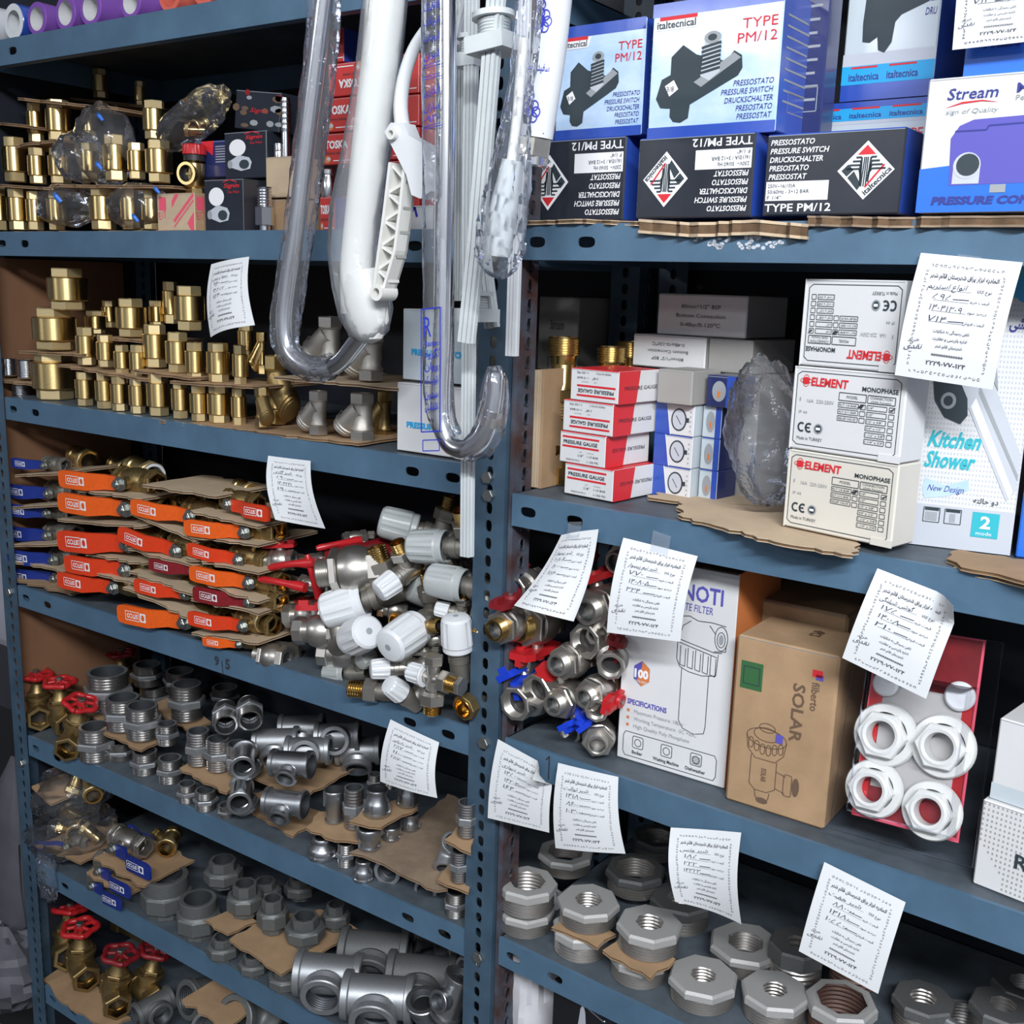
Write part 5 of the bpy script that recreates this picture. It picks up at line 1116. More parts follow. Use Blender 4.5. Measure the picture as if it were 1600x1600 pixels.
lbox('dark_carton', 'dark carton under the middle gas filter box', (372, 361), (432, 360), (372, 283), 0.06, 0.06, dict(f='print_brown', r='print_brown', t='print_brown'), None, z=L2 + 0.001)
def camo(f):
    r = random.Random(4)
    for i in range(14): f.ell(r.random(), r.random(), 0.06 + 0.08 * r.random(), 0.05 + 0.05 * r.random(), r.choice(('print_brown', 'red_dull', 'print_grey')), 1, 7)
    f.text('Signin', 0.35, 0.45, 0.12, 'print_red', w=0.4, it=0.3)
lbox('gas_filter_box', 'tilted black gas filter box on top, its face mottled with red brown', (366, 200), (436, 206), (373, 140), 0.06, 0.06, blk, camo, tilt=Matrix.Rotation(0.12, 4, 'Y'))
def bluef(f): f.poly([(0.1, 1), (0.55, 1), (0.5, 0.6), (0.3, 0.75)], 'print_red', 1); f.ell(0.1, 0.8, 0.1, 0.08, 'print_orange', 1); [f.rect(0.6, 0.4 + 0.07 * i, 0.95, 0.43 + 0.07 * i, 'print_grey', 1) for i in range(7)]
lbox('blue_box', 'small dark blue and red box behind the lowest gas filter box', (311, 278), (356, 278), (313, 222), 0.055, 0.04, dict(f='card_navy', r='card_blue', t='card_blue'), bluef, None)
lbox('dark_carton', 'dark carton under the small blue and red box', (316, 361), (352, 361), (316, 281), 0.08, 0.04, dict(f='card_navy', r='card_navy', t='card_navy'), None, z=L2 + 0.001)
lbox('small_carton', 'plain brown carton carrying two threaded chrome stubs', (416, 309), (460, 309), (416, 246), 0.05, 0.04, dict(f='cardboard_pale', r='cardboard', t='cardboard'))
lbox('small_carton', 'plain brown carton at the bottom behind the chrome nut', (424, 360), (466, 360), (424, 312), 0.05, 0.04, dict(f='cardboard', r='cardboard', t='cardboard'), z=L2 + 0.001)
def p_stub(k):
    def fn():
        b = MB(); h = k; b.lathe([(0.7, h), (1, h)] + [(r, z) for r, z in reversed(thread(1.0, h * 0.45, h, 6, 0.1))] + [(0.92, h * 0.42), (0.92, 0.0), (0, 0)], 'chrome', 22); b.lathe([(0.7, h), (0.7, h * 0.6), (0, h * 0.6)], 'bore_shade', 16); return b.mesh('chrome_stub')
    return fn
for cx, w_, yt, yb, Y, lab in ((447, 15, 152, 246, 0.06, 'tall threaded chrome stub on the plain brown carton'), (437, 20, 223, 246, 0.055, 'short threaded chrome stub in front of the tall one')):
    Cc, r, H = stand(cx, w_, yt, yb, None, Y); upr(p_stub, 'stub', Cc, r, H, 'chrome_nipple', lab, 'nipple')
def p_chromenut(k):
    def fn():
        b = MB(); b.lathe([(0.65, k), (0.85, k)] + [(r, z) for r, z in reversed(thread(0.85, k * 0.55, k, 7, 0.12))], 'chrome', 22); hexnut(b, 1.05, k * 0.12, k * 0.55, 'chrome', bore=0.6); b.lathe([(0.6, 0), (0.6, k * 0.12)], 'chrome', 18); b.lathe([(0.65, k), (0.6, k * 0.3), (0, k * 0.3)], 'bore_shade', 18); return b.mesh('chrome_nut')
    return fn
Cc, r, H = stand(414, 28, 291, 360, None, 0.02); Cc.z = L2 + 0.001; upr(p_chromenut, 'cnut', Cc, r, H, 'chrome_nipple', 'chrome hexagon nut with a thread, standing on the shelf beside the lowest gas filter box', 'nipple')
# red valve boxes behind the hanging tubes
def tosk(f):
    f.text('TOSKA', 0.08, 0.52, 0.25, 'print_white', w=0.62, bold=0.04); f.text('sanitary valves', 0.08, 0.33, 0.10, 'print_dark', w=0.5); f.line([(0.3, 0.12), (0.95, 0.12)], 0.001, 'print_white'); f.ell(0.15, 0.16, 0.09, 0.12, 'print_orange', 2); f.ell(0.18, 0.18, 0.05, 0.06, 'print_silver', 3)
def toskb(f): f.text('TOSKA', 0.65, 0.12, 0.30, 'print_silver', w=1.3, bold=0.02, ang=PI / 2)
red = dict(f='toska_red', r='toska_red', t='toska_red'); rb_ = dict(f='toska_red', r='card_blue', t='toska_red')
TK = [((500, 358), (523, 358), (503, 308), False, rb_, 'lowest, blue sided, in front of the chrome bottle'), ((504, 258), (562, 258), (507, 210), False, red, 'second above the chrome bottle'), ((508, 207), (566, 204), (511, 155), False, red, 'third above the chrome bottle'),
      ((513, 152), (570, 150), (516, 101), True, red, 'printed upside down, second from the top'), ((519, 98), (537, 97), (523, 45), False, rb_, 'topmost with a blue side')]
for i, (bl, br, tl, rot, mm, wh) in enumerate(TK):
    lbox('valve_box', 'red sanitary valve box, %s' % wh, bl, br, tl, 0.06, 0.07, mm, tosk, toskb if mm is rb_ else None, rot=rot, z=L2 + 0.001 if i == 0 else None)
lbox('valve_box', 'small red box in shade carrying the front column of red valve boxes', (522, 358), (566, 358), (522, 308), 0.085, 0.06, red, tosk, z=L2 + 0.001)
for i, (yt, yb) in enumerate(((88, 150), (152, 200), (202, 250), (252, 304), (306, 358))):
    lbox('valve_box', 'red valve box of the rear column beside the white bracket, %s' % ('topmost', 'second from the top', 'middle one', 'second from the bottom', 'lowest')[i], (598, yb), (654, yb), (598, yt), 0.055, 0.07, red, tosk, z=L2 + 0.001 if i == 4 else None)
def p_bottle(k):
    def fn():
        b = MB(); b.lathe([(0, 0), (0.95, 0), (1, 0.1), (1, k * 0.55), (0.75, k * 0.7), (0.75, k * 0.78), (0.9, k * 0.8), (0.9, k * 0.95), (0.7, k), (0, k)], 'chrome', 24); return b.mesh('chrome_body')
    return fn
Cc, r, H = stand(514, 24, 262, 308, None, 0.062); upr(p_bottle, 'cb', Cc, r, H, 'chrome_fitting', 'chrome bottle shaped fitting between two red valve boxes', 'fitting')
P = PY(648, 352, 0.02)
lbox('white_carton', 'white carton with a blue pen mark behind the ribbed bracket', (628, 352), (676, 352), (629, 322), 0.03, 0.06, dict(f='card_white', r='card_white', t='card_white'), lambda f: f.line([(0.35, 0.8), (0.42, 0.95), (0.5, 0.55)], 0.003, 'blue_print', 2), z=L2 + 0.001)
def p_dome(k):
    def fn():
        b = MB(); b.lathe([(0, 0), (0.9, 0), (1.0, k * 0.4), (0.9, k * 0.75), (0.5, k * 0.97), (0, k)], 'cardboard_pale', 20); return b.mesh('dome')
    return fn
Cc, r, H = stand(594, 26, 306, 346, None, 0.025); upr(p_dome, 'dm', Cc, r, H, 'rubber_stopper', 'pale tan dome shaped stopper behind the fat white tube', 'stopper')

# ================================================================ third shelf: check valves and strainers
def check_on(items, where, group, z):
    for n, (cx, w, yt, yb) in enumerate(items):
        Cc, r, H = stand(cx, w, yt, yb, z)
        if Cc.y - r < 0.004: d = (0.004 - Cc.y + r); Cc = Cc + away(Cc) * (d / away(Cc).y); r *= 1 + d / 1.5
        Cc.z = z
        upr(p_check, 'check', Cc, r, max(H, 0.03), 'check_valve', 'brass check valve %s, %s the outer post' % (where, ORD[n]), 'valve', group, spin=0.4 + n * 0.8)
check_on([(87, 66, 553, 630), (134, 29, 583, 636), (165, 29, 583, 640), (188, 27, 590, 645), (216, 26, 592, 649), (249, 36, 585, 651), (283, 28, 595, 655), (312, 28, 603, 659), (343, 36, 603, 662), (374, 24, 608, 665)], 'in the bottom row of the third shelf', 'check valves above the orange handles, bottom row', L3 + 0.001)
check_row([(87, 66, 482, 548, 0.012), (136, 30, 512, 571, 0.014), (166, 27, 524, 574, 0.016), (192, 25, 540, 586, 0.018), (216, 24, 540, 590, 0.018), (244, 38, 508, 575, 0.03), (279, 37, 520, 583, 0.025), (306, 30, 536, 596, 0.022), (342, 36, 537, 598, 0.022), (376, 24, 540, 603, 0.022)], 'in the middle row of the third shelf', 'check valves above the orange handles, middle row')
check_row([(107, 60, 419, 485, 0.02), (150, 32, 486, 522, 0.09), (172, 24, 470, 512, 0.12), (206, 46, 467, 527, 0.04), (245, 24, 470, 512, 0.09), (268, 26, 440, 506, 0.10), (297, 46, 447, 517, 0.035), (336, 22, 463, 512, 0.09), (385, 26, 505, 560, 0.06)], 'in the top row of the third shelf', 'check valves above the orange handles, top row')
slab('cardboard under the squat check valve next to the outer post', 30, 548, 128, 553, 0.006, 0.11, 11); slab('wavy cardboard under the middle row of check valves', 90, 569, 228, 592, 0.006, 0.10, 12)
slab('torn cardboard under the two tall middle row check valves', 210, 577, 298, 590, 0.010, 0.10, 13); slab('cardboard under the middle row valves nearest the strainers', 264, 595, 402, 604, 0.008, 0.11, 14)
slab('small cardboard carrying the top row valve beside the squat ones', 152, 526, 224, 532, 0.03, 0.10, 15)
slab('cardboard edge along the shelf under the bottom row of check valves', 240, 655, 560, 692, 0.001, 0.16, 16)
# bright nipples by the outer post
def nip(items, key, labs, z0, name='hex_nipple', cat='nipple', group=None, mt='zinc', th='zinc_thread', spin=0.3):
    for (cx, w, yt, yb, zo), lab in zip(items, labs):
        Cc, r, H = stand(cx, w, yt, yb, z0 + zo, back=True); Cc.z = z0 + zo
        upr(lambda k: p_nipple(k, mt, th), ('nip', mt, th), Cc, r, max(H, r * 0.8), name, lab, cat, group, spin + cx)
def p_thr(k):
    def fn():
        b = MB(); b.lathe([(0.7, 0)] + thread(1.0, 0, k, 9, 0.10) + [(0.72, k), (0.7, 0)], 'chrome', 26); return b.mesh('threaded_ring')
    return fn
for cx, w, yt, yb, Y, lab in ((14, 26, 560, 588, 0.02, 'shiny threaded ring on the small cardboard, nearest the outer post'), (42, 26, 563, 592, 0.02, 'shiny threaded ring on the small cardboard, next to the check valves'), (8, 24, 598, 622, 0.02, 'shiny threaded ring under the small cardboard, nearest the outer post'), (33, 26, 602, 624, 0.02, 'shiny threaded ring under the small cardboard, next to the check valves')):
    Cc, r, H = stand(cx, w, yt, yb, None, Y); upr(p_thr, 'thr', Cc, r, H, 'threaded_ring', lab, 'fitting')
slab('small cardboard between the shiny threaded rings', -6, 592, 50, 600, 0.008, 0.09, 17)
# strainers
def strainer(cx, w, yt, yb, Y, lab, m, hm, ang=0.0, z=None):
    P = PY(cx, yb, Y) if z is None else PZ(cx, yb, z); r = w / 2 * (depth(P) + 0.03) / FPX / 0.72; H = zat(cx, yt, P) - P.z; Cc = P + away(P) * r * 0.7
    inst(('ystr', m), lambda: p_ystrainer(m, hm)(), 'strainer', lab, 'strainer', T(*Cc) @ RZ(ang) @ Matrix.Diagonal((r, r, H / 2.9, 1)))
strainer(498, 31, 612, 681, 0.012, 'cast nickel Y strainer under the cardboard, beside the brass one', 'nickel_cast', 'nickel'); strainer(566, 40, 616, 691, 0.012, 'cast nickel Y strainer under the cardboard, next to the white carton', 'nickel_cast', 'nickel')
strainer(516, 40, 495, 578, 0.05, 'cast nickel Y strainer on the cardboard, inside the curve of the chrome spout', 'nickel_cast', 'nickel', 0.1); strainer(580, 42, 520, 596, 0.03, 'cast nickel Y strainer on the cardboard under the fat white tube', 'nickel_cast', 'nickel')
strainer(410, 22, 606, 668, 0.01, 'dull brass Y strainer standing next to the check valves', 'brass_dull', 'brass', PI * 0.9); strainer(432, 34, 556, 664, 0.05, 'larger dull brass Y strainer with the raised lettering', 'brass_dull', 'brass', PI); strainer(600, 26, 612, 690, 0.07, 'brass Y strainer in shade behind the nickel ones', 'brass_dull', 'brass', 0.2)
strainer(410, 16, 520, 585, 0.06, 'slim brass fitting standing behind the cardboard of strainers', 'brass', 'brass', 0.5)
slab('double cardboard carrying the upper nickel strainers', 428, 588, 622, 606, 0.010, 0.14, 18, mat_='cardboard_pale')
def pr(f): f.text('PRESSURE SWITCH', 0.14, 0.36, 0.085, 'print_cyan', w=0.78, bold=0.05)
lbox('white_carton', 'white carton lettered PRESSURE SWITCH, the lower one on the shelf', (620, 702), (735, 722), (623, 597), 0.012, 0.085, dict(f='card_white', r='card_white', t='card_white'), pr, z=L3 + 0.002)
lbox('white_carton', 'white carton lettered PRESSURE SWITCH, stacked on the other', (629, 592), (733, 598), (629, 482), 0.016, 0.08, dict(f='card_grad', r='card_white', t='card_white'), pr)

# ================================================================ fourth shelf: lever valves
def place_lever(xl, yl, xn, yn, Y, lab, body='brass_dull', grip='orange_vinyl', rot=True, rev=False, text=True, group=None, Yl=None):
    A = PY(xl, yl, Y if Yl is None else Yl); N = PY(xn, yn, Y); s = (A - N).length; x = (N - A).normalized()
    up = Vector((0, 0, 1)); 
    if rev: up = -up
    y = up.cross(x).normalized(); z = x.cross(y); 
    if y.y < 0: y = -y; z = -z
    O = N + y * (0.32 * s)
    M = Matrix(((x.x * s, y.x * s, z.x * s, O.x), (x.y * s, y.y * s, z.y * s, O.y), (x.z * s, y.z * s, z.z * s, O.z), (0, 0, 0, 1)))
    if x.cross(y).dot(z) < 0: M = M @ Matrix.Diagonal((1, 1, -1, 1))
    return inst(('lever', body, grip, text, rot), p_lever(body, grip, text, rot), 'lever_valve', lab, 'valve', M, group)
HV = [(103, 746, 181, 757, 'o', 'topmost of the column beside the blue handles, under the white lined mouth'), (103, 782, 190, 797, 'o', 'second from the top of the column beside the blue handles'), (103, 842, 194, 852, 'r', 'third from the top beside the blue handles'), (112, 878, 190, 892, 'r', 'fourth from the top beside the blue handles'), (100, 903, 172, 920, 'r', 'lowest beside the blue handles, tipped up'),
      (214, 790, 292, 808, 'o', 'topmost of the middle column'), (194, 832, 270, 862, 'r', 'second from the top of the middle column, steeply bent'), (240, 880, 298, 893, 'd', 'third of the middle column, mostly under cardboard'), (218, 912, 285, 930, 'r', 'fourth from the top of the middle column'), (195, 955, 283, 974, 'o', 'lowest of the middle column, right above the shelf lip'),
      (297, 822, 377, 833, 'o', 'second of the column beside the red levers'), (300, 856, 368, 876, 'r', 'third of the column beside the red levers'), (305, 893, 384, 912, 'o', 'fourth of the column beside the red levers'), (310, 925, 385, 942, 'd', 'fifth of the column beside the red levers, shaded'), (302, 963, 375, 980, 'r', 'sixth of the column beside the red levers'), (322, 1000, 370, 1008, 'o', 'lowest of the column beside the red levers')]
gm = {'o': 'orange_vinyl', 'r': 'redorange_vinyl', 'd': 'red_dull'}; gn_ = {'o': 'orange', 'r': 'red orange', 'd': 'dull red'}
for xl, yl, xn, yn, c, wh in HV: place_lever(xl, yl, xn, yn, -0.008, '%s lever valve, %s' % (gn_[c], wh), 'brass_dull', gm[c], True)
place_lever(428, 803, 352, 789, -0.004, 'red lever valve with upright lettering, topmost next to the price tag', 'brass_dull', 'redorange_vinyl', False, True)
for i, (xl, yl, xn, yn) in enumerate(((24, 722, 66, 728), (16, 765, 72, 772), (20, 795, 70, 803), (14, 830, 70, 838), (22, 868, 80, 876), (20, 897, 82, 905))):
    place_lever(xl, yl, xn, yn, 0.01 + 0.012 * (i % 2), 'dark blue lever valve by the outer post, %s' % ('topmost', 'second from the top', 'third from the top', 'fourth from the top', 'second from the bottom', 'lowest')[i], 'nickel_dusty', 'blue_vinyl', True)
# loose brass valve bodies with open mouths
def p_mouth(white=False):
    def fn():
        b = MB(); b.lathe([(0.97, 0), (1.0, 0.05), (1.0, 0.9), (0.9, 1.0), (0.95, 1.2), (0.98, 2.0), (0.9, 2.6), (1.0, 2.7), (1.0, 3.5), (0, 3.5)], 'brass', 28); hexnut(b, 1.14, 0.15, 0.8, 'brass_cut', 8, bore=0.9)
        b.lathe([(0.78, -0.01), (1.0, -0.01)], 'white_plastic' if white else 'brass_gold', 28); b.lathe([(0.8, 0), (0.72, 1.4)], 'card_white' if white else 'brass_gold', 24); b.lathe([(0, 1.4), (0.74, 1.4)], 'bore_shade', 20)
        return b.mesh('valve_body')
    return fn
def along(P, d, s, hint=(0, 0, 1)): return frame(P, d, hint, s)
P = PY(240, 744, 0.045); inst('mouthw', p_mouth(True), 'brass_valve', 'large brass valve body with a white lined open mouth above the orange handles', 'valve', along(P, (-0.95, 0.2, 0.06), 20 * depth(P) / FPX))
for i, (x, y, r, Y) in enumerate(((421, 834, 14, 0.02), (408, 862, 13, 0.02), (426, 908, 13, 0.02), (428, 943, 13, 0.02), (417, 973, 17, 0.01))):
    P = PY(x, y, Y); inst('mouth', p_mouth(), 'brass_valve', 'open brass valve mouth beside the red levers, %s' % ('topmost', 'second from the top', 'third from the top', 'second from the bottom', 'lowest and largest')[i], 'valve', along(P, (-0.9, 0.42, 0.04), r * depth(P) / FPX))
for i, (x, y, r, Y) in enumerate(((140, 722, 17, 0.09), (200, 735, 15, 0.10), (335, 775, 15, 0.08), (395, 770, 14, 0.06), (300, 790, 13, 0.10))):
    P = PY(x, y, Y); inst('mouth', p_mouth(), 'brass_valve', 'brass valve body in shade behind the top orange handles, %s the outer post' % ORD[i], 'valve', along(P, (-0.95, 0.25, 0.04), r * depth(P) / FPX))
S4 = [(104, 761, 222, 779), (88, 811, 222, 822), (97, 857, 222, 880), (99, 880, 208, 910), (221, 757, 338, 775), (204, 800, 304, 846), (200, 856, 304, 884), (202, 892, 304, 928), (192, 917, 304, 969), (297, 797, 404, 822), (297, 836, 404, 851), (291, 870, 404, 894), (299, 902, 404, 940), (297, 935, 404, 958), (299, 988, 404, 1004), (15, 792, 90, 788), (22, 742, 100, 738), (20, 850, 95, 850), (22, 876, 100, 893)]
W4 = ['under the topmost orange handle beside the blue ones', 'under the second handle beside the blue ones', 'under the third handle beside the blue ones', 'under the fourth handle beside the blue ones', 'on top of the middle column of handles', 'under the topmost middle handle', 'under the steeply bent middle handle', 'under the hidden dull red handle', 'over the lowest middle handle', 'on top of the column beside the red levers', 'under the second handle beside the red levers', 'under the third handle beside the red levers', 'under the fourth handle beside the red levers', 'under the shaded handle beside the red levers', 'over the lowest orange handle', 'under the second blue handle', 'under the topmost blue handle', 'under the fourth blue handle', 'under the lowest blue handles']
for i, (q, wh) in enumerate(zip(S4, W4)): slab('corrugated cardboard %s' % wh, *q, -0.012 if i < 15 else 0.0, 0.10, 30 + i, mat_='cardboard_pale')
slab('torn cardboard strip along the shelf lip under the blue handles', 24, 905, 110, 927, 0.002, 0.10, 60)

# pile of radiator valves and red levers
def cap(x0, y0, x1, y1, rpx, Y0, Y1, lab, m='white_plastic', small=False, hole=False, body='nickel_dusty', roll=0.0):
    A = PY(x0, y0, Y0); B = PY(x1, y1, Y1); r = rpx * depth(A) / FPX
    inst(('cap', m, small, hole, body), p_cap_valve(m, 1, hole, small, body), 'radiator_valve', lab, 'radiator valve', frame(A, B - A, (math.sin(roll), 0, math.cos(roll)), r))
cap(592, 813, 650, 828, 26, 0.05, 0.075, 'grey white ribbed radiator valve cap at the top of the pile', 'cap_grey')
cap(640, 853, 696, 854, 27, 0.02, 0.03, 'grey white ribbed radiator valve cap under the topmost one', 'cap_grey', roll=1)
cap(640, 912, 692, 932, 27, 0.045, 0.075, 'dusty grey radiator valve cap half behind another', 'dusty_plastic')
cap(669, 904, 732, 916, 27, 0.01, 0.02, 'grey white ribbed radiator valve cap beside the slotted post, above the upright one', 'cap_grey', roll=2)
cap(504, 957, 568, 938, 30, -0.005, 0.02, 'bright white ribbed radiator valve cap with a dimple, above the other dimpled ones', hole=True)
cap(577, 986, 520, 1012, 29, -0.025, 0.01, 'bright white radiator valve cap with its dimple facing the upright cap', hole=True)
cap(606, 1012, 652, 980, 31, -0.03, 0.02, 'bright white radiator valve cap with its dimple towards the shelf lip', hole=True)
cap(712, 962, 717, 1030, 25, -0.012, -0.005, 'white ribbed radiator valve cap standing upright against the slotted post', hole=True)
cap(590, 926, 622, 903, 20, -0.005, 0.02, 'small white knurled cap above the dimpled white caps', small=True, body='nickel')
cap(680, 950, 715, 958, 13, 0.015, 0.025, 'small white knurled cap behind the upright white cap', small=True)
cap(578, 1046, 614, 1044, 17, -0.02, 0.0, 'small white knurled cap under the dimpled white caps', small=True, body='nickel')
cap(606, 1068, 640, 1092, 18, -0.035, -0.01, 'small white knurled cap hanging over the shelf lip', small=True)
cap(508, 1052, 564, 1052, 17, 0.02, 0.03, 'dusty grey cap lying on the shelf under the white caps', 'dusty_plastic')
cap(562, 1036, 590, 1016, 15, 0.0, 0.03, 'small dusty knurled cap between the dimpled white caps', 'dusty_plastic', small=True)
def p_manifold():
    """angle valve: white knurled cap to -x, nuts up, down and to +x; unit = body radius"""
    b = MB(); n = 'nickel'; b.lathe([(1, -2.0), (1, 2.2)], n, 26); b.lathe([(0.95, -1.4), (0.95, 1.6)], n, 24, RXm)
    hexnut(b, 2.0, -4.0, -2.2, n, bore=1.2); b.lathe([(2.0, -2.25), (1.2, -1.9)], n, 20); hexnut(b, 1.5, 2.2, 3.6, n); hexnut(b, 1.75, 1.5, 2.9, n, M=RXm); hexnut(b, 1.5, 4.6, 5.4, n, M=RXm)
    f = flat_face(b, (-0.42, -1.02, -1.9), (0, 0, 1), (-1, 0, 0), 3.0, 0.9); f.text('Epowe', 0.1, -0.7, 0.9, 'nickel_cast', w=0.8, k=200, bold=0.03)
    a = MB(); a.lathe([(1.0, -5.6)] + thread(1.35, -5.6, -4.0, 6, 0.1), 'brass_gold', 24); a.lathe([(0, -5.3), (1.0, -5.5)], 'bore_shade', 20)
    c = MB(); c.lathe([(1.2, 2.9)] + thread(1.3, 2.9, 4.6, 6, 0.1), 'brass_gold', 24, RXm)
    e = MB(); V = []; F = []; seg = 60; pf = ((1.0, -1.4), (1.7, -1.45), (1.75, -1.7), (1.6, -2.0), (1.5, -4.2), (1.3, -4.5), (0.01, -4.5))
    for j, (r, z) in enumerate(pf):
        for i in range(seg): q = r * (0.93 if i % 5 < 2 and 2 < j < 6 else 1); t = 2 * PI * i / seg; V.append((z, q * math.cos(t), q * math.sin(t)))
    for j in range(len(pf) - 1):
        for i in range(seg): F.append((j * seg + i, j * seg + (i + 1) % seg, (j + 1) * seg + (i + 1) % seg, (j + 1) * seg + i))
    e.add(V, F, 'white_plastic')
    return [('body', b.mesh('body', 30), []), ('brass_end', a.mesh('brass_end', 30), []), ('brass_end', c.mesh('brass_end', 30), []), ('cap', e.mesh('cap', 25), [])]
P = PY(677, 1060, -0.03); rr = 10.5 * depth(P) / FPX
inst('manifold', p_manifold, 'radiator_valve', 'nickel angle valve with white knurled cap and brass thread pointing down over the lip', 'radiator valve', frame(P, (0.02, 0, 1), (1, 0.02, -0.03), rr))
def p_nutnip():
    b = MB(); hexnut(b, 1.5, 0, 1.5, 'nickel'); b.lathe([(1, 1.5), (1.1, 2.2), (1, 5)], 'nickel_dusty', 20); b.lathe([(0, 5), (1, 5)], 'bore_shade', 12)
    t = MB(); t.lathe([(0.75, -2.0), (0.95, -2.0)] + thread(1.05, -2.0, 0, 7, 0.09), 'brass_gold', 26); t.lathe([(0.75, -2), (0.6, -1.0), (0, -1.0)], 'bore_shade', 20)
    return [('nut', b.mesh('nut', 30), []), ('brass_end', t.mesh('brass_end', 30), [])]
for x, y, r, Y, d, lab in ((571, 1078, 13.5, -0.012, (0.9, 0.4, 0.0), 'brass threaded end with nickel nut poking over the lip beside the small knurled cap'), (568, 897, 9, 0.02, (0.9, 0.35, 0.15), 'brass threaded end with nickel nut beside the small upper knurled cap'), (676, 978, 11, 0.02, (-0.9, 0.25, -0.25), 'nickel nut with brass thread beside the upright white cap')):
    P = PY(x, y, Y); inst('nutnip', p_nutnip, 'radiator_valve', lab, 'radiator valve', frame(P, d, (0, 0, 1), r * depth(P) / FPX))
def p_unionring():
    b = MB(); hexnut(b, 1.35, 0.1, 1.2, 'brass_dull', 8, bore=0.9); b.lathe([(0.82, 0), (1.0, 0)] + thread(1.02, 0.0, 0.3, 2), 'brass_gold', 28); b.lathe([(0.82, 0), (0.78, 0.8), (0.45, 0.85), (0.42, 1.5), (0, 1.5)], 'brass_gold', 26); b.lathe([(1.1, 1.2), (1, 3)], 'nickel_dusty', 24); return b.mesh('union_end', 30)
P = PY(722, 1108, -0.015); inst('unionring', p_unionring, 'brass_union', 'round brass union mouth resting on the lip against the slotted post', 'fitting', frame(P, (0.05, 1, 0.15), (0, 0, 1), 16 * depth(P) / FPX))
P = PY(614, 968, 0.01); inst('unionring', p_unionring, 'brass_union', 'brass union mouth peeping out between the dimpled white caps', 'fitting', frame(P, (0.3, 1, -0.5), (0, 0, 1), 11 * depth(P) / FPX))
def bfly(x, y, r, Y, d, lab, male=True, end='nickel', handle='red_paint', hint=(0, 0, 1), pl=PY, name='butterfly_valve'):
    P = pl(x, y, Y); inst(('bf', male, end, handle), p_butterfly(end, handle, male), name, lab, 'valve', frame(P, d, hint, r * depth(P) / FPX))
bfly(414, 876, 13, 0.02, (0.92, 0.36, 0.12), 'nickel valve with a red cap handle behind the red levers')
bfly(497, 896, 27, 0.0, (0.85, 0.5, 0.16), 'large nickel valve with a threaded mouth above the bright white caps', hint=(0.2, 1, 0.3), handle='red_dull')
bfly(400, 1022, 15, 0.008, (0.98, 0.18, 0.04), 'nickel valve lying on the shelf lip beneath the open brass mouths', hint=(0, 1, 0.2), handle='nickel_dusty')
bfly(463, 985, 19, 0.0, (0.93, 0.34, 0.10), 'nickel valve with an open hexagon mouth beside the dimpled caps', male=False, hint=(0, 0.3, 1))
bfly(448, 962, 17, 0.03, (0.95, 0.30, 0.15), 'nickel valve with an open mouth behind the hexagon one', male=False, hint=(0, 1, 0.3))
bfly(500, 1018, 20, 0.02, (0.9, 0.4, 0.0), 'nickel nut ended valve under the bright white cap', male=False, hint=(0, 1, 0), handle='nickel_dusty')
for i, (x, y, Y, d) in enumerate(((640, 880, 0.05, (0.8, 0.5, 0.1)), (590, 950, 0.04, (0.8, 0.6, -0.1)), (655, 1000, 0.03, (0.9, 0.3, 0.2)), (700, 870, 0.06, (0.3, 0.4, -0.9)), (735, 1000, 0.03, (-0.6, 0.7, -0.3)), (640, 1040, 0.01, (0.9, 0.35, 0.1)), (540, 860, 0.08, (0.9, 0.4, 0.1)), (690, 820, 0.10, (0.6, 0.7, 0.2)))):
    bfly(x, y, 12, Y, d, 'dusty nickel valve body deep in the pile of white capped valves', male=False, handle='nickel_dusty', name='pile_valve')
for o in C.objects:
    if o.name.startswith('pile_valve'): o['group'] = 'valve bodies buried in the pile'
def p_redlever():
    b = MB(); hexnut(b, 0.9, -1.6, -0.8, 'nickel', M=RXm); b.lathe([(0.8, -0.8), (0.95, 0), (0.8, 0.8)], 'nickel', 22, RXm); hexnut(b, 0.9, 0.8, 1.6, 'nickel', M=RXm); b.lathe([(0.4, 0.7), (0.4, 1.6), (0, 1.6)], 'nickel', 12, RYn)
    g = MB(); g.tube([(0.4, -1.7, 0), (-0.6, -1.75, 0.05), (-1.6, -2.2, 0.2), (-3.0, -2.4, 0.25), (-5.2, -2.4, 0.15), (-5.7, -2.4, 0.1)], [0.55, 0.62, 0.42, 0.38, 0.45, 0.3], 'red_paint', 12)
    return [('body', b.mesh('body', 30), []), ('lever', g.mesh('lever'), [])]
for x, y, s, Y, M, lab in ((486, 880, 14, 0.02, (1, 0.1, 0.25), 'red lever valve pointing at the open brass mouths, upper of two'), (472, 918, 14, 0.015, (1, 0.1, -0.02), 'red lever valve pointing at the open brass mouths, lower of two'), (497, 930, 12, 0.03, (0.15, 0.1, -1), 'red lever valve hanging straight down behind the nickel hexagon mouth'), (560, 845, 12, 0.06, (0.5, 0.8, 0.1), 'red knobbed valve behind the topmost white cap')):
    P = PY(x, y, Y); k = s * depth(P) / FPX; xx = Vector(M).normalized(); yy = Vector((0, 0, 1)).cross(xx).normalized() if abs(xx.z) < 0.9 else Vector((0, 1, 0)); yy = (yy - xx * yy.dot(xx)).normalized(); zz = xx.cross(yy); O = P + yy * (1.8 * k)
    inst('redlev', p_redlever, 'lever_valve', lab, 'valve', Matrix(((xx.x * k, yy.x * k, zz.x * k, O.x), (xx.y * k, yy.y * k, zz.y * k, O.y), (xx.z * k, yy.z * k, zz.z * k, O.z), (0, 0, 0, 1))))
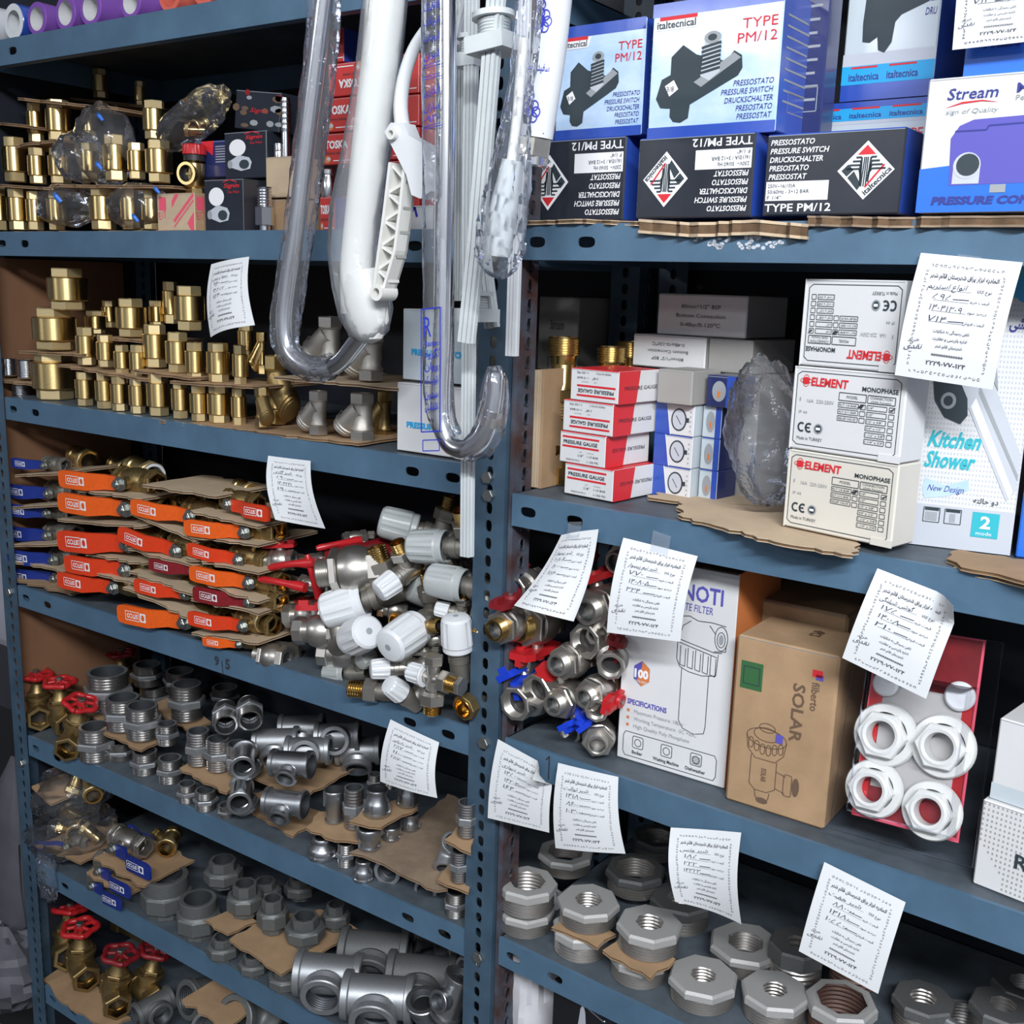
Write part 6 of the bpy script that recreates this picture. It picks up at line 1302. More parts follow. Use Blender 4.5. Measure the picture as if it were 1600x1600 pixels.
# ================================================================ fifth shelf: gate valves, nipples, tees, reducers
def gate(x, y, r, z, lab, brass='brass_dull', red='red_paint', yaw=0.0, lean=(0, 0, 1), Y=None, g=None):
    P = PZ(x, y, z) if Y is None else PY(x, y, Y); k = r * (depth(P) + 0.03) / FPX; P = P + away(P) * k; P.z = z
    if Y is None and P.y < 1.3 * k + 0.004: P.y = 1.3 * k + 0.004
    zz = Vector(lean).normalized(); O = P + zz * (1.18 * k)
    inst(('gate', brass, red), p_gate(brass, red), 'gate_valve', lab, 'valve', frame(O, zz, (math.cos(yaw), math.sin(yaw), 0), k), g)
gate(62, 1138, 17, L5, 'brass gate valve with red handwheel on the fifth shelf, nearest the outer post', yaw=-0.5)
gate(98, 1150, 17, L5, 'brass gate valve with red handwheel on the fifth shelf, middle one', yaw=-0.3)
gate(112, 1162, 18, L5, 'brass gate valve whose red handwheel leans towards the galvanised nipples', yaw=-0.9, lean=(0.28, 0.05, 0.95), Y=-0.0)
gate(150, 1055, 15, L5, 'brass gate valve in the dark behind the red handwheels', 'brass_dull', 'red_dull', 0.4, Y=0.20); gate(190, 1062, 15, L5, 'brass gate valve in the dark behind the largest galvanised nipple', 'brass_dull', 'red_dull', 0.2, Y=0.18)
def p_coil():
    b = MB(); b.tube([(math.cos(a), 0, math.sin(a)) for a in [PI * (0.0 + i / 16) for i in range(17)]], 0.26, 'zinc_matt', 14); return b.mesh('return_bend')
P = PY(78, 1062, 0.14); inst('coil', p_coil, 'return_bend', 'dark curved pipe bend behind the red handwheels', 'fitting', frame((P.x, P.y, L5 + 0.05), (0, 0, 1), (0.9, 0.4, 0), 34 * depth(P) / FPX))
NA = [((171, 62, 1037, 1117, .052), 'largest hexagon nipple, standing on a cardboard scrap beside the red handwheels'), ((152, 50, 1124, 1195, 0), 'hexagon nipple under the cardboard scrap of the largest nipple'), ((194, 51, 1079, 1147, .05), 'hexagon nipple in front of the largest one, first of a pair'), ((224, 49, 1092, 1161, .05), 'hexagon nipple in front of the largest one, second of a pair'),
      ((190, 40, 1150, 1192, 0), 'hexagon nipple beneath the pair, nearer the red handwheels'), ((228, 38, 1165, 1215, 0), 'hexagon nipple on the shelf beneath the pair, farther from the red handwheels'), ((267, 36, 1176, 1228, 0), 'hexagon nipple on bare shelf beside the folded cardboard'), ((262, 31, 1124, 1168, .05), 'small hexagon nipple behind the bare shelf one'),
      ((293, 47, 1059, 1131, .06), 'hexagon nipple standing on slanted cardboard in the middle of the fifth shelf'), ((311, 35, 1134, 1200, .045), 'hexagon nipple on the folded cardboard, first of three'), ((342, 36, 1146, 1209, .045), 'hexagon nipple on the folded cardboard, second of three'), ((373, 36, 1154, 1214, .045), 'hexagon nipple on the folded cardboard, third of three, beside the tee'),
      ((293, 27, 1218, 1258, 0), 'small hexagon nipple under the folded cardboard, nearer the outer post'), ((322, 32, 1227, 1271, 0), 'small hexagon nipple under the folded cardboard, middle one'), ((355, 26, 1252, 1280, 0), 'small hexagon nipple in shade under the tees'), ((231, 42, 1030, 1076, .05), 'dim hexagon nipple in the rear row beside the largest one'), ((282, 44, 1040, 1086, .05), 'dim hexagon nipple in the rear row behind the slanted cardboard'), ((243, 44, 1062, 1112, .0), 'dim hexagon nipple low in the rear row'), ((352, 40, 1066, 1106, .03), 'dim hexagon nipple standing behind the lying ones')]
nip([a for a, _ in NA], 'n', ['galvanised ' + l for _, l in NA], L5)
def lie(kind, key, x, y, r, Y, d, name, lab, cat, group=None, hint=(0, 0, 1), pl=PY, c0=0.0):
    P = pl(x, y, Y); k = r * depth(P) / FPX; dv = Vector(d).normalized(); return inst(key, kind, name, lab, cat, frame(P - dv * (c0 * k), dv, hint, k), group)
lie(p_nipple(2.6), ('nipl', 1), 353, 1133, 19, 0.035, (-0.75, 0.62, 0.12), 'hex_nipple', 'galvanised hexagon nipple lying with its mouth to the front, nearer the outer post', 'nipple')
lie(p_nipple(2.6), ('nipl', 1), 391, 1126, 19, 0.045, (-0.75, 0.62, 0.12), 'hex_nipple', 'galvanised hexagon nipple lying with its mouth to the front, nearer the tees', 'nipple')
def tee(x, y, r, Y, run, br, lab, m='zinc_bright', bm='zinc_bore_shade', k=None, g=None, small=1.0):
    P = PY(x, y, Y); k_ = r * depth(P) / FPX; rx = Vector(run).normalized(); bz = Vector(br); bz = (bz - rx * bz.dot(rx)).normalized(); yy = bz.cross(rx)
    M = Matrix(((rx.x * k_, yy.x * k_, bz.x * k_, P.x), (rx.y * k_, yy.y * k_, bz.y * k_, P.y), (rx.z * k_, yy.z * k_, bz.z * k_, P.z), (0, 0, 0, 1)))
    inst(('tee', m, small), p_tee(1.75, 1.65, m, bm, small), 'pipe_tee', lab, 'pipe tee', M, g)
tee(381, 1186, 17, 0.03, (-0.7, 0.7, 0.05), (0.75, -0.5, -0.4), 'galvanised tee on the cardboard nearest the hexagon nipples'); tee(456, 1193, 19, 0.03, (0.72, 0.3, 0.05), (-0.35, -0.85, -0.35), 'galvanised tee on the cardboard with one mouth facing out, beside the reducers', small=0.8)
tee(376, 1241, 17, 0.012, (-0.7, 0.7, 0.05), (0.75, -0.5, -0.4), 'galvanised tee under the tee cardboard, nearer the hexagon nipples'); tee(446, 1254, 19, 0.015, (0.72, 0.3, 0.02), (-0.35, -0.85, -0.35), 'galvanised tee under the tee cardboard, nearer the reducers', small=0.8)
for i, (x, y, Y) in enumerate(((432, 1158, 0.10), (482, 1172, 0.09), (472, 1138, 0.15), (528, 1150, 0.14), (560, 1172, 0.16))): tee(x, y, 20, Y, (0.8, 0.55, 0.05), (-0.1, -0.9, 0.1 if i % 2 else -0.6), 'galvanised tee in the dim rear heap, %s the hexagon nipples' % ORD[i], 'zinc')
def redu(items):
    for cx, w, yt, yb, zo, up, sm, lab in items:
        Cc, r, H = stand(cx, w, yt, yb, L5 + zo, back=True); Cc.z = L5 + zo; k = max(1.4, round(H / r, 1))
        inst(('red', k, up, sm), p_reducer(k, sm, up=up), 'reducing_socket', lab, 'reducer', T(*Cc) @ RZ(cx) @ Matrix.Diagonal((r, r, r, 1)))
redu([(522, 32, 1226, 1290, .05, False, 0.85, 'galvanised socket with wide mouth beside the tall hexagon nipple'), (589, 44, 1222, 1281, .085, True, 0.72, 'galvanised reducing socket standing on the little cardboard island'), (637, 36, 1212, 1264, .085, True, 0.75, 'galvanised reducing socket behind the one on the cardboard island'),
      (577, 41, 1282, 1334, .045, False, 0.80, 'galvanised reducing socket under the cardboard island, wide end up'), (611, 32, 1283, 1318, .045, False, 0.8, 'galvanised socket in shade under the cardboard island'), (641, 30, 1264, 1301, .045, True, 0.8, 'small galvanised socket at the rear of the cardboard island'),
      (504, 47, 1300, 1350, 0, True, 0.62, 'bell shaped galvanised reducer on the shelf below the tall hexagon nipple'), (568, 34, 1335, 1382, 0, True, 0.70, 'small bell shaped galvanised reducer on the shelf beside the pipe mouths')])
nip([(553, 31, 1223, 1299, .05), (541, 27, 1310, 1358, 0), (729, 30, 1246, 1312, .12), (717, 27, 1322, 1382, .06), (712, 33, 1384, 1438, 0), (610, 24, 1200, 1235, .09), (585, 20, 1205, 1238, .07)], 'n', ['galvanised tall hexagon nipple beside the socket with wide mouth', 'dark hexagon nipple on the shelf between the two bell reducers', 'galvanised hexagon nipple topmost of the stack against the slotted post', 'galvanised hexagon nipple in the middle of the stack against the slotted post', 'galvanised hexagon nipple lowest of the stack against the slotted post', 'dim small nipple behind the cardboard island, farther from the price tag edge', 'dim small nipple behind the socket with wide mouth'], L5)
def elbow(x, y, r, Y, d0, up, lab, m='zinc'):
    P = PY(x, y, Y); k = r * depth(P) / FPX; xx = -Vector(d0).normalized(); zz = Vector(up); zz = (zz - xx * zz.dot(xx)).normalized(); yy = zz.cross(xx); O = P - xx * (-0.75 * k) 
    M = Matrix(((xx.x * k, yy.x * k, zz.x * k, O.x), (xx.y * k, yy.y * k, zz.y * k, O.y), (xx.z * k, yy.z * k, zz.z * k, O.z), (0, 0, 0, 1)))
    inst(('elb', m), p_elbow(m), 'pipe_elbow', lab, 'pipe elbow', M)
elbow(604, 1364, 19, 0.02, (0.3, -0.95, 0), (1, 0.3, 0.0), 'galvanised elbow mouth peeping from under the big dusty cardboard, beside the bell reducer'); elbow(664, 1393, 17, 0.03, (0.2, -0.95, 0), (1, 0.2, 0.0), 'galvanised elbow mouth under the big dusty cardboard, beside the nipple stack')
elbow(695, 1358, 16, 0.02, (0.35, -0.75, -0.55), (0, 0.5, 1), 'galvanised elbow on top of the big dusty cardboard against the nipple stack')
def shz(lab, pts, z, seed, **k):
    Q = [PZ(x, y, z) for x, y in pts]; return sheet(lab, [(q.x, q.y) for q in Q], z - 0.0036, seed=seed, torn=tuple(range(len(pts))), jag=0.002, **k)
shz('cardboard scrap under the largest hexagon nipple', [(120, 1105), (156, 1128), (185, 1112), (152, 1090)], L5 + 0.050, 1); shz('cardboard under the pair of hexagon nipples', [(155, 1142), (222, 1172), (262, 1150), (190, 1120)], L5 + 0.048, 2)
shz('slanted cardboard under the middle nipple of the fifth shelf', [(232, 1102), (296, 1142), (330, 1128), (262, 1090)], L5 + 0.058, 3); shz('folded cardboard under the row of three nipples', [(280, 1200), (354, 1238), (395, 1212), (318, 1178)], L5 + 0.043, 4)
shz('cardboard pad carrying the upper galvanised tees', [(398, 1214), (461, 1252), (588, 1182), (520, 1150), (440, 1165), (350, 1192)], L5 + 0.050, 5); shz('cardboard pad under the lower galvanised tees', [(362, 1248), (458, 1306), (506, 1272), (430, 1230)], L5 + 0.005, 6)
shz('cardboard under the socket with wide mouth', [(478, 1292), (508, 1308), (560, 1315), (592, 1296), (545, 1270), (500, 1268)], L5 + 0.049, 7); shz('cardboard island under the single reducing socket', [(546, 1283), (595, 1292), (652, 1262), (640, 1248), (590, 1252)], L5 + 0.084, 8)
shz('big dusty cardboard sheet over the elbow mouths', [(546, 1331), (584, 1343), (625, 1364), (684, 1391), (700, 1388), (738, 1262), (700, 1240), (640, 1290)], L5 + 0.044, 9, mat_='dusty_cardboard'); shz('small cardboard under the topmost nipple of the stack', [(694, 1312), (735, 1332), (740, 1300), (712, 1292)], L5 + 0.118, 10); shz('small cardboard under the middle nipple of the stack', [(684, 1374), (732, 1394), (738, 1362), (700, 1352)], L5 + 0.058, 11)

# ================================================================ sixth shelf: unions, big tees, blue valves
def unions(items):
    for cx, w, yt, yb, zo, top, lab, m in items:
        Cc, r, H = stand(cx, w, yt, yb, L6 + zo, back=True); Cc.z = L6 + zo; r /= 1.12; k = max(1.5, round(H / r, 1))
        inst(('uni', k, top, m), p_union(k, m, 8, top), 'pipe_union', lab, 'union', T(*Cc) @ RZ(cx) @ Matrix.Diagonal((r, r, r, 1)))
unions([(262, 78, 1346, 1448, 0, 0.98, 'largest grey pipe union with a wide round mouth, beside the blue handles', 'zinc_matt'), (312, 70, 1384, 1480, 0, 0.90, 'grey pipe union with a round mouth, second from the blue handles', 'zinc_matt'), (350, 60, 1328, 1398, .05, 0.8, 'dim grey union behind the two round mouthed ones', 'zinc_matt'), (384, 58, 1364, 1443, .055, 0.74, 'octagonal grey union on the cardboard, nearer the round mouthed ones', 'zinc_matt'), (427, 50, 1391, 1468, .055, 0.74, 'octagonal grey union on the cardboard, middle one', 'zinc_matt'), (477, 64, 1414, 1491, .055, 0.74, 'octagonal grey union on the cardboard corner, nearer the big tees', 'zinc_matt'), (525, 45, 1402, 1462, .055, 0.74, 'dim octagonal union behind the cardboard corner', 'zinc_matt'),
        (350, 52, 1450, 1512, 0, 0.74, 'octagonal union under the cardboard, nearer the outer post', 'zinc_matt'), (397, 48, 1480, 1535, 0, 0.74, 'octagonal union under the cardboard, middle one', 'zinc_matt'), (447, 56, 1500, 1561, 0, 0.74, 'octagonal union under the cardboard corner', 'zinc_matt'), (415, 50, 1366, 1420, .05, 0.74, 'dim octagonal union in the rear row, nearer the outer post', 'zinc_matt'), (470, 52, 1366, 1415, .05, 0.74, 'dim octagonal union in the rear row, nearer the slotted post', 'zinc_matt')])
shz('cardboard scrap between the grey unions', [(320, 1437), (356, 1459), (402, 1440), (365, 1418)], L6 + 0.053, 21); shz('large cardboard sheet carrying the octagonal unions', [(358, 1468), (400, 1493), (439, 1522), (560, 1453), (500, 1420), (420, 1432)], L6 + 0.053, 22)
tee(515, 1522, 30, 0.015, (0.86, 0.5, 0.0), (0.55, -0.82, -0.15), 'big galvanised tee with its branch mouth towards the unions, on the sixth shelf', 'zinc'); tee(592, 1557, 32, -0.005 + 0.02, (0.86, 0.5, 0.0), (0.4, -0.9, -0.2), 'big galvanised tee next to the first big one, cut by the picture edge', 'zinc')
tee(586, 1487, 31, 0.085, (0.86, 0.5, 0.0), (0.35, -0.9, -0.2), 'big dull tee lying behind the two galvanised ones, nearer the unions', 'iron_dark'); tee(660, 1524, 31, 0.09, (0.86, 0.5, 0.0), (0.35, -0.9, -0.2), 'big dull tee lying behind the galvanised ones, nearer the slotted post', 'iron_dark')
elbow(660, 1562, 23, 0.015, (0.1, -0.3, 0.95), (0.6, 0.7, 0.1), 'galvanised elbow with its mouth upwards beside the slotted post', 'zinc_bright'); tee(708, 1556, 22, 0.015, (0.25, 0.2, 0.95), (-0.2, -0.95, -0.25), 'galvanised reducing tee leaning against the slotted post', 'zinc_bright', small=0.7)
elbow(722, 1514, 16, 0.03, (-0.3, -0.9, 0.2), (0.6, 0.7, 0.1), 'galvanised pipe mouth just beside the slotted post above the reducing tee', 'zinc_bright')
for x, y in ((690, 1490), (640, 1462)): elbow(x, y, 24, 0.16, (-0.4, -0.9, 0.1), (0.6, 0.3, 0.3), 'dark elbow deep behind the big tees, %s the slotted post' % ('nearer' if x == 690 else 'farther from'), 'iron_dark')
place_lever(243, 1362, 172, 1328, -0.004, 'blue lever valve with white lettering on the upper cardboard of the sixth shelf', 'nickel', 'blue_vinyl', False, True)
place_lever(210, 1393, 150, 1363, -0.004, 'blue lever valve with white lettering between the two cardboards of the sixth shelf', 'nickel_dusty', 'blue_vinyl', False, True); place_lever(196, 1412, 140, 1386, -0.004, 'blue lever valve almost hidden under the lower cardboard of the sixth shelf', 'nickel_dusty', 'blue_vinyl', False, True)
place_lever(205, 1290, 240, 1318, 0.09, 'blue lever valve in the dark behind the upper one of the sixth shelf', 'brass_dull', 'blue_vinyl', True, False)
slab('cardboard under the upper blue valve of the sixth shelf', 146, 1341, 226, 1384, -0.006, 0.09, 71); slab('cardboard under the second blue valve of the sixth shelf', 134, 1363, 200, 1399, -0.006, 0.09, 72)
P = PY(259, 1327, 0.06); inst('mouth', p_mouth(), 'brass_valve', 'round brass valve mouth in the dark beside the upper blue valve', 'valve', along(P, (-0.6, 0.8, 0.0), 14 * depth(P) / FPX))
# ================================================================ lowest visible shelf
gate(131, 1552, 19, L7 + .004, 'brass gate valve with the brightest red handwheel on the lowest shelf', 'brass_dull', 'red_paint', -0.4, Y=0.03)
gate(100, 1530, 18, L7 + .004, 'tilted brass gate valve on the lowest shelf beside the outer post', 'brass_dull', 'red_paint', -0.5, (-0.1, 0.25, 0.95), Y=0.035)
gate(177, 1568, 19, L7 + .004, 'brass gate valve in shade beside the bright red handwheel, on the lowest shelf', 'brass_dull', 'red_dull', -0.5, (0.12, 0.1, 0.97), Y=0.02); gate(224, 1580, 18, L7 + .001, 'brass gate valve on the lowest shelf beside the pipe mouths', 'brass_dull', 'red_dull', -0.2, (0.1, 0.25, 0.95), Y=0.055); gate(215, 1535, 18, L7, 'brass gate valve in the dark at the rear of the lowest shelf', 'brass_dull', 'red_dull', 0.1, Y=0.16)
shz('cardboard slab under the gate valves of the lowest shelf', [(67, 1530), (98, 1566), (168, 1606), (205, 1590), (150, 1540), (100, 1510)], L7 + 0.0036, 31)
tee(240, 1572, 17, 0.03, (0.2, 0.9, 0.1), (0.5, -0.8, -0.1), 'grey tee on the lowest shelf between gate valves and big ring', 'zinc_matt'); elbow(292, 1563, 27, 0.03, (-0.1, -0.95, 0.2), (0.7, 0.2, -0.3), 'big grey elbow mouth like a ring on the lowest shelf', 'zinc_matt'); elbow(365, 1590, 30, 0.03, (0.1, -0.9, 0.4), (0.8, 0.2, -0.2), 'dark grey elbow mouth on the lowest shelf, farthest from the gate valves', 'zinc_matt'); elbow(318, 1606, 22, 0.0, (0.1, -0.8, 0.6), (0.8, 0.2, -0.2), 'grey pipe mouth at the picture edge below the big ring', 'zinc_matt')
slab('cardboard strip between the pipe mouths of the lowest shelf', 284, 1562, 352, 1608, 0.0, 0.10, 73)

# ================================================================ second rack: manifold, heap of valves, bushings
def p_manibrass(k):
    def fn():
        b = MB(); b.lathe([(0.75, k)] + [(r, z) for r, z in reversed(thread(0.92, k - 1.0, k, 7, 0.07))] + [(0.7, k - 1.0), (0.66, k - 2.6), (0.8, k - 2.9)], 'brass', 28); b.lathe([(0.75, k), (0.7, k - 1.5), (0, k - 1.5)], 'brass_gold', 24)
        hexnut(b, 0.95, k - 3.6, k - 2.9, 'brass_dull'); b.lathe([(0.75, k - 3.6)] + [(r, z) for r, z in reversed(thread(0.78, k - 4.6, k - 3.6, 6))] + [(0.62, k - 4.6), (0.66, 1.0)], 'brass_dull', 26); hexnut(b, 1.05, 0, 1.0, 'brass')
        M = T(0, 0, k - 2.3) @ frame((0, 0, 0), (-0.9, -0.4, 0)); b.lathe([(0.45, 0.5), (0.45, 1.0), (0.35, 1.05), (0.5, 1.1), (0.5, 1.5), (0.3, 1.55), (0, 1.5)], 'brass', 18, M)
        M = T(0, 0, 2.0) @ frame((0, 0, 0), (-0.2, -1, 0)); b.lathe([(0.5, 0.4), (0.62, 0.8), (0.62, 1.0), (0.45, 1.0)], 'brass', 20, M); b.lathe([(0.45, 1.0), (0.42, 0.5), (0, 0.5)], 'bore_shade', 16, M)
        return b.mesh('manifold', 30)
    return fn
P = PR(873, 762, 0.080); k = 27 * depth(P) / FPX; H = zat(890, 527, P) - R2 - 0.001; P.z = R2 + 0.001
inst('mb1', p_manibrass(H / k), 'brass_manifold', 'tall threaded brass manifold standing beside the upright cardboard stack', 'fitting', T(*P) @ Matrix.Diagonal((k, k, k, 1)))
for x, yt, Y, lab in ((948, 541, 0.12, 'threaded brass manifold in shade behind the red and white gauge boxes, nearer the tall one'), (978, 533, 0.17, 'threaded brass manifold deepest in shade beside the upside down white carton')):
    P = PR(x, 700, Y); k = 24 * depth(P) / FPX; P.z = R2 + 0.001; H = zat(x, yt, PR(x, yt, Y)) - P.z; inst(('mb', x), p_manibrass(H / k), 'brass_manifold', lab, 'fitting', T(*P) @ Matrix.Diagonal((k, k, k, 1)))
mb = MB(); r_ = random.Random(5)
P0 = PR(829, 752, 0.036); P1 = PR(880, 700, 0.20)
for i in range(4): mb.box(0.0034 * i, 0.0034 * i + 0.0029, 0.002 * r_.random(), 0.07, 0, 0.124 - 0.004 * r_.random(), 'cardboard_pale' if i < 3 else 'cardboard')
Mx = T(P0.x, P0.y, R2 + 0.001) @ RZ(YR); o = mb.build('cardboard_stack', None, Mx, 20); tag(o, 'upright stack of cardboard offcuts against the slotted post', 'cardboard')
# heap of wing handled valves
HP = [(808, 983, 22, 0.0, True, 'brass_gold', 'red_paint', (0, 0, -1), 'brass mouthed valve with its red wing handle hanging down'), (771, 986, 18, -0.03, True, 'brass_gold', 'red_dull', (0, 0, 1), 'brass mouthed valve poking out in front of the slotted post'), (914, 957, 21, 0.015, True, 'nickel', 'red_paint', (-0.5, 0, 1), 'topmost nickel valve of the heap, between two price tags'),
      (912, 1003, 25, 0.02, False, 'nickel', 'red_dull', (1, 0, -0.3), 'wide mouthed nickel valve under the topmost one'), (942, 992, 18, 0.03, False, 'nickel', 'red_dull', (1, 0, 0.2), 'small mouthed nickel valve half behind the large price tag'), (868, 1040, 18, -0.002, True, 'nickel', 'red_paint', (-0.8, 0, -0.6), 'threaded nickel valve in the middle of the heap'), (911, 1092, 17, 0.0, True, 'nickel', 'red_paint', (1, 0, -0.15), 'threaded nickel valve with a red wing next to the filter box'),
      (862, 1103, 17, -0.005, True, 'nickel', 'blue_bright', (0.6, 0, -0.8), 'threaded nickel valve above the blue wing handle'), (836, 1081, 24, 0.0, False, 'nickel', 'blue_bright', (-1, 0, -0.3), 'wide mouthed nickel valve beneath the red wing handle'), (803, 1101, 24, -0.005, False, 'nickel', 'blue_bright', (-0.6, 0, 0.9), 'wide mouthed nickel valve lowest against the slotted post'), (962, 1042, 21, 0.01, False, 'nickel', 'red_dull', (0.2, 0, 1), 'smooth nickel mouth pressed against the filter box'),
      (940, 1111, 18, 0.004, False, 'nickel', 'blue_bright', (-0.8, 0, -0.6), 'hexagon mouthed nickel valve with a blue wing, next to the filter box'), (941, 1166, 18, 0.003, True, 'nickel', 'blue_bright', (-0.7, 0, 0.7), 'threaded nickel valve lowest of all beside the filter box'), (803, 922, 18, 0.01, False, 'nickel', 'red_paint', (-0.9, 0, 0.4), 'nickel valve under the creased price tag with a red wing'), (796, 1040, 17, 0.01, False, 'nickel', 'red_paint', (0.5, 0, 0.8), 'nickel valve mouth beside the slotted post under the brass one'),
      (870, 905, 18, 0.05, False, 'nickel', 'red_paint', (0.5, 0, 0.8), 'nickel valve in shade behind the creased price tag'), (960, 880, 18, 0.06, True, 'nickel', 'red_paint', (-0.4, 0, 0.9), 'nickel valve with red wing in shade behind the large price tag'), (890, 1145, 17, 0.04, False, 'nickel', 'blue_bright', (0.3, 0, 0.9), 'nickel valve deep under the blue wing handle'), (850, 960, 18, 0.05, False, 'nickel', 'red_dull', (0, 0, 1), 'nickel valve in shade under the creased price tag edge')]
for x, y, r, Y, male, end, hd, hint, lab in HP:
    nb = x > 925 and y > 985                                # beside the filter box the valves lean away from it
    bfly(x - (8 if nb else 0), y, r / (0.86 if male else 0.98) * (0.92 if nb else 1), Y, (RN.x + 0.03 * math.sin(x) - (0.5 if nb else 0), RN.y, 0.04 * math.cos(y)), lab, male, end, hd, hint, PR)
def bush(items):
    for cx, w, yt, yb, zo, bore, m, th, lab in items:
        P = PZ(cx, yb, R4 + zo); r = w / 2 * (depth(P) + 0.03) / FPX / 1.11; Cc = P + away(P) * r; Pf = P - away(P) * (0.1 * r)
        H = max(zat(cx, yt, Pf) - (R4 + zo), 0.45 * r); k = round(H / r, 1); Cc.z = R4 + zo
        inst(('bush', k, bore, m), p_bushing(k, bore, 8, m, th), 'bushing', lab, 'bushing', T(*Cc) @ RZ(cx * 0.37) @ Matrix.Diagonal((r, r, r, 1)))
g_, t_ = 'iron_grey', 'iron_thread'
bush([(820, 92, 1443, 1470, 0, .62, g_, t_, 'lower of the two stacked bushings beside the slotted post'), (822, 94, 1404, 1439, .027, .66, g_, t_, 'upper of the two stacked bushings beside the slotted post, wide threaded bore'), (906, 92, 1473, 1508, 0, .5, g_, t_, 'bushing under the square cardboard, nearer the slotted post'), (917, 98, 1432, 1463, .034, .48, g_, t_, 'octagonal bushing on the square cardboard, nearer the slotted post'),
      (996, 96, 1515, 1549, 0, .5, g_, t_, 'bushing under the square cardboard in the middle of the shelf'), (1011, 103, 1469, 1506, .036, .47, g_, t_, 'octagonal bushing on the square cardboard in the middle of the shelf'), (1094, 110, 1555, 1590, 0, .40, g_, t_, 'octagonal bushing with a small bore standing on bare shelf, nearest the lip'), (1205, 106, 1576, 1614, 0, .40, g_, t_, 'octagonal bushing with a small bore at the picture edge'),
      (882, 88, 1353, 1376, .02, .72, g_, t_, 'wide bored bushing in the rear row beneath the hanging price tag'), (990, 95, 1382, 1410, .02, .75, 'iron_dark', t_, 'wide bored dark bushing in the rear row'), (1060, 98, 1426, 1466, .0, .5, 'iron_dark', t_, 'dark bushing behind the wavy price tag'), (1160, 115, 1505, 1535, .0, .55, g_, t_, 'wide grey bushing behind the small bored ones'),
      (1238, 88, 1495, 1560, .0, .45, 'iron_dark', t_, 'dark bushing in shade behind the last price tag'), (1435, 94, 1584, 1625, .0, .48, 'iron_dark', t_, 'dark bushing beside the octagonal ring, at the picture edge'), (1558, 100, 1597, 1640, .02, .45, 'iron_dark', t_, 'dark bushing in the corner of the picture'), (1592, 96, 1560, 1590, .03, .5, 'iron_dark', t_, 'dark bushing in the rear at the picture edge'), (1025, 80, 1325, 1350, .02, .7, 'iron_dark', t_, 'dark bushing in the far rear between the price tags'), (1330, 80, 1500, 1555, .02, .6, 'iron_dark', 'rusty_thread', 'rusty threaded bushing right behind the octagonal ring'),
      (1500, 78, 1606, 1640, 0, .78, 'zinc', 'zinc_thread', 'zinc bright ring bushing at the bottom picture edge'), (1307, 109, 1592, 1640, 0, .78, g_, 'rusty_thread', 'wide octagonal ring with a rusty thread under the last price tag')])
shz('square cardboard between stacked bushings, nearer the slotted post', [(862, 1448), (933, 1480), (962, 1460), (900, 1432)], R4 + 0.0335, 41); shz('square cardboard between stacked bushings in the middle of the shelf', [(942, 1484), (1016, 1528), (1055, 1498), (985, 1462)], R4 + 0.0355, 42)
# ================================================================ cardboards and wrapped things of the second rack
def slabR(lab, pts, dep, d, th=0.0045, seed=0, **k):
    P = [PR(x, y, d) for x, y in pts]; q = [(p.x, p.y) for p in P] + [(P[-1].x + RN.x * dep, P[-1].y + RN.y * dep), (P[0].x + RN.x * dep, P[0].y + RN.y * dep)]
    def zf(x, y):
        for a, c in zip(P, P[1:]):
            if x <= c.x: return a.z + (c.z - a.z) * max(0, min(1, (x - a.x) / (c.x - a.x))) - th
        return P[-1].z - th
    return sheet(lab, q, zf, th=th, seed=seed, torn=(0, 1, 2), jag=0.003, step=0.006, **k)
slabR('torn cardboard edge under the upside down black boxes, next to the post', [(822, 345), (910, 342), (1003, 346)], 0.16, -0.004, 0.004, 3, mat_='cardboard_pale')
slabR('thick torn pale cardboard bent over the lip under the middle black box', [(998, 342), (1085, 348), (1180, 343), (1263, 350)], 0.16, -0.008, 0.012, 4, mat_='cardboard_pale')
slabR('corrugated cardboard edge under the right way up black box and the controller box', [(1262, 337), (1400, 339), (1500, 337), (1650, 337)], 0.17, -0.006, 0.008, 5, mat_='dusty_cardboard')
def shr(lab, pts, z, seed, **k):
    Q = [PZ(x, y, z) for x, y in pts]; return sheet(lab, [(q.x, q.y) for q in Q], z - 0.0036, seed=seed, torn=tuple(range(len(pts))), jag=0.0028, step=0.008, **k)
shr('old pale cardboard sheet under the monophase boxes and bubble wrap', [(1012, 776), (1062, 782), (1066, 806), (1200, 842), (1334, 866), (1345, 850), (1300, 800), (1080, 752)], R2 + 0.0055, 51, mat_='cardboard_pale')
shr('torn cardboard layers under the hand shower box at the picture edge', [(1478, 872), (1502, 884), (1560, 895), (1625, 912), (1640, 880), (1500, 858)], R2 + 0.0045, 52, mat_='cardboard'); shr('lower torn cardboard layer poking out over the lip at the picture edge', [(1492, 886), (1530, 896), (1630, 920), (1640, 890), (1500, 866)], R2 + 0.0005, 53, mat_='cardboard_pale')
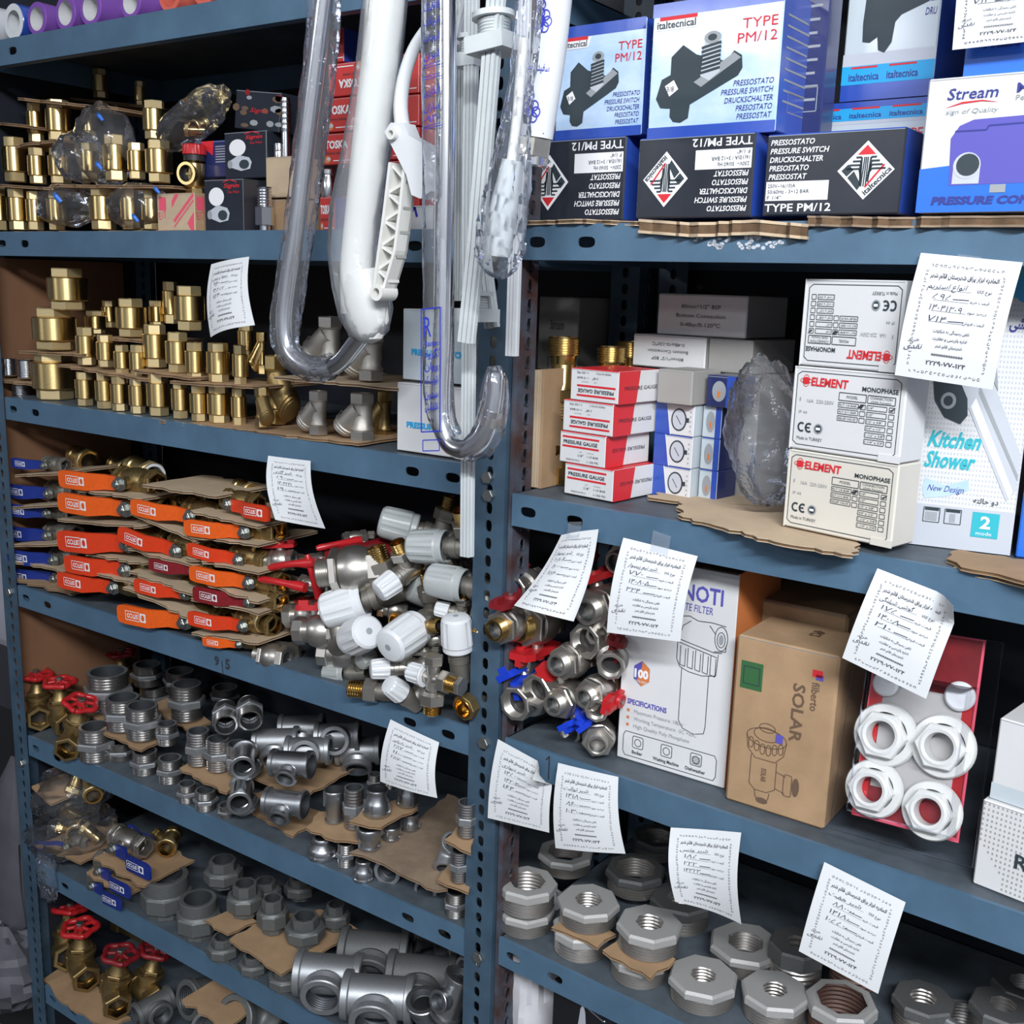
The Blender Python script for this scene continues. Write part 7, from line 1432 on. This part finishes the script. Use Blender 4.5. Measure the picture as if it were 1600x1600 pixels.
def blob(name, lab, cat, cen, ax, rad, m, seed, lump=0.18, tuft=None, seg=30, rings=20, bub=0, parent=None):
    """crumpled bag: lumpy ellipsoid with radii along the columns of ax"""
    r = random.Random(seed); W = [(Vector((r.uniform(-1, 1), r.uniform(-1, 1), r.uniform(-1, 1))).normalized(), r.uniform(2, 7), r.uniform(0, 6.28), r.uniform(0.3, 1)) for _ in range(14)]
    V = []; F = []
    for j in range(rings + 1):
        t = PI * j / rings
        for i in range(seg):
            a = 2 * PI * i / seg; n = Vector((math.sin(t) * math.cos(a), math.sin(t) * math.sin(a), math.cos(t)))
            k = 1 + lump * sum(wt * abs(math.sin(f * n.dot(d) + p)) for d, f, p, wt in W) / 4 - lump
            if tuft and n.z > tuft: k *= 1 + (n.z - tuft) * 1.2
            k *= 1 + (r.uniform(-1, 1) * lump * 0.22 if not bub else 0.05 * abs(math.sin(a * bub) * math.sin(t * bub * 1.6)))
            V.append(cen + ax @ Vector((n.x * rad[0] * k, n.y * rad[1] * k, n.z * rad[2] * k)))
    for j in range(rings):
        for i in range(seg): F.append((j * seg + i, j * seg + (i + 1) % seg, (j + 1) * seg + (i + 1) % seg, (j + 1) * seg + i))
    mb = MB(); mb.add(V, F, m)
    if parent is not None: return mb.build(name, parent, None, 50)
    o = mb.build(name, None, None, 24 if not bub else 80); return tag(o, lab, cat)
I3 = Matrix.Identity(3)
def pxblob(name, lab, x, y, rx, ry, Y, dep, m, seed, ang=0.0, pl=PY, **k):
    P = pl(x, y, Y); s = depth(P) / FPX; f = 1.0
    return blob(name, lab, 'plastic bag', P, Matrix.Rotation(-ang, 3, 'Y'), (rx * s * (1.7 if pl is PY and x < 500 else 1.15), dep, ry * s), m, seed, **k)
pxblob('bubble_wrap', 'crumpled bubble wrap bundle between the gauge cartons and the monophase boxes', 1196, 676, 42, 100, 0.062, 0.040, 'bubble_film', 3, 0.12, PR, lump=0.2, seg=64, rings=56, bub=11)
# bags on the left rack
pxblob('clear_bag', 'clear plastic bag around the check valve of the middle tier, its knot upwards', 165, 226, 30, 58, 0.045, 0.035, 'bag_film', 5, 0.1)
pxblob('clear_bag', 'crumpled clear bag drooping over the check valve beside the bagged one', 124, 245, 24, 34, 0.03, 0.03, 'bag_film', 6, -0.5)
pxblob('clear_bag', 'clear plastic bag with a blue scrap in the lowest tier, nearer the outer post', 105, 322, 36, 30, 0.035, 0.03, 'bag_film', 7)
pxblob('clear_bag', 'clear plastic bag with a blue scrap in the lowest tier, beside the striped carton', 216, 322, 32, 32, 0.035, 0.03, 'bag_film', 8)
pxblob('clear_bag', 'slanted clear bag of small brass nuts above the red cap', 302, 186, 46, 26, 0.05, 0.03, 'bag_film', 9, 0.5)
for x, y, Y, d, lab in ((288, 203, 0.05, (-0.7, -0.7, 0), 'small brass nut inside the slanted clear bag'), (302, 198, 0.055, (0.2, -0.9, 0.3), 'small brass fitting inside the slanted clear bag, behind the nut')):
    P = PY(x, y, Y); inst('mouth', p_mouth(), 'brass_nut', lab, 'fitting', along(P, (-d[0], -d[1], d[2]), 9 * depth(P) / FPX))
def scrap(x, y, Y, s, seed, lab):
    r = random.Random(seed); P = PY(x, y, Y); mb = MB(); k = s * depth(P) / FPX
    mb.tube([P + Vector((-k, 0, 0.5 * k)), P + Vector((0, -0.4 * k, 0)), P + Vector((0.6 * k, 0, -0.8 * k))], [0.3 * k, 0.45 * k, 0.3 * k], 'stream_blue', 8); o = mb.build('blue_label_scrap', None, None, 30); tag(o, lab, 'label scrap')
scrap(92, 308, 0.005, 10, 1, 'blue label scrap in the lowest tier bag nearer the outer post'); scrap(246, 296, 0.005, 7, 2, 'blue label scrap at the corner of the bag above the striped carton'); scrap(213, 340, 0.003, 8, 3, 'blue label scrap in the bag beside the striped carton'); scrap(156, 258, 0.008, 8, 4, 'dark blue label scrap in the bag of the middle tier check valve'); scrap(158, 182, 0.012, 8, 5, 'blue label scrap at the top of the bagged check valve')
pxblob('clear_bag', 'upper crumpled clear bag of brass parts on the sixth shelf at the outer post', 110, 1238, 38, 38, 0.045, 0.05, 'bag_film', 11, 0.4, lump=0.35); pxblob('clear_bag', 'lower crumpled clear bag of brass parts on the sixth shelf at the outer post', 112, 1296, 40, 36, 0.04, 0.05, 'bag_film', 12, 0.3, lump=0.35)
pxblob('clear_bag', 'thin crumpled bag hanging over the sixth shelf lip at the outer post', 74, 1366, 10, 36, -0.006, 0.012, 'bag_film', 13, 0.1, lump=0.4)
P = PY(146, 1244, 0.03); inst('mouth', p_mouth(), 'brass_valve', 'brass valve mouth poking from the upper crumpled bag on the sixth shelf', 'valve', along(P, (-0.8, 0.5, 0.1), 14 * depth(P) / FPX)); 
for i, (x, y, r) in enumerate(((112, 1240, 12), (98, 1262, 10), (118, 1305, 14), (92, 1300, 11), (128, 1290, 10))):
    P = PY(x, y, 0.035); inst('mouth', p_mouth(), 'brass_nut', 'brass part glinting inside the crumpled bags of the sixth shelf', 'fitting', along(P, (math.sin(i * 2), 0.6, math.cos(i * 2.3)), r * depth(P) / FPX), 'brass parts inside the crumpled bags')
slab('cardboard flap beside the upper crumpled bag on the sixth shelf', 50, 1228, 80, 1256, 0.0, 0.06, 74); slab('cardboard under the lower crumpled bag on the sixth shelf', 55, 1322, 126, 1348, -0.004, 0.1, 75)
place_lever(52, 1318, 100, 1326, 0.012, 'blue lever valve under the lower crumpled bag of the sixth shelf', 'nickel_dusty', 'blue_vinyl', True, False)
# leaflet behind the blue handles
mb = MB(); A, B_, C_, D_ = [PY(x, y, 0.16) for x, y in ((40, 662), (123, 670), (122, 700), (44, 706))]
mb.add([A, B_, C_, D_] + [q + Vector((0, 0.0006, 0)) for q in (A, B_, C_, D_)], [(3, 2, 1, 0), (4, 5, 6, 7), (0, 1, 5, 4), (1, 2, 6, 5), (2, 3, 7, 6), (3, 0, 4, 7)], 'paper')
f = Face(mb, lambda u, v: (D_ + (C_ - D_) * u + (A - D_) * v, Vector((0, -1, 0))), (C_ - D_).length, (A - D_).length)
for u in (0.1, 0.22, 0.42): f.poly([(u, 0.1), (u + 0.08, 0.1), (u + 0.05, 0.95), (u + 0.01, 0.95)], 'print_cyan' if u < 0.4 else 'print_grey', 1)
f.text(fa('شهرستان قائم شهر'), 0.95, 0.75, 0.12, 'ink', w=0.4, al='r'); o = mb.build('leaflet', None, None, 30); tag(o, 'white leaflet with blue strokes behind the topmost blue lever', 'paper')

# ================================================================ blister pack of white flanged nuts
BL, BR_, TR_, TL_ = PR(1306, 1288, 0.006), PR(1514, 1346, 0.004), PR(1590, 1008, 0.055), PR(1352, 950, 0.055)
bx = (BR_ - BL).normalized(); bu = (TR_ - BR_); bu = (bu - bx * bu.dot(bx)); bh = bu.length; bu.normalize(); bn = bx.cross(bu); bw = (BR_ - BL).length
BL = BL + Vector((0, 0, max(0.0, R3 + 0.001 - BL.z)))
def bpx(x, y):
    q = ray(x, y); return CAM + q * ((BL - CAM).dot(bn) / q.dot(bn))
bp = root('blister_pack', 'blister pack of white flanged nuts on a red card, leaning beside the brown filter box', 'package', Matrix.Translation(BL))
Mi = Matrix.Translation(-BL)
mb = MB(); Bm = Matrix(((bx.x, bu.x, bn.x, 0), (bx.y, bu.y, bn.y, 0), (bx.z, bu.z, bn.z, 0), (0, 0, 0, 1)))
mb.box(0.012, bw - 0.010, 0.012, bh, -0.002, 0, 'print_pink', Bm)
f = Face(mb, lambda u, v: (bx * (0.012 + u * (bw - 0.022)) + bu * (0.012 + v * (bh - 0.012)), bn), bw, bh)
f.rect(0.02, 0.02, 0.98, 0.99, 'red_dull', 1); f.rect(0.14, 0.17, 0.88, 0.70, 'card_panel', 2); f.poly([(0.0, 0.0), (0.12, 0.02), (0.14, 0.7), (0.02, 0.7)], 'red_paint', 2); f.poly([(0.88, 0.1), (0.97, 0.1), (0.97, 0.7), (0.88, 0.7)], 'red_paint', 2)
f.text('Condensor', 0.36, 0.33, 0.045, 'print_grey', w=0.5, bold=0.02, k=4)
mb.build('backing_card', bp)
def flnut():
    b = MB(); b.lathe([(0.46, 0.0), (1.0, 0.0), (1.04, 0.06), (1.03, 0.16), (0.98, 0.24), (0.74, 0.26)], 'white_gloss', 40); hexnut(b, 0.80, 0.2, 0.62, 'white_gloss', 6, bore=0.58, ch=0.05)
    b.lathe([(0.46, 0.63), (0.56, 0.66), (0.66, 0.615)], 'white_gloss', 32); b.lathe([(0.46, 0.63), (0.42, 0.3), (0.46, 0.0)], 'white_gloss', 32)
    return b.mesh('flanged_nut', 30)
FN = flnut()
for x, y, r in ((1386, 1148, 46), (1476, 1166, 46), (1368, 1232, 42), (1458, 1266, 43)):
    p = bpx(x, y); k = r * depth(p) / FPX * 1.04; m = frame(p - BL + bn * 0.0015, bn, bx, k); link('flanged_nut', FN, bp, m)
mc = MB(); mc.lathe([(1, 0), (1, 0.3), (0.85, 0.45), (0, 0.5)], 'white_plastic', 28); CP = mc.mesh('end_cap')
for x, y, r in ((1502, 1088, 23), (1386, 1068, 20)):
    p = bpx(x, y); k = r * depth(p) / FPX; link('end_cap', CP, bp, frame(p - BL + bn * 0.0015, bn, bx, k))
mb = MB(); V = []; F = []
outl = [(-0.004, -0.004), (bw + 0.004, -0.004), (bw + 0.004, bh), (-0.004, bh)]; ins = [(0.010, 0.014), (bw - 0.010, 0.014), (bw - 0.010, bh * 0.78), (0.010, bh * 0.78)]; top = [(0.014, 0.018), (bw - 0.014, 0.018), (bw - 0.014, bh * 0.76), (0.014, bh * 0.76)]
for ring_, h in ((outl, 0.001), (ins, 0.0015), (top, 0.019)): V += [Bm @ Vector((x, y, h)) for x, y in ring_]
for a in (0, 4):
    for i in range(4): F.append((a + i, a + (i + 1) % 4, a + 4 + (i + 1) % 4, a + 4 + i))
F.append((8, 9, 10, 11)); mb.add(V, F, 'blister_film')
for q in ((outl, 0.0015, 0.0008), (top, 0.019, 0.0007)): mb.tube([Bm @ Vector((x, y, q[1])) for x, y in q[0] + q[0][:1]], q[2], 'blister_film', 6, caps=False)
mb.build('clear_blister', bp)
# things under the second rack's lowest lip
P = PR(838, 1585, 0.075); blob('white_bag', 'white plastic bag under the lowest shelf lip beside the slotted post', 'plastic bag', Vector((P.x, P.y, R5 + 0.105)), I3, (0.030, 0.04, 0.098), 'white_bag', 21, 0.3, tuft=0.5)
P = PR(862, 1600, 0.02); P.z = R5 + 0.001; carton('black_box', 'glossy black box under the lowest shelf lip beside the white bag', 'box', P, YR - 0.3, 0.085, 0.07, zat(862, 1528, P) - R5 - 0.001, dict(f='black_gloss', r='black_gloss', t='black_gloss'), lambda f: f.ell(0.6, 0.5, 0.12, 0.5, 'print_silver', 1, 16))

# ================================================================ things beside the rack, at the bare wall
mb = MB(); A = PY(-40, 1100, 0.06); mb.box(-2.25, -1.60, 0.10, 0.28, 0.001, PY(20, 1110, 0.10).z, 'rubber_black'); o = mb.build('black_crate', None, None, 30); tag(o, 'dark crate standing at the bare wall beside the outer post', 'crate')
pts = [(30, 1185, 4), (26, 1230, 14), (22, 1300, 22), (20, 1370, 26), (26, 1430, 30), (34, 1456, 12)]
mb = MB(); path = [PY(x - 8, y, 0.04) for x, y, _ in pts]; rr = [q * 2.0 * depth(p) / FPX for p, (_, _, q) in zip(path, pts)]
mb.tube(path, rr, 'grey_sheet', 24, squash=lambda i, k: (0.35, 1 + 0.14 * math.sin(k * 2.1 + i))); o = mb.build('plastic_sheet', None, None, 60); tag(o, 'hanging sheet of grey plastic narrowing upwards beside the outer post', 'plastic sheet')
P = PY(10, 1500, 0.02); blob('plastic_bag', 'crumpled grey plastic bag below the hanging sheet beside the outer post', 'plastic bag', P, I3, (0.10, 0.07, 0.055), 'grey_sheet', 33, 0.35)

# ================================================================ long goods hanging from the bar in front of the left rack
def pth(pts, Y): return [PY(x, y, Y) for x, y in pts]
def smooth(P, n=4):
    out = []
    for i in range(len(P) - 1):
        a, b_, c, d = P[max(i - 1, 0)], P[i], P[i + 1], P[min(i + 2, len(P) - 1)]
        for k in range(n):
            t = k / n; out.append(0.5 * ((2 * b_) + (c - a) * t + (2 * a - 5 * b_ + 4 * c - d) * t * t + (3 * b_ - a - 3 * c + d) * t ** 3))
    return out + [P[-1]]
def cord(r, P):
    mb = MB(); top = Vector((P.x, -0.115, 2.05)); mb.tube([P, P * 0.5 + top * 0.5, top, top + Vector((0, -0.012, 0.012)), top + Vector((0, 0, 0.024)), top + Vector((0, 0.012, 0.012))], 0.0012, 'white_plastic', 6); mb.build('cord', r)
def px(r, P): return r * depth(P) / FPX
def wrinkle(seed, a=0.12, b2=0.7):
    rr = random.Random(seed); ph = [rr.uniform(0, 6.28) for _ in range(64)]
    return lambda i, k: (b2 * (1 + a * math.sin(k * 2.7 + i * 1.3 + ph[(i * 3) % 64] * 0.3)), (1 + a * math.sin(k * 1.9 + ph[i % 64] * 0.5 + i * 0.9)))
# chrome spout with a U bend
A = pth([(511, -40), (494, 100), (477, 240), (463, 360), (451, 440), (445, 500), (450, 543), (470, 568), (500, 578), (530, 567), (553, 540), (564, 526)], -0.085); sp = smooth(A)
r = root('chrome_spout', 'chrome U bent tap spout in a clear sleeve hanging before the check valves and strainers', 'tap spout')
mb = MB(); mb.tube(sp, px(14, A[3]), 'chrome', 18); mb.build('tube', r)
S = pth([(507, -40), (504, 60), (490, 180), (476, 290), (466, 370), (455, 440), (446, 500), (446, 535), (460, 562), (490, 577), (520, 572)], -0.085); S2 = smooth(S, 5)
mb = MB(); n = len(S2); R0 = px(28, S[3]); R1_ = px(20, S[3]); mb.tube(S2, [R0 if i < n * 0.62 else R0 + (R1_ - R0) * min(1, (i - n * 0.62) / (n * 0.2)) for i in range(n)], 'clear_film', 26, caps=False, squash=wrinkle(1, 0.10, 0.75)); mb.build('clear_sleeve', r)
cord(r, A[0])
# fat white tube in a bag
r = root('white_tube', 'fat white plastic tube in a milky bag hanging beside the U bent spout', 'tube'); Yh = -0.10
A = pth([(606, -50), (596, 80), (580, 210), (566, 330), (556, 420), (556, 490)], Yh); mb = MB(); mb.tube(smooth(A), [px(31 - 7 * i / 20, A[2]) for i in range(21)], 'ivory_plastic', 28); mb.build('tube', r)
st = [(605, -50, 37), (596, 60, 37), (586, 140, 38), (570, 250, 41), (556, 330, 44), (552, 390, 42), (562, 440, 46), (572, 490, 44), (576, 520, 34), (578, 534, 16)]
B_ = [PY(x, y, Yh) for x, y, _ in st]; mb = MB(); mb.tube(B_, [px(q, p) for p, (_, _, q) in zip(B_, st)], 'milky_film', 30, caps=True, squash=wrinkle(2, 0.07, 0.85)); mb.build('milky_bag', r)
st = [(562, 428, 38), (571, 470, 45), (576, 505, 40), (578, 530, 24), (578, 537, 5)]; B_ = [PY(x, y, Yh) for x, y, _ in st]; mb = MB(); mb.tube(B_, [px(q * 0.93, p) for p, (_, _, q) in zip(B_, st)], 'ivory_plastic', 30, squash=wrinkle(5, 0.04, 0.7)); mb.build('tube_foot', r)
cord(r, A[0])
# white ribbed lever bracket
r = root('lever_bracket', 'white plastic bracket with zigzag ribbed arm and curved lever beside the fat tube', 'bracket'); Yb = -0.112
def pl2(mb, pts, y0, y1, m):
    P = [PY(x, y, Yb) for x, y in pts]; n = len(P); V = [(p.x, y0, p.z) for p in P] + [(p.x, y1, p.z) for p in P]
    mb.add(V, [tuple(range(n)), tuple(range(n, 2 * n))[::-1]] + [(i, (i + 1) % n, n + (i + 1) % n, n + i) for i in range(n)], m)
mb = MB(); L0, L1_ = [(616, 255), (607, 330), (598, 395), (590, 455)], [(642, 262), (635, 330), (627, 392), (608, 456)]
pl2(mb, L0 + L1_[::-1], -0.106, -0.103, 'ivory_plastic')
for side, o in ((L0, 4), (L1_, -4)):
    for (a, b2), (c, d) in zip(side, side[1:]): pl2(mb, [(a, b2), (c, d), (c + o, d), (a + o, b2)], -0.120, -0.103, 'ivory_plastic')
n = 9
for i in range(n):
    t0, t1 = i / n, (i + 1) / n; q = lambda s, t: tuple(s[min(int(t * 3), 2)][k] + (s[min(int(t * 3), 2) + 1][k] - s[min(int(t * 3), 2)][k]) * (t * 3 - min(int(t * 3), 2)) for k in (0, 1))
    a, c = (q(L0, t0 * 0.9), q(L1_, t1 * 0.9)) if i % 2 == 0 else (q(L1_, t0 * 0.9), q(L0, t1 * 0.9)); pl2(mb, [a, (a[0], a[1] + 5), (c[0], c[1] + 5), c], -0.117, -0.103, 'ivory_plastic')
pc = PY(601, 457, Yb); k = px(13, pc); mb.lathe([(0.5, 0), (1, 0), (1, 0.022 / k), (0.5, 0.022 / k)], 'ivory_plastic', 26, T(pc.x, -0.124, pc.z) @ RYm @ Matrix.Diagonal((k, k, k, 1)), closed=True); mb.build('ribbed_arm', r)
mb = MB(); A = smooth(pth([(664, 48), (646, 78), (632, 120), (626, 165), (630, 205)], Yb)); mb.tube(A, [px(10 + 5 * i / len(A), A[0]) for i in range(len(A))], 'white_plastic', 14, squash=lambda i, k: (1, 0.8)); mb.build('curved_lever', r)
mb = MB(); pl2(mb, [(612, 208), (622, 194), (642, 194), (650, 214), (672, 226), (684, 300), (668, 312), (654, 306), (646, 275)], -0.122, -0.106, 'white_plastic'); pc = PY(628, 212, Yb); k = px(9, pc); mb.lathe([(0.55, 0), (1, 0), (1, 0.022 / k), (0.55, 0.022 / k)], 'ivory_plastic', 24, T(pc.x, -0.1275, pc.z) @ RYm @ Matrix.Diagonal((k, k, k, 1)), closed=True); mb.build('pivot_plate', r)
cord(r, PY(664, 48, Yb))
# spout in a sleeve with blue print, hooked at its foot
r = root('chrome_spout', 'chrome hooked spout in a clear sleeve printed with blue writing, reaching the slotted post', 'tap spout'); Yd = -0.135
A = pth([(697, -60), (697, 150), (695, 350), (692, 520), (688, 610), (690, 660), (703, 692), (724, 703), (747, 692), (762, 668), (770, 640)], Yd); mb = MB(); mb.tube(smooth(A), px(16, A[3]), 'chrome', 20); mb.build('tube', r)
mb = MB(); E = pth([(768, 650), (774, 615), (776, 582)], Yd); mb.tube(E, [px(15, E[0]), px(14, E[0]), px(13, E[0])], 'chrome', 18); K = pth([(764, 664), (768, 650)], Yd); mb.tube(K, px(18, K[0]), 'nickel', 6); mb.build('outlet', r)
S = pth([(684, -60), (684, 120), (685, 300), (685, 480), (685, 600), (690, 650), (704, 684)], Yd); S2 = smooth(S, 5); mb = MB(); mb.tube(S2, [px(28, S[1]) if i < 20 else px(28 - 0.6 * (i - 20), S[1]) for i in range(len(S2))], 'clear_film', 28, caps=False, squash=wrinkle(3, 0.05, 0.75))
yf = Yd - px(28, S[1]) * 0.80; n_ = Vector((0, -1, 0))
def sl(u, v):
    a, b2, c, d = [PY(x, y, yf) for x, y in ((658, 760), (690, 760), (690, -10), (658, -10))]; return a + (b2 - a) * u + (d - a) * v, n_
f = Face(mb, sl, (PY(690, 300, yf) - PY(658, 300, yf)).length, (PY(658, 0, yf) - PY(658, 760, yf)).length); V_ = lambda y: (760 - y) / 770
for y, s in ((12, 'کاتالوگ'), (33, 'شیرآلات'), (56, 'کرومات'), (82, 'تهران'), (135, 'آبکاری'), (158, 'سازان'), (176, '۰۹۲۰')): f.text(fa(s), 0.5, V_(y + 6), 0.014, 'blue_print', w=0.7, al='c', bold=0.015)
for y in (96, 100, 113, 117, 186, 190): f.line([(0.1, V_(y)), (0.9, V_(y))], 0.0006, 'blue_print')
f.frame(0.02, V_(668), 0.92, V_(468), 0.0012, 'blue_print'); f.text('R', 0.15, V_(513), 0.045, 'blue_print', w=0.36); f.text('Rastar', 0.2, V_(528), 0.012, 'blue_print', w=0.6, bold=0.02)
for y, s in ((546, 'گروه'), (566, 'روان'), (588, 'تولید ک'), (612, 'ستون'), (632, 'تلفکس')): f.text(fa(s), 0.8, V_(y), 0.016, 'blue_print', w=0.6, al='r', bold=0.02)
f.frame(0.1, V_(700), 0.9, V_(682), 0.001, 'blue_print'); mb.build('printed_sleeve', r)
st = [(728, 708, 16), (752, 694, 24), (766, 665, 25), (772, 630, 23), (774, 595, 20), (772, 572, 10)]; B_ = [PY(x, y, Yd) for x, y, _ in st]; mb = MB(); mb.tube(B_, [px(q, p) for p, (_, _, q) in zip(B_, st)], 'bag_film', 22, squash=wrinkle(8, 0.14, 0.9)); mb.build('clear_bag', r)
cord(r, A[0])
# white plastic float arms: grooved strips with threaded collars
def strip(r, pts, wpx, Y, m='white_plastic'):
    P = pth(pts, Y); mb = MB(); w_ = px(wpx, P[0])
    for a, c in zip(P, P[1:]):
        d = (c - a).normalized(); x = d.cross(Vector((0, 1, 0))).normalized(); y = Vector((0, 1, 0))
        for k, (o, ww, t) in enumerate(((0, 1.0, 0.004), (-0.62, 0.22, 0.0075), (0, 0.25, 0.0075), (0.62, 0.22, 0.0075))):
            V = [q + x * (w_ * (o + s * ww)) + y * e for q in (a, c) for s, e in ((-1, 0), (1, 0), (1, -t), (-1, -t))]; mb.add(V, [(0, 1, 2, 3), (7, 6, 5, 4), (0, 4, 5, 1), (1, 5, 6, 2), (2, 6, 7, 3), (3, 7, 4, 0)], m)
    return mb.build('grooved_strip', r)
def collar(r, x0, x1, yt, yb, Y, m='white_plastic', ang=0.0):
    P = PY((x0 + x1) / 2, yb, Y); w_ = px((x1 - x0) / 2, P) * 1.12; h = (PY((x0 + x1) / 2, yt, Y) - P).length; mb = MB(); M = T(*P) @ Matrix.Rotation(ang, 4, 'Y')
    mb.box(-w_, w_, -w_ * 0.9, w_ * 0.9, 0, h * 0.42, m, M); mb.lathe([(0, h * 0.42), (w_ * 0.72, h * 0.42)] + thread(w_ * 0.72, h * 0.45, h * 0.85, 5, 0.1) + [(w_ * 0.95, h * 0.86), (w_ * 0.95, h), (0, h)], m, 26, M); return mb.build('threaded_collar', r)
r = root('float_arm', 'white plastic float arm with a threaded collar, foremost of the hanging grooved strips', 'float arm'); strip(r, [(784, -60), (772, 80), (748, 380), (732, 535)], 15, -0.15, 'grey_plastic'); collar(r, 742, 806, 20, 84, -0.147, 'grey_plastic', -0.1); cord(r, PY(784, -60, -0.15))
r = root('float_arm', 'long white plastic float arm reaching lowest, down past the shelf of white caps', 'float arm'); strip(r, [(742, -60), (737, 300), (736, 540), (733, 868)], 11, -0.105, 'grey_plastic'); collar(r, 714, 754, 55, 106, -0.102, 'grey_plastic'); collar(r, 716, 768, 455, 502, -0.102, 'grey_plastic'); cord(r, PY(742, -60, -0.105))
r = root('float_arm', 'short white plastic float arm ending level with the collar behind the crumpled bag', 'float arm'); strip(r, [(742, 200), (758, 400), (772, 512)], 12, -0.075, 'grey_plastic'); cord(r, PY(742, 200, -0.075))
r = root('float_arm', 'slim white plastic float arm hanging in front of the slotted posts', 'float arm'); strip(r, [(824, -40), (816, 250), (808, 400), (803, 556)], 10, -0.06, 'white_plastic'); cord(r, PY(824, -40, -0.06))
r = root('float_arm', 'white plastic float arm with a bent stay, nearest the printed sleeve', 'float arm'); strip(r, [(726, -60), (724, 330), (722, 470)], 9, -0.07, 'grey_plastic'); strip(r, [(744, -50), (716, 70)], 4, -0.09, 'white_plastic'); collar(r, 712, 736, 225, 275, -0.068, 'grey_plastic'); cord(r, PY(726, -60, -0.07))
# white tube with blue flowers
r = root('flower_sleeve_tube', 'white sleeved tube with blue flower print and a chrome nut at its foot', 'tube'); Yf = -0.14
A = pth([(872, -50), (858, 80), (846, 160), (838, 215)], Yf); R0 = px(27, A[1]); mb = MB(); mb.tube(smooth(A), R0, 'white_plastic', 28)
ax = (A[3] - A[1]).normalized(); axx = ax.cross(Vector((0, 1, 0))).normalized()
if axx.x < 0: axx = -axx
def fs(u, v):
    a = (u - 0.5) * 2.2; c = A[0] + (A[3] - A[0]) * (1 - v); q = 1.03; nn = axx * math.sin(a) + Vector((0, -1, 0)) * math.cos(a); return c + nn * (R0 * q), nn
f = Face(mb, fs, R0 * 2.2, (A[3] - A[0]).length); rnd = random.Random(12); V_ = lambda y: (215 - y) / 265
for cy in (36, 176):
    for k in range(7):
        a = k * 2 * PI / 7; f.oval(0.52 + 0.16 * math.cos(a), V_(cy) + 0.045 * math.sin(a), 0.10, 0.030, 0.0009, 'blue_print', 2, 10)
    f.oval(0.52, V_(cy), 0.09, 0.03, 0.0012, 'blue_print', 3, 12); f.oval(0.52, V_(cy), 0.04, 0.014, 0.0012, 'blue_print', 3, 10)
    for k in range(3): f.oval(0.46 - 0.05 * k, V_(cy - 24 - 6 * k), 0.12, 0.03, 0.0008, 'blue_print', 2, 10)
f.text(fa('سفیدی پخش'), 0.5, V_(112), 0.05, 'blue_print', w=0.75, al='c', bold=0.01); f.line([(0.05, V_(208)), (0.95, V_(208))], 0.0008, 'blue_print'); mb.build('sleeve', r)
D0 = A[3]; mb = MB(); hexnut(mb, 1.0, 0, 1.1, 'nickel', M=frame(D0, ax, (1, 0, 0), R0 * 1.0)); mb.lathe([(0.92, 1.1), (0.95, 1.6), (0.80, 1.7), (0.7, 1.6), (0.65, 1.2), (0, 1.2)], 'chrome', 28, frame(D0, ax, (1, 0, 0), R0 * 0.95)); mb.build('foot_nut', r); cord(r, A[0])
# crumpled clear bag with a fitting
r = root('bagged_fitting', 'pale fitting in a long crumpled clear bag hanging beside the flower printed tube', 'bagged fitting'); Yc = -0.188
st = [(830, -50, 20), (822, 60, 22), (815, 130, 20), (806, 190, 24), (800, 240, 30), (794, 290, 36), (786, 340, 40), (780, 385, 42), (776, 415, 34), (772, 432, 14)]; B_ = [PY(x, y, Yc) for x, y, _ in st]; mb = MB(); Bs = smooth(B_, 4); rs = []
for i in range(len(st) - 1): rs += [st[i][2] + (st[i + 1][2] - st[i][2]) * k / 4 for k in range(4)]
rs.append(st[-1][2]); mb.tube(Bs, [px(q, B_[3]) for q in rs], 'bag_film', 30, squash=wrinkle(11, 0.16, 0.75)); mb.build('clear_bag', r)
mb = MB(); A = pth([(818, 60), (808, 180), (798, 260)], Yc); mb.tube(A, px(8, A[0]), 'ivory_plastic', 12); A2 = pth([(800, 250), (786, 330), (778, 400)], Yc); mb.tube(A2, [px(16, A2[0]), px(24, A2[0]), px(20, A2[0])], 'grey_plastic', 10); mb.build('fitting', r); cord(r, PY(830, -50, Yc))
bpy.data.scenes.remove(_ts)
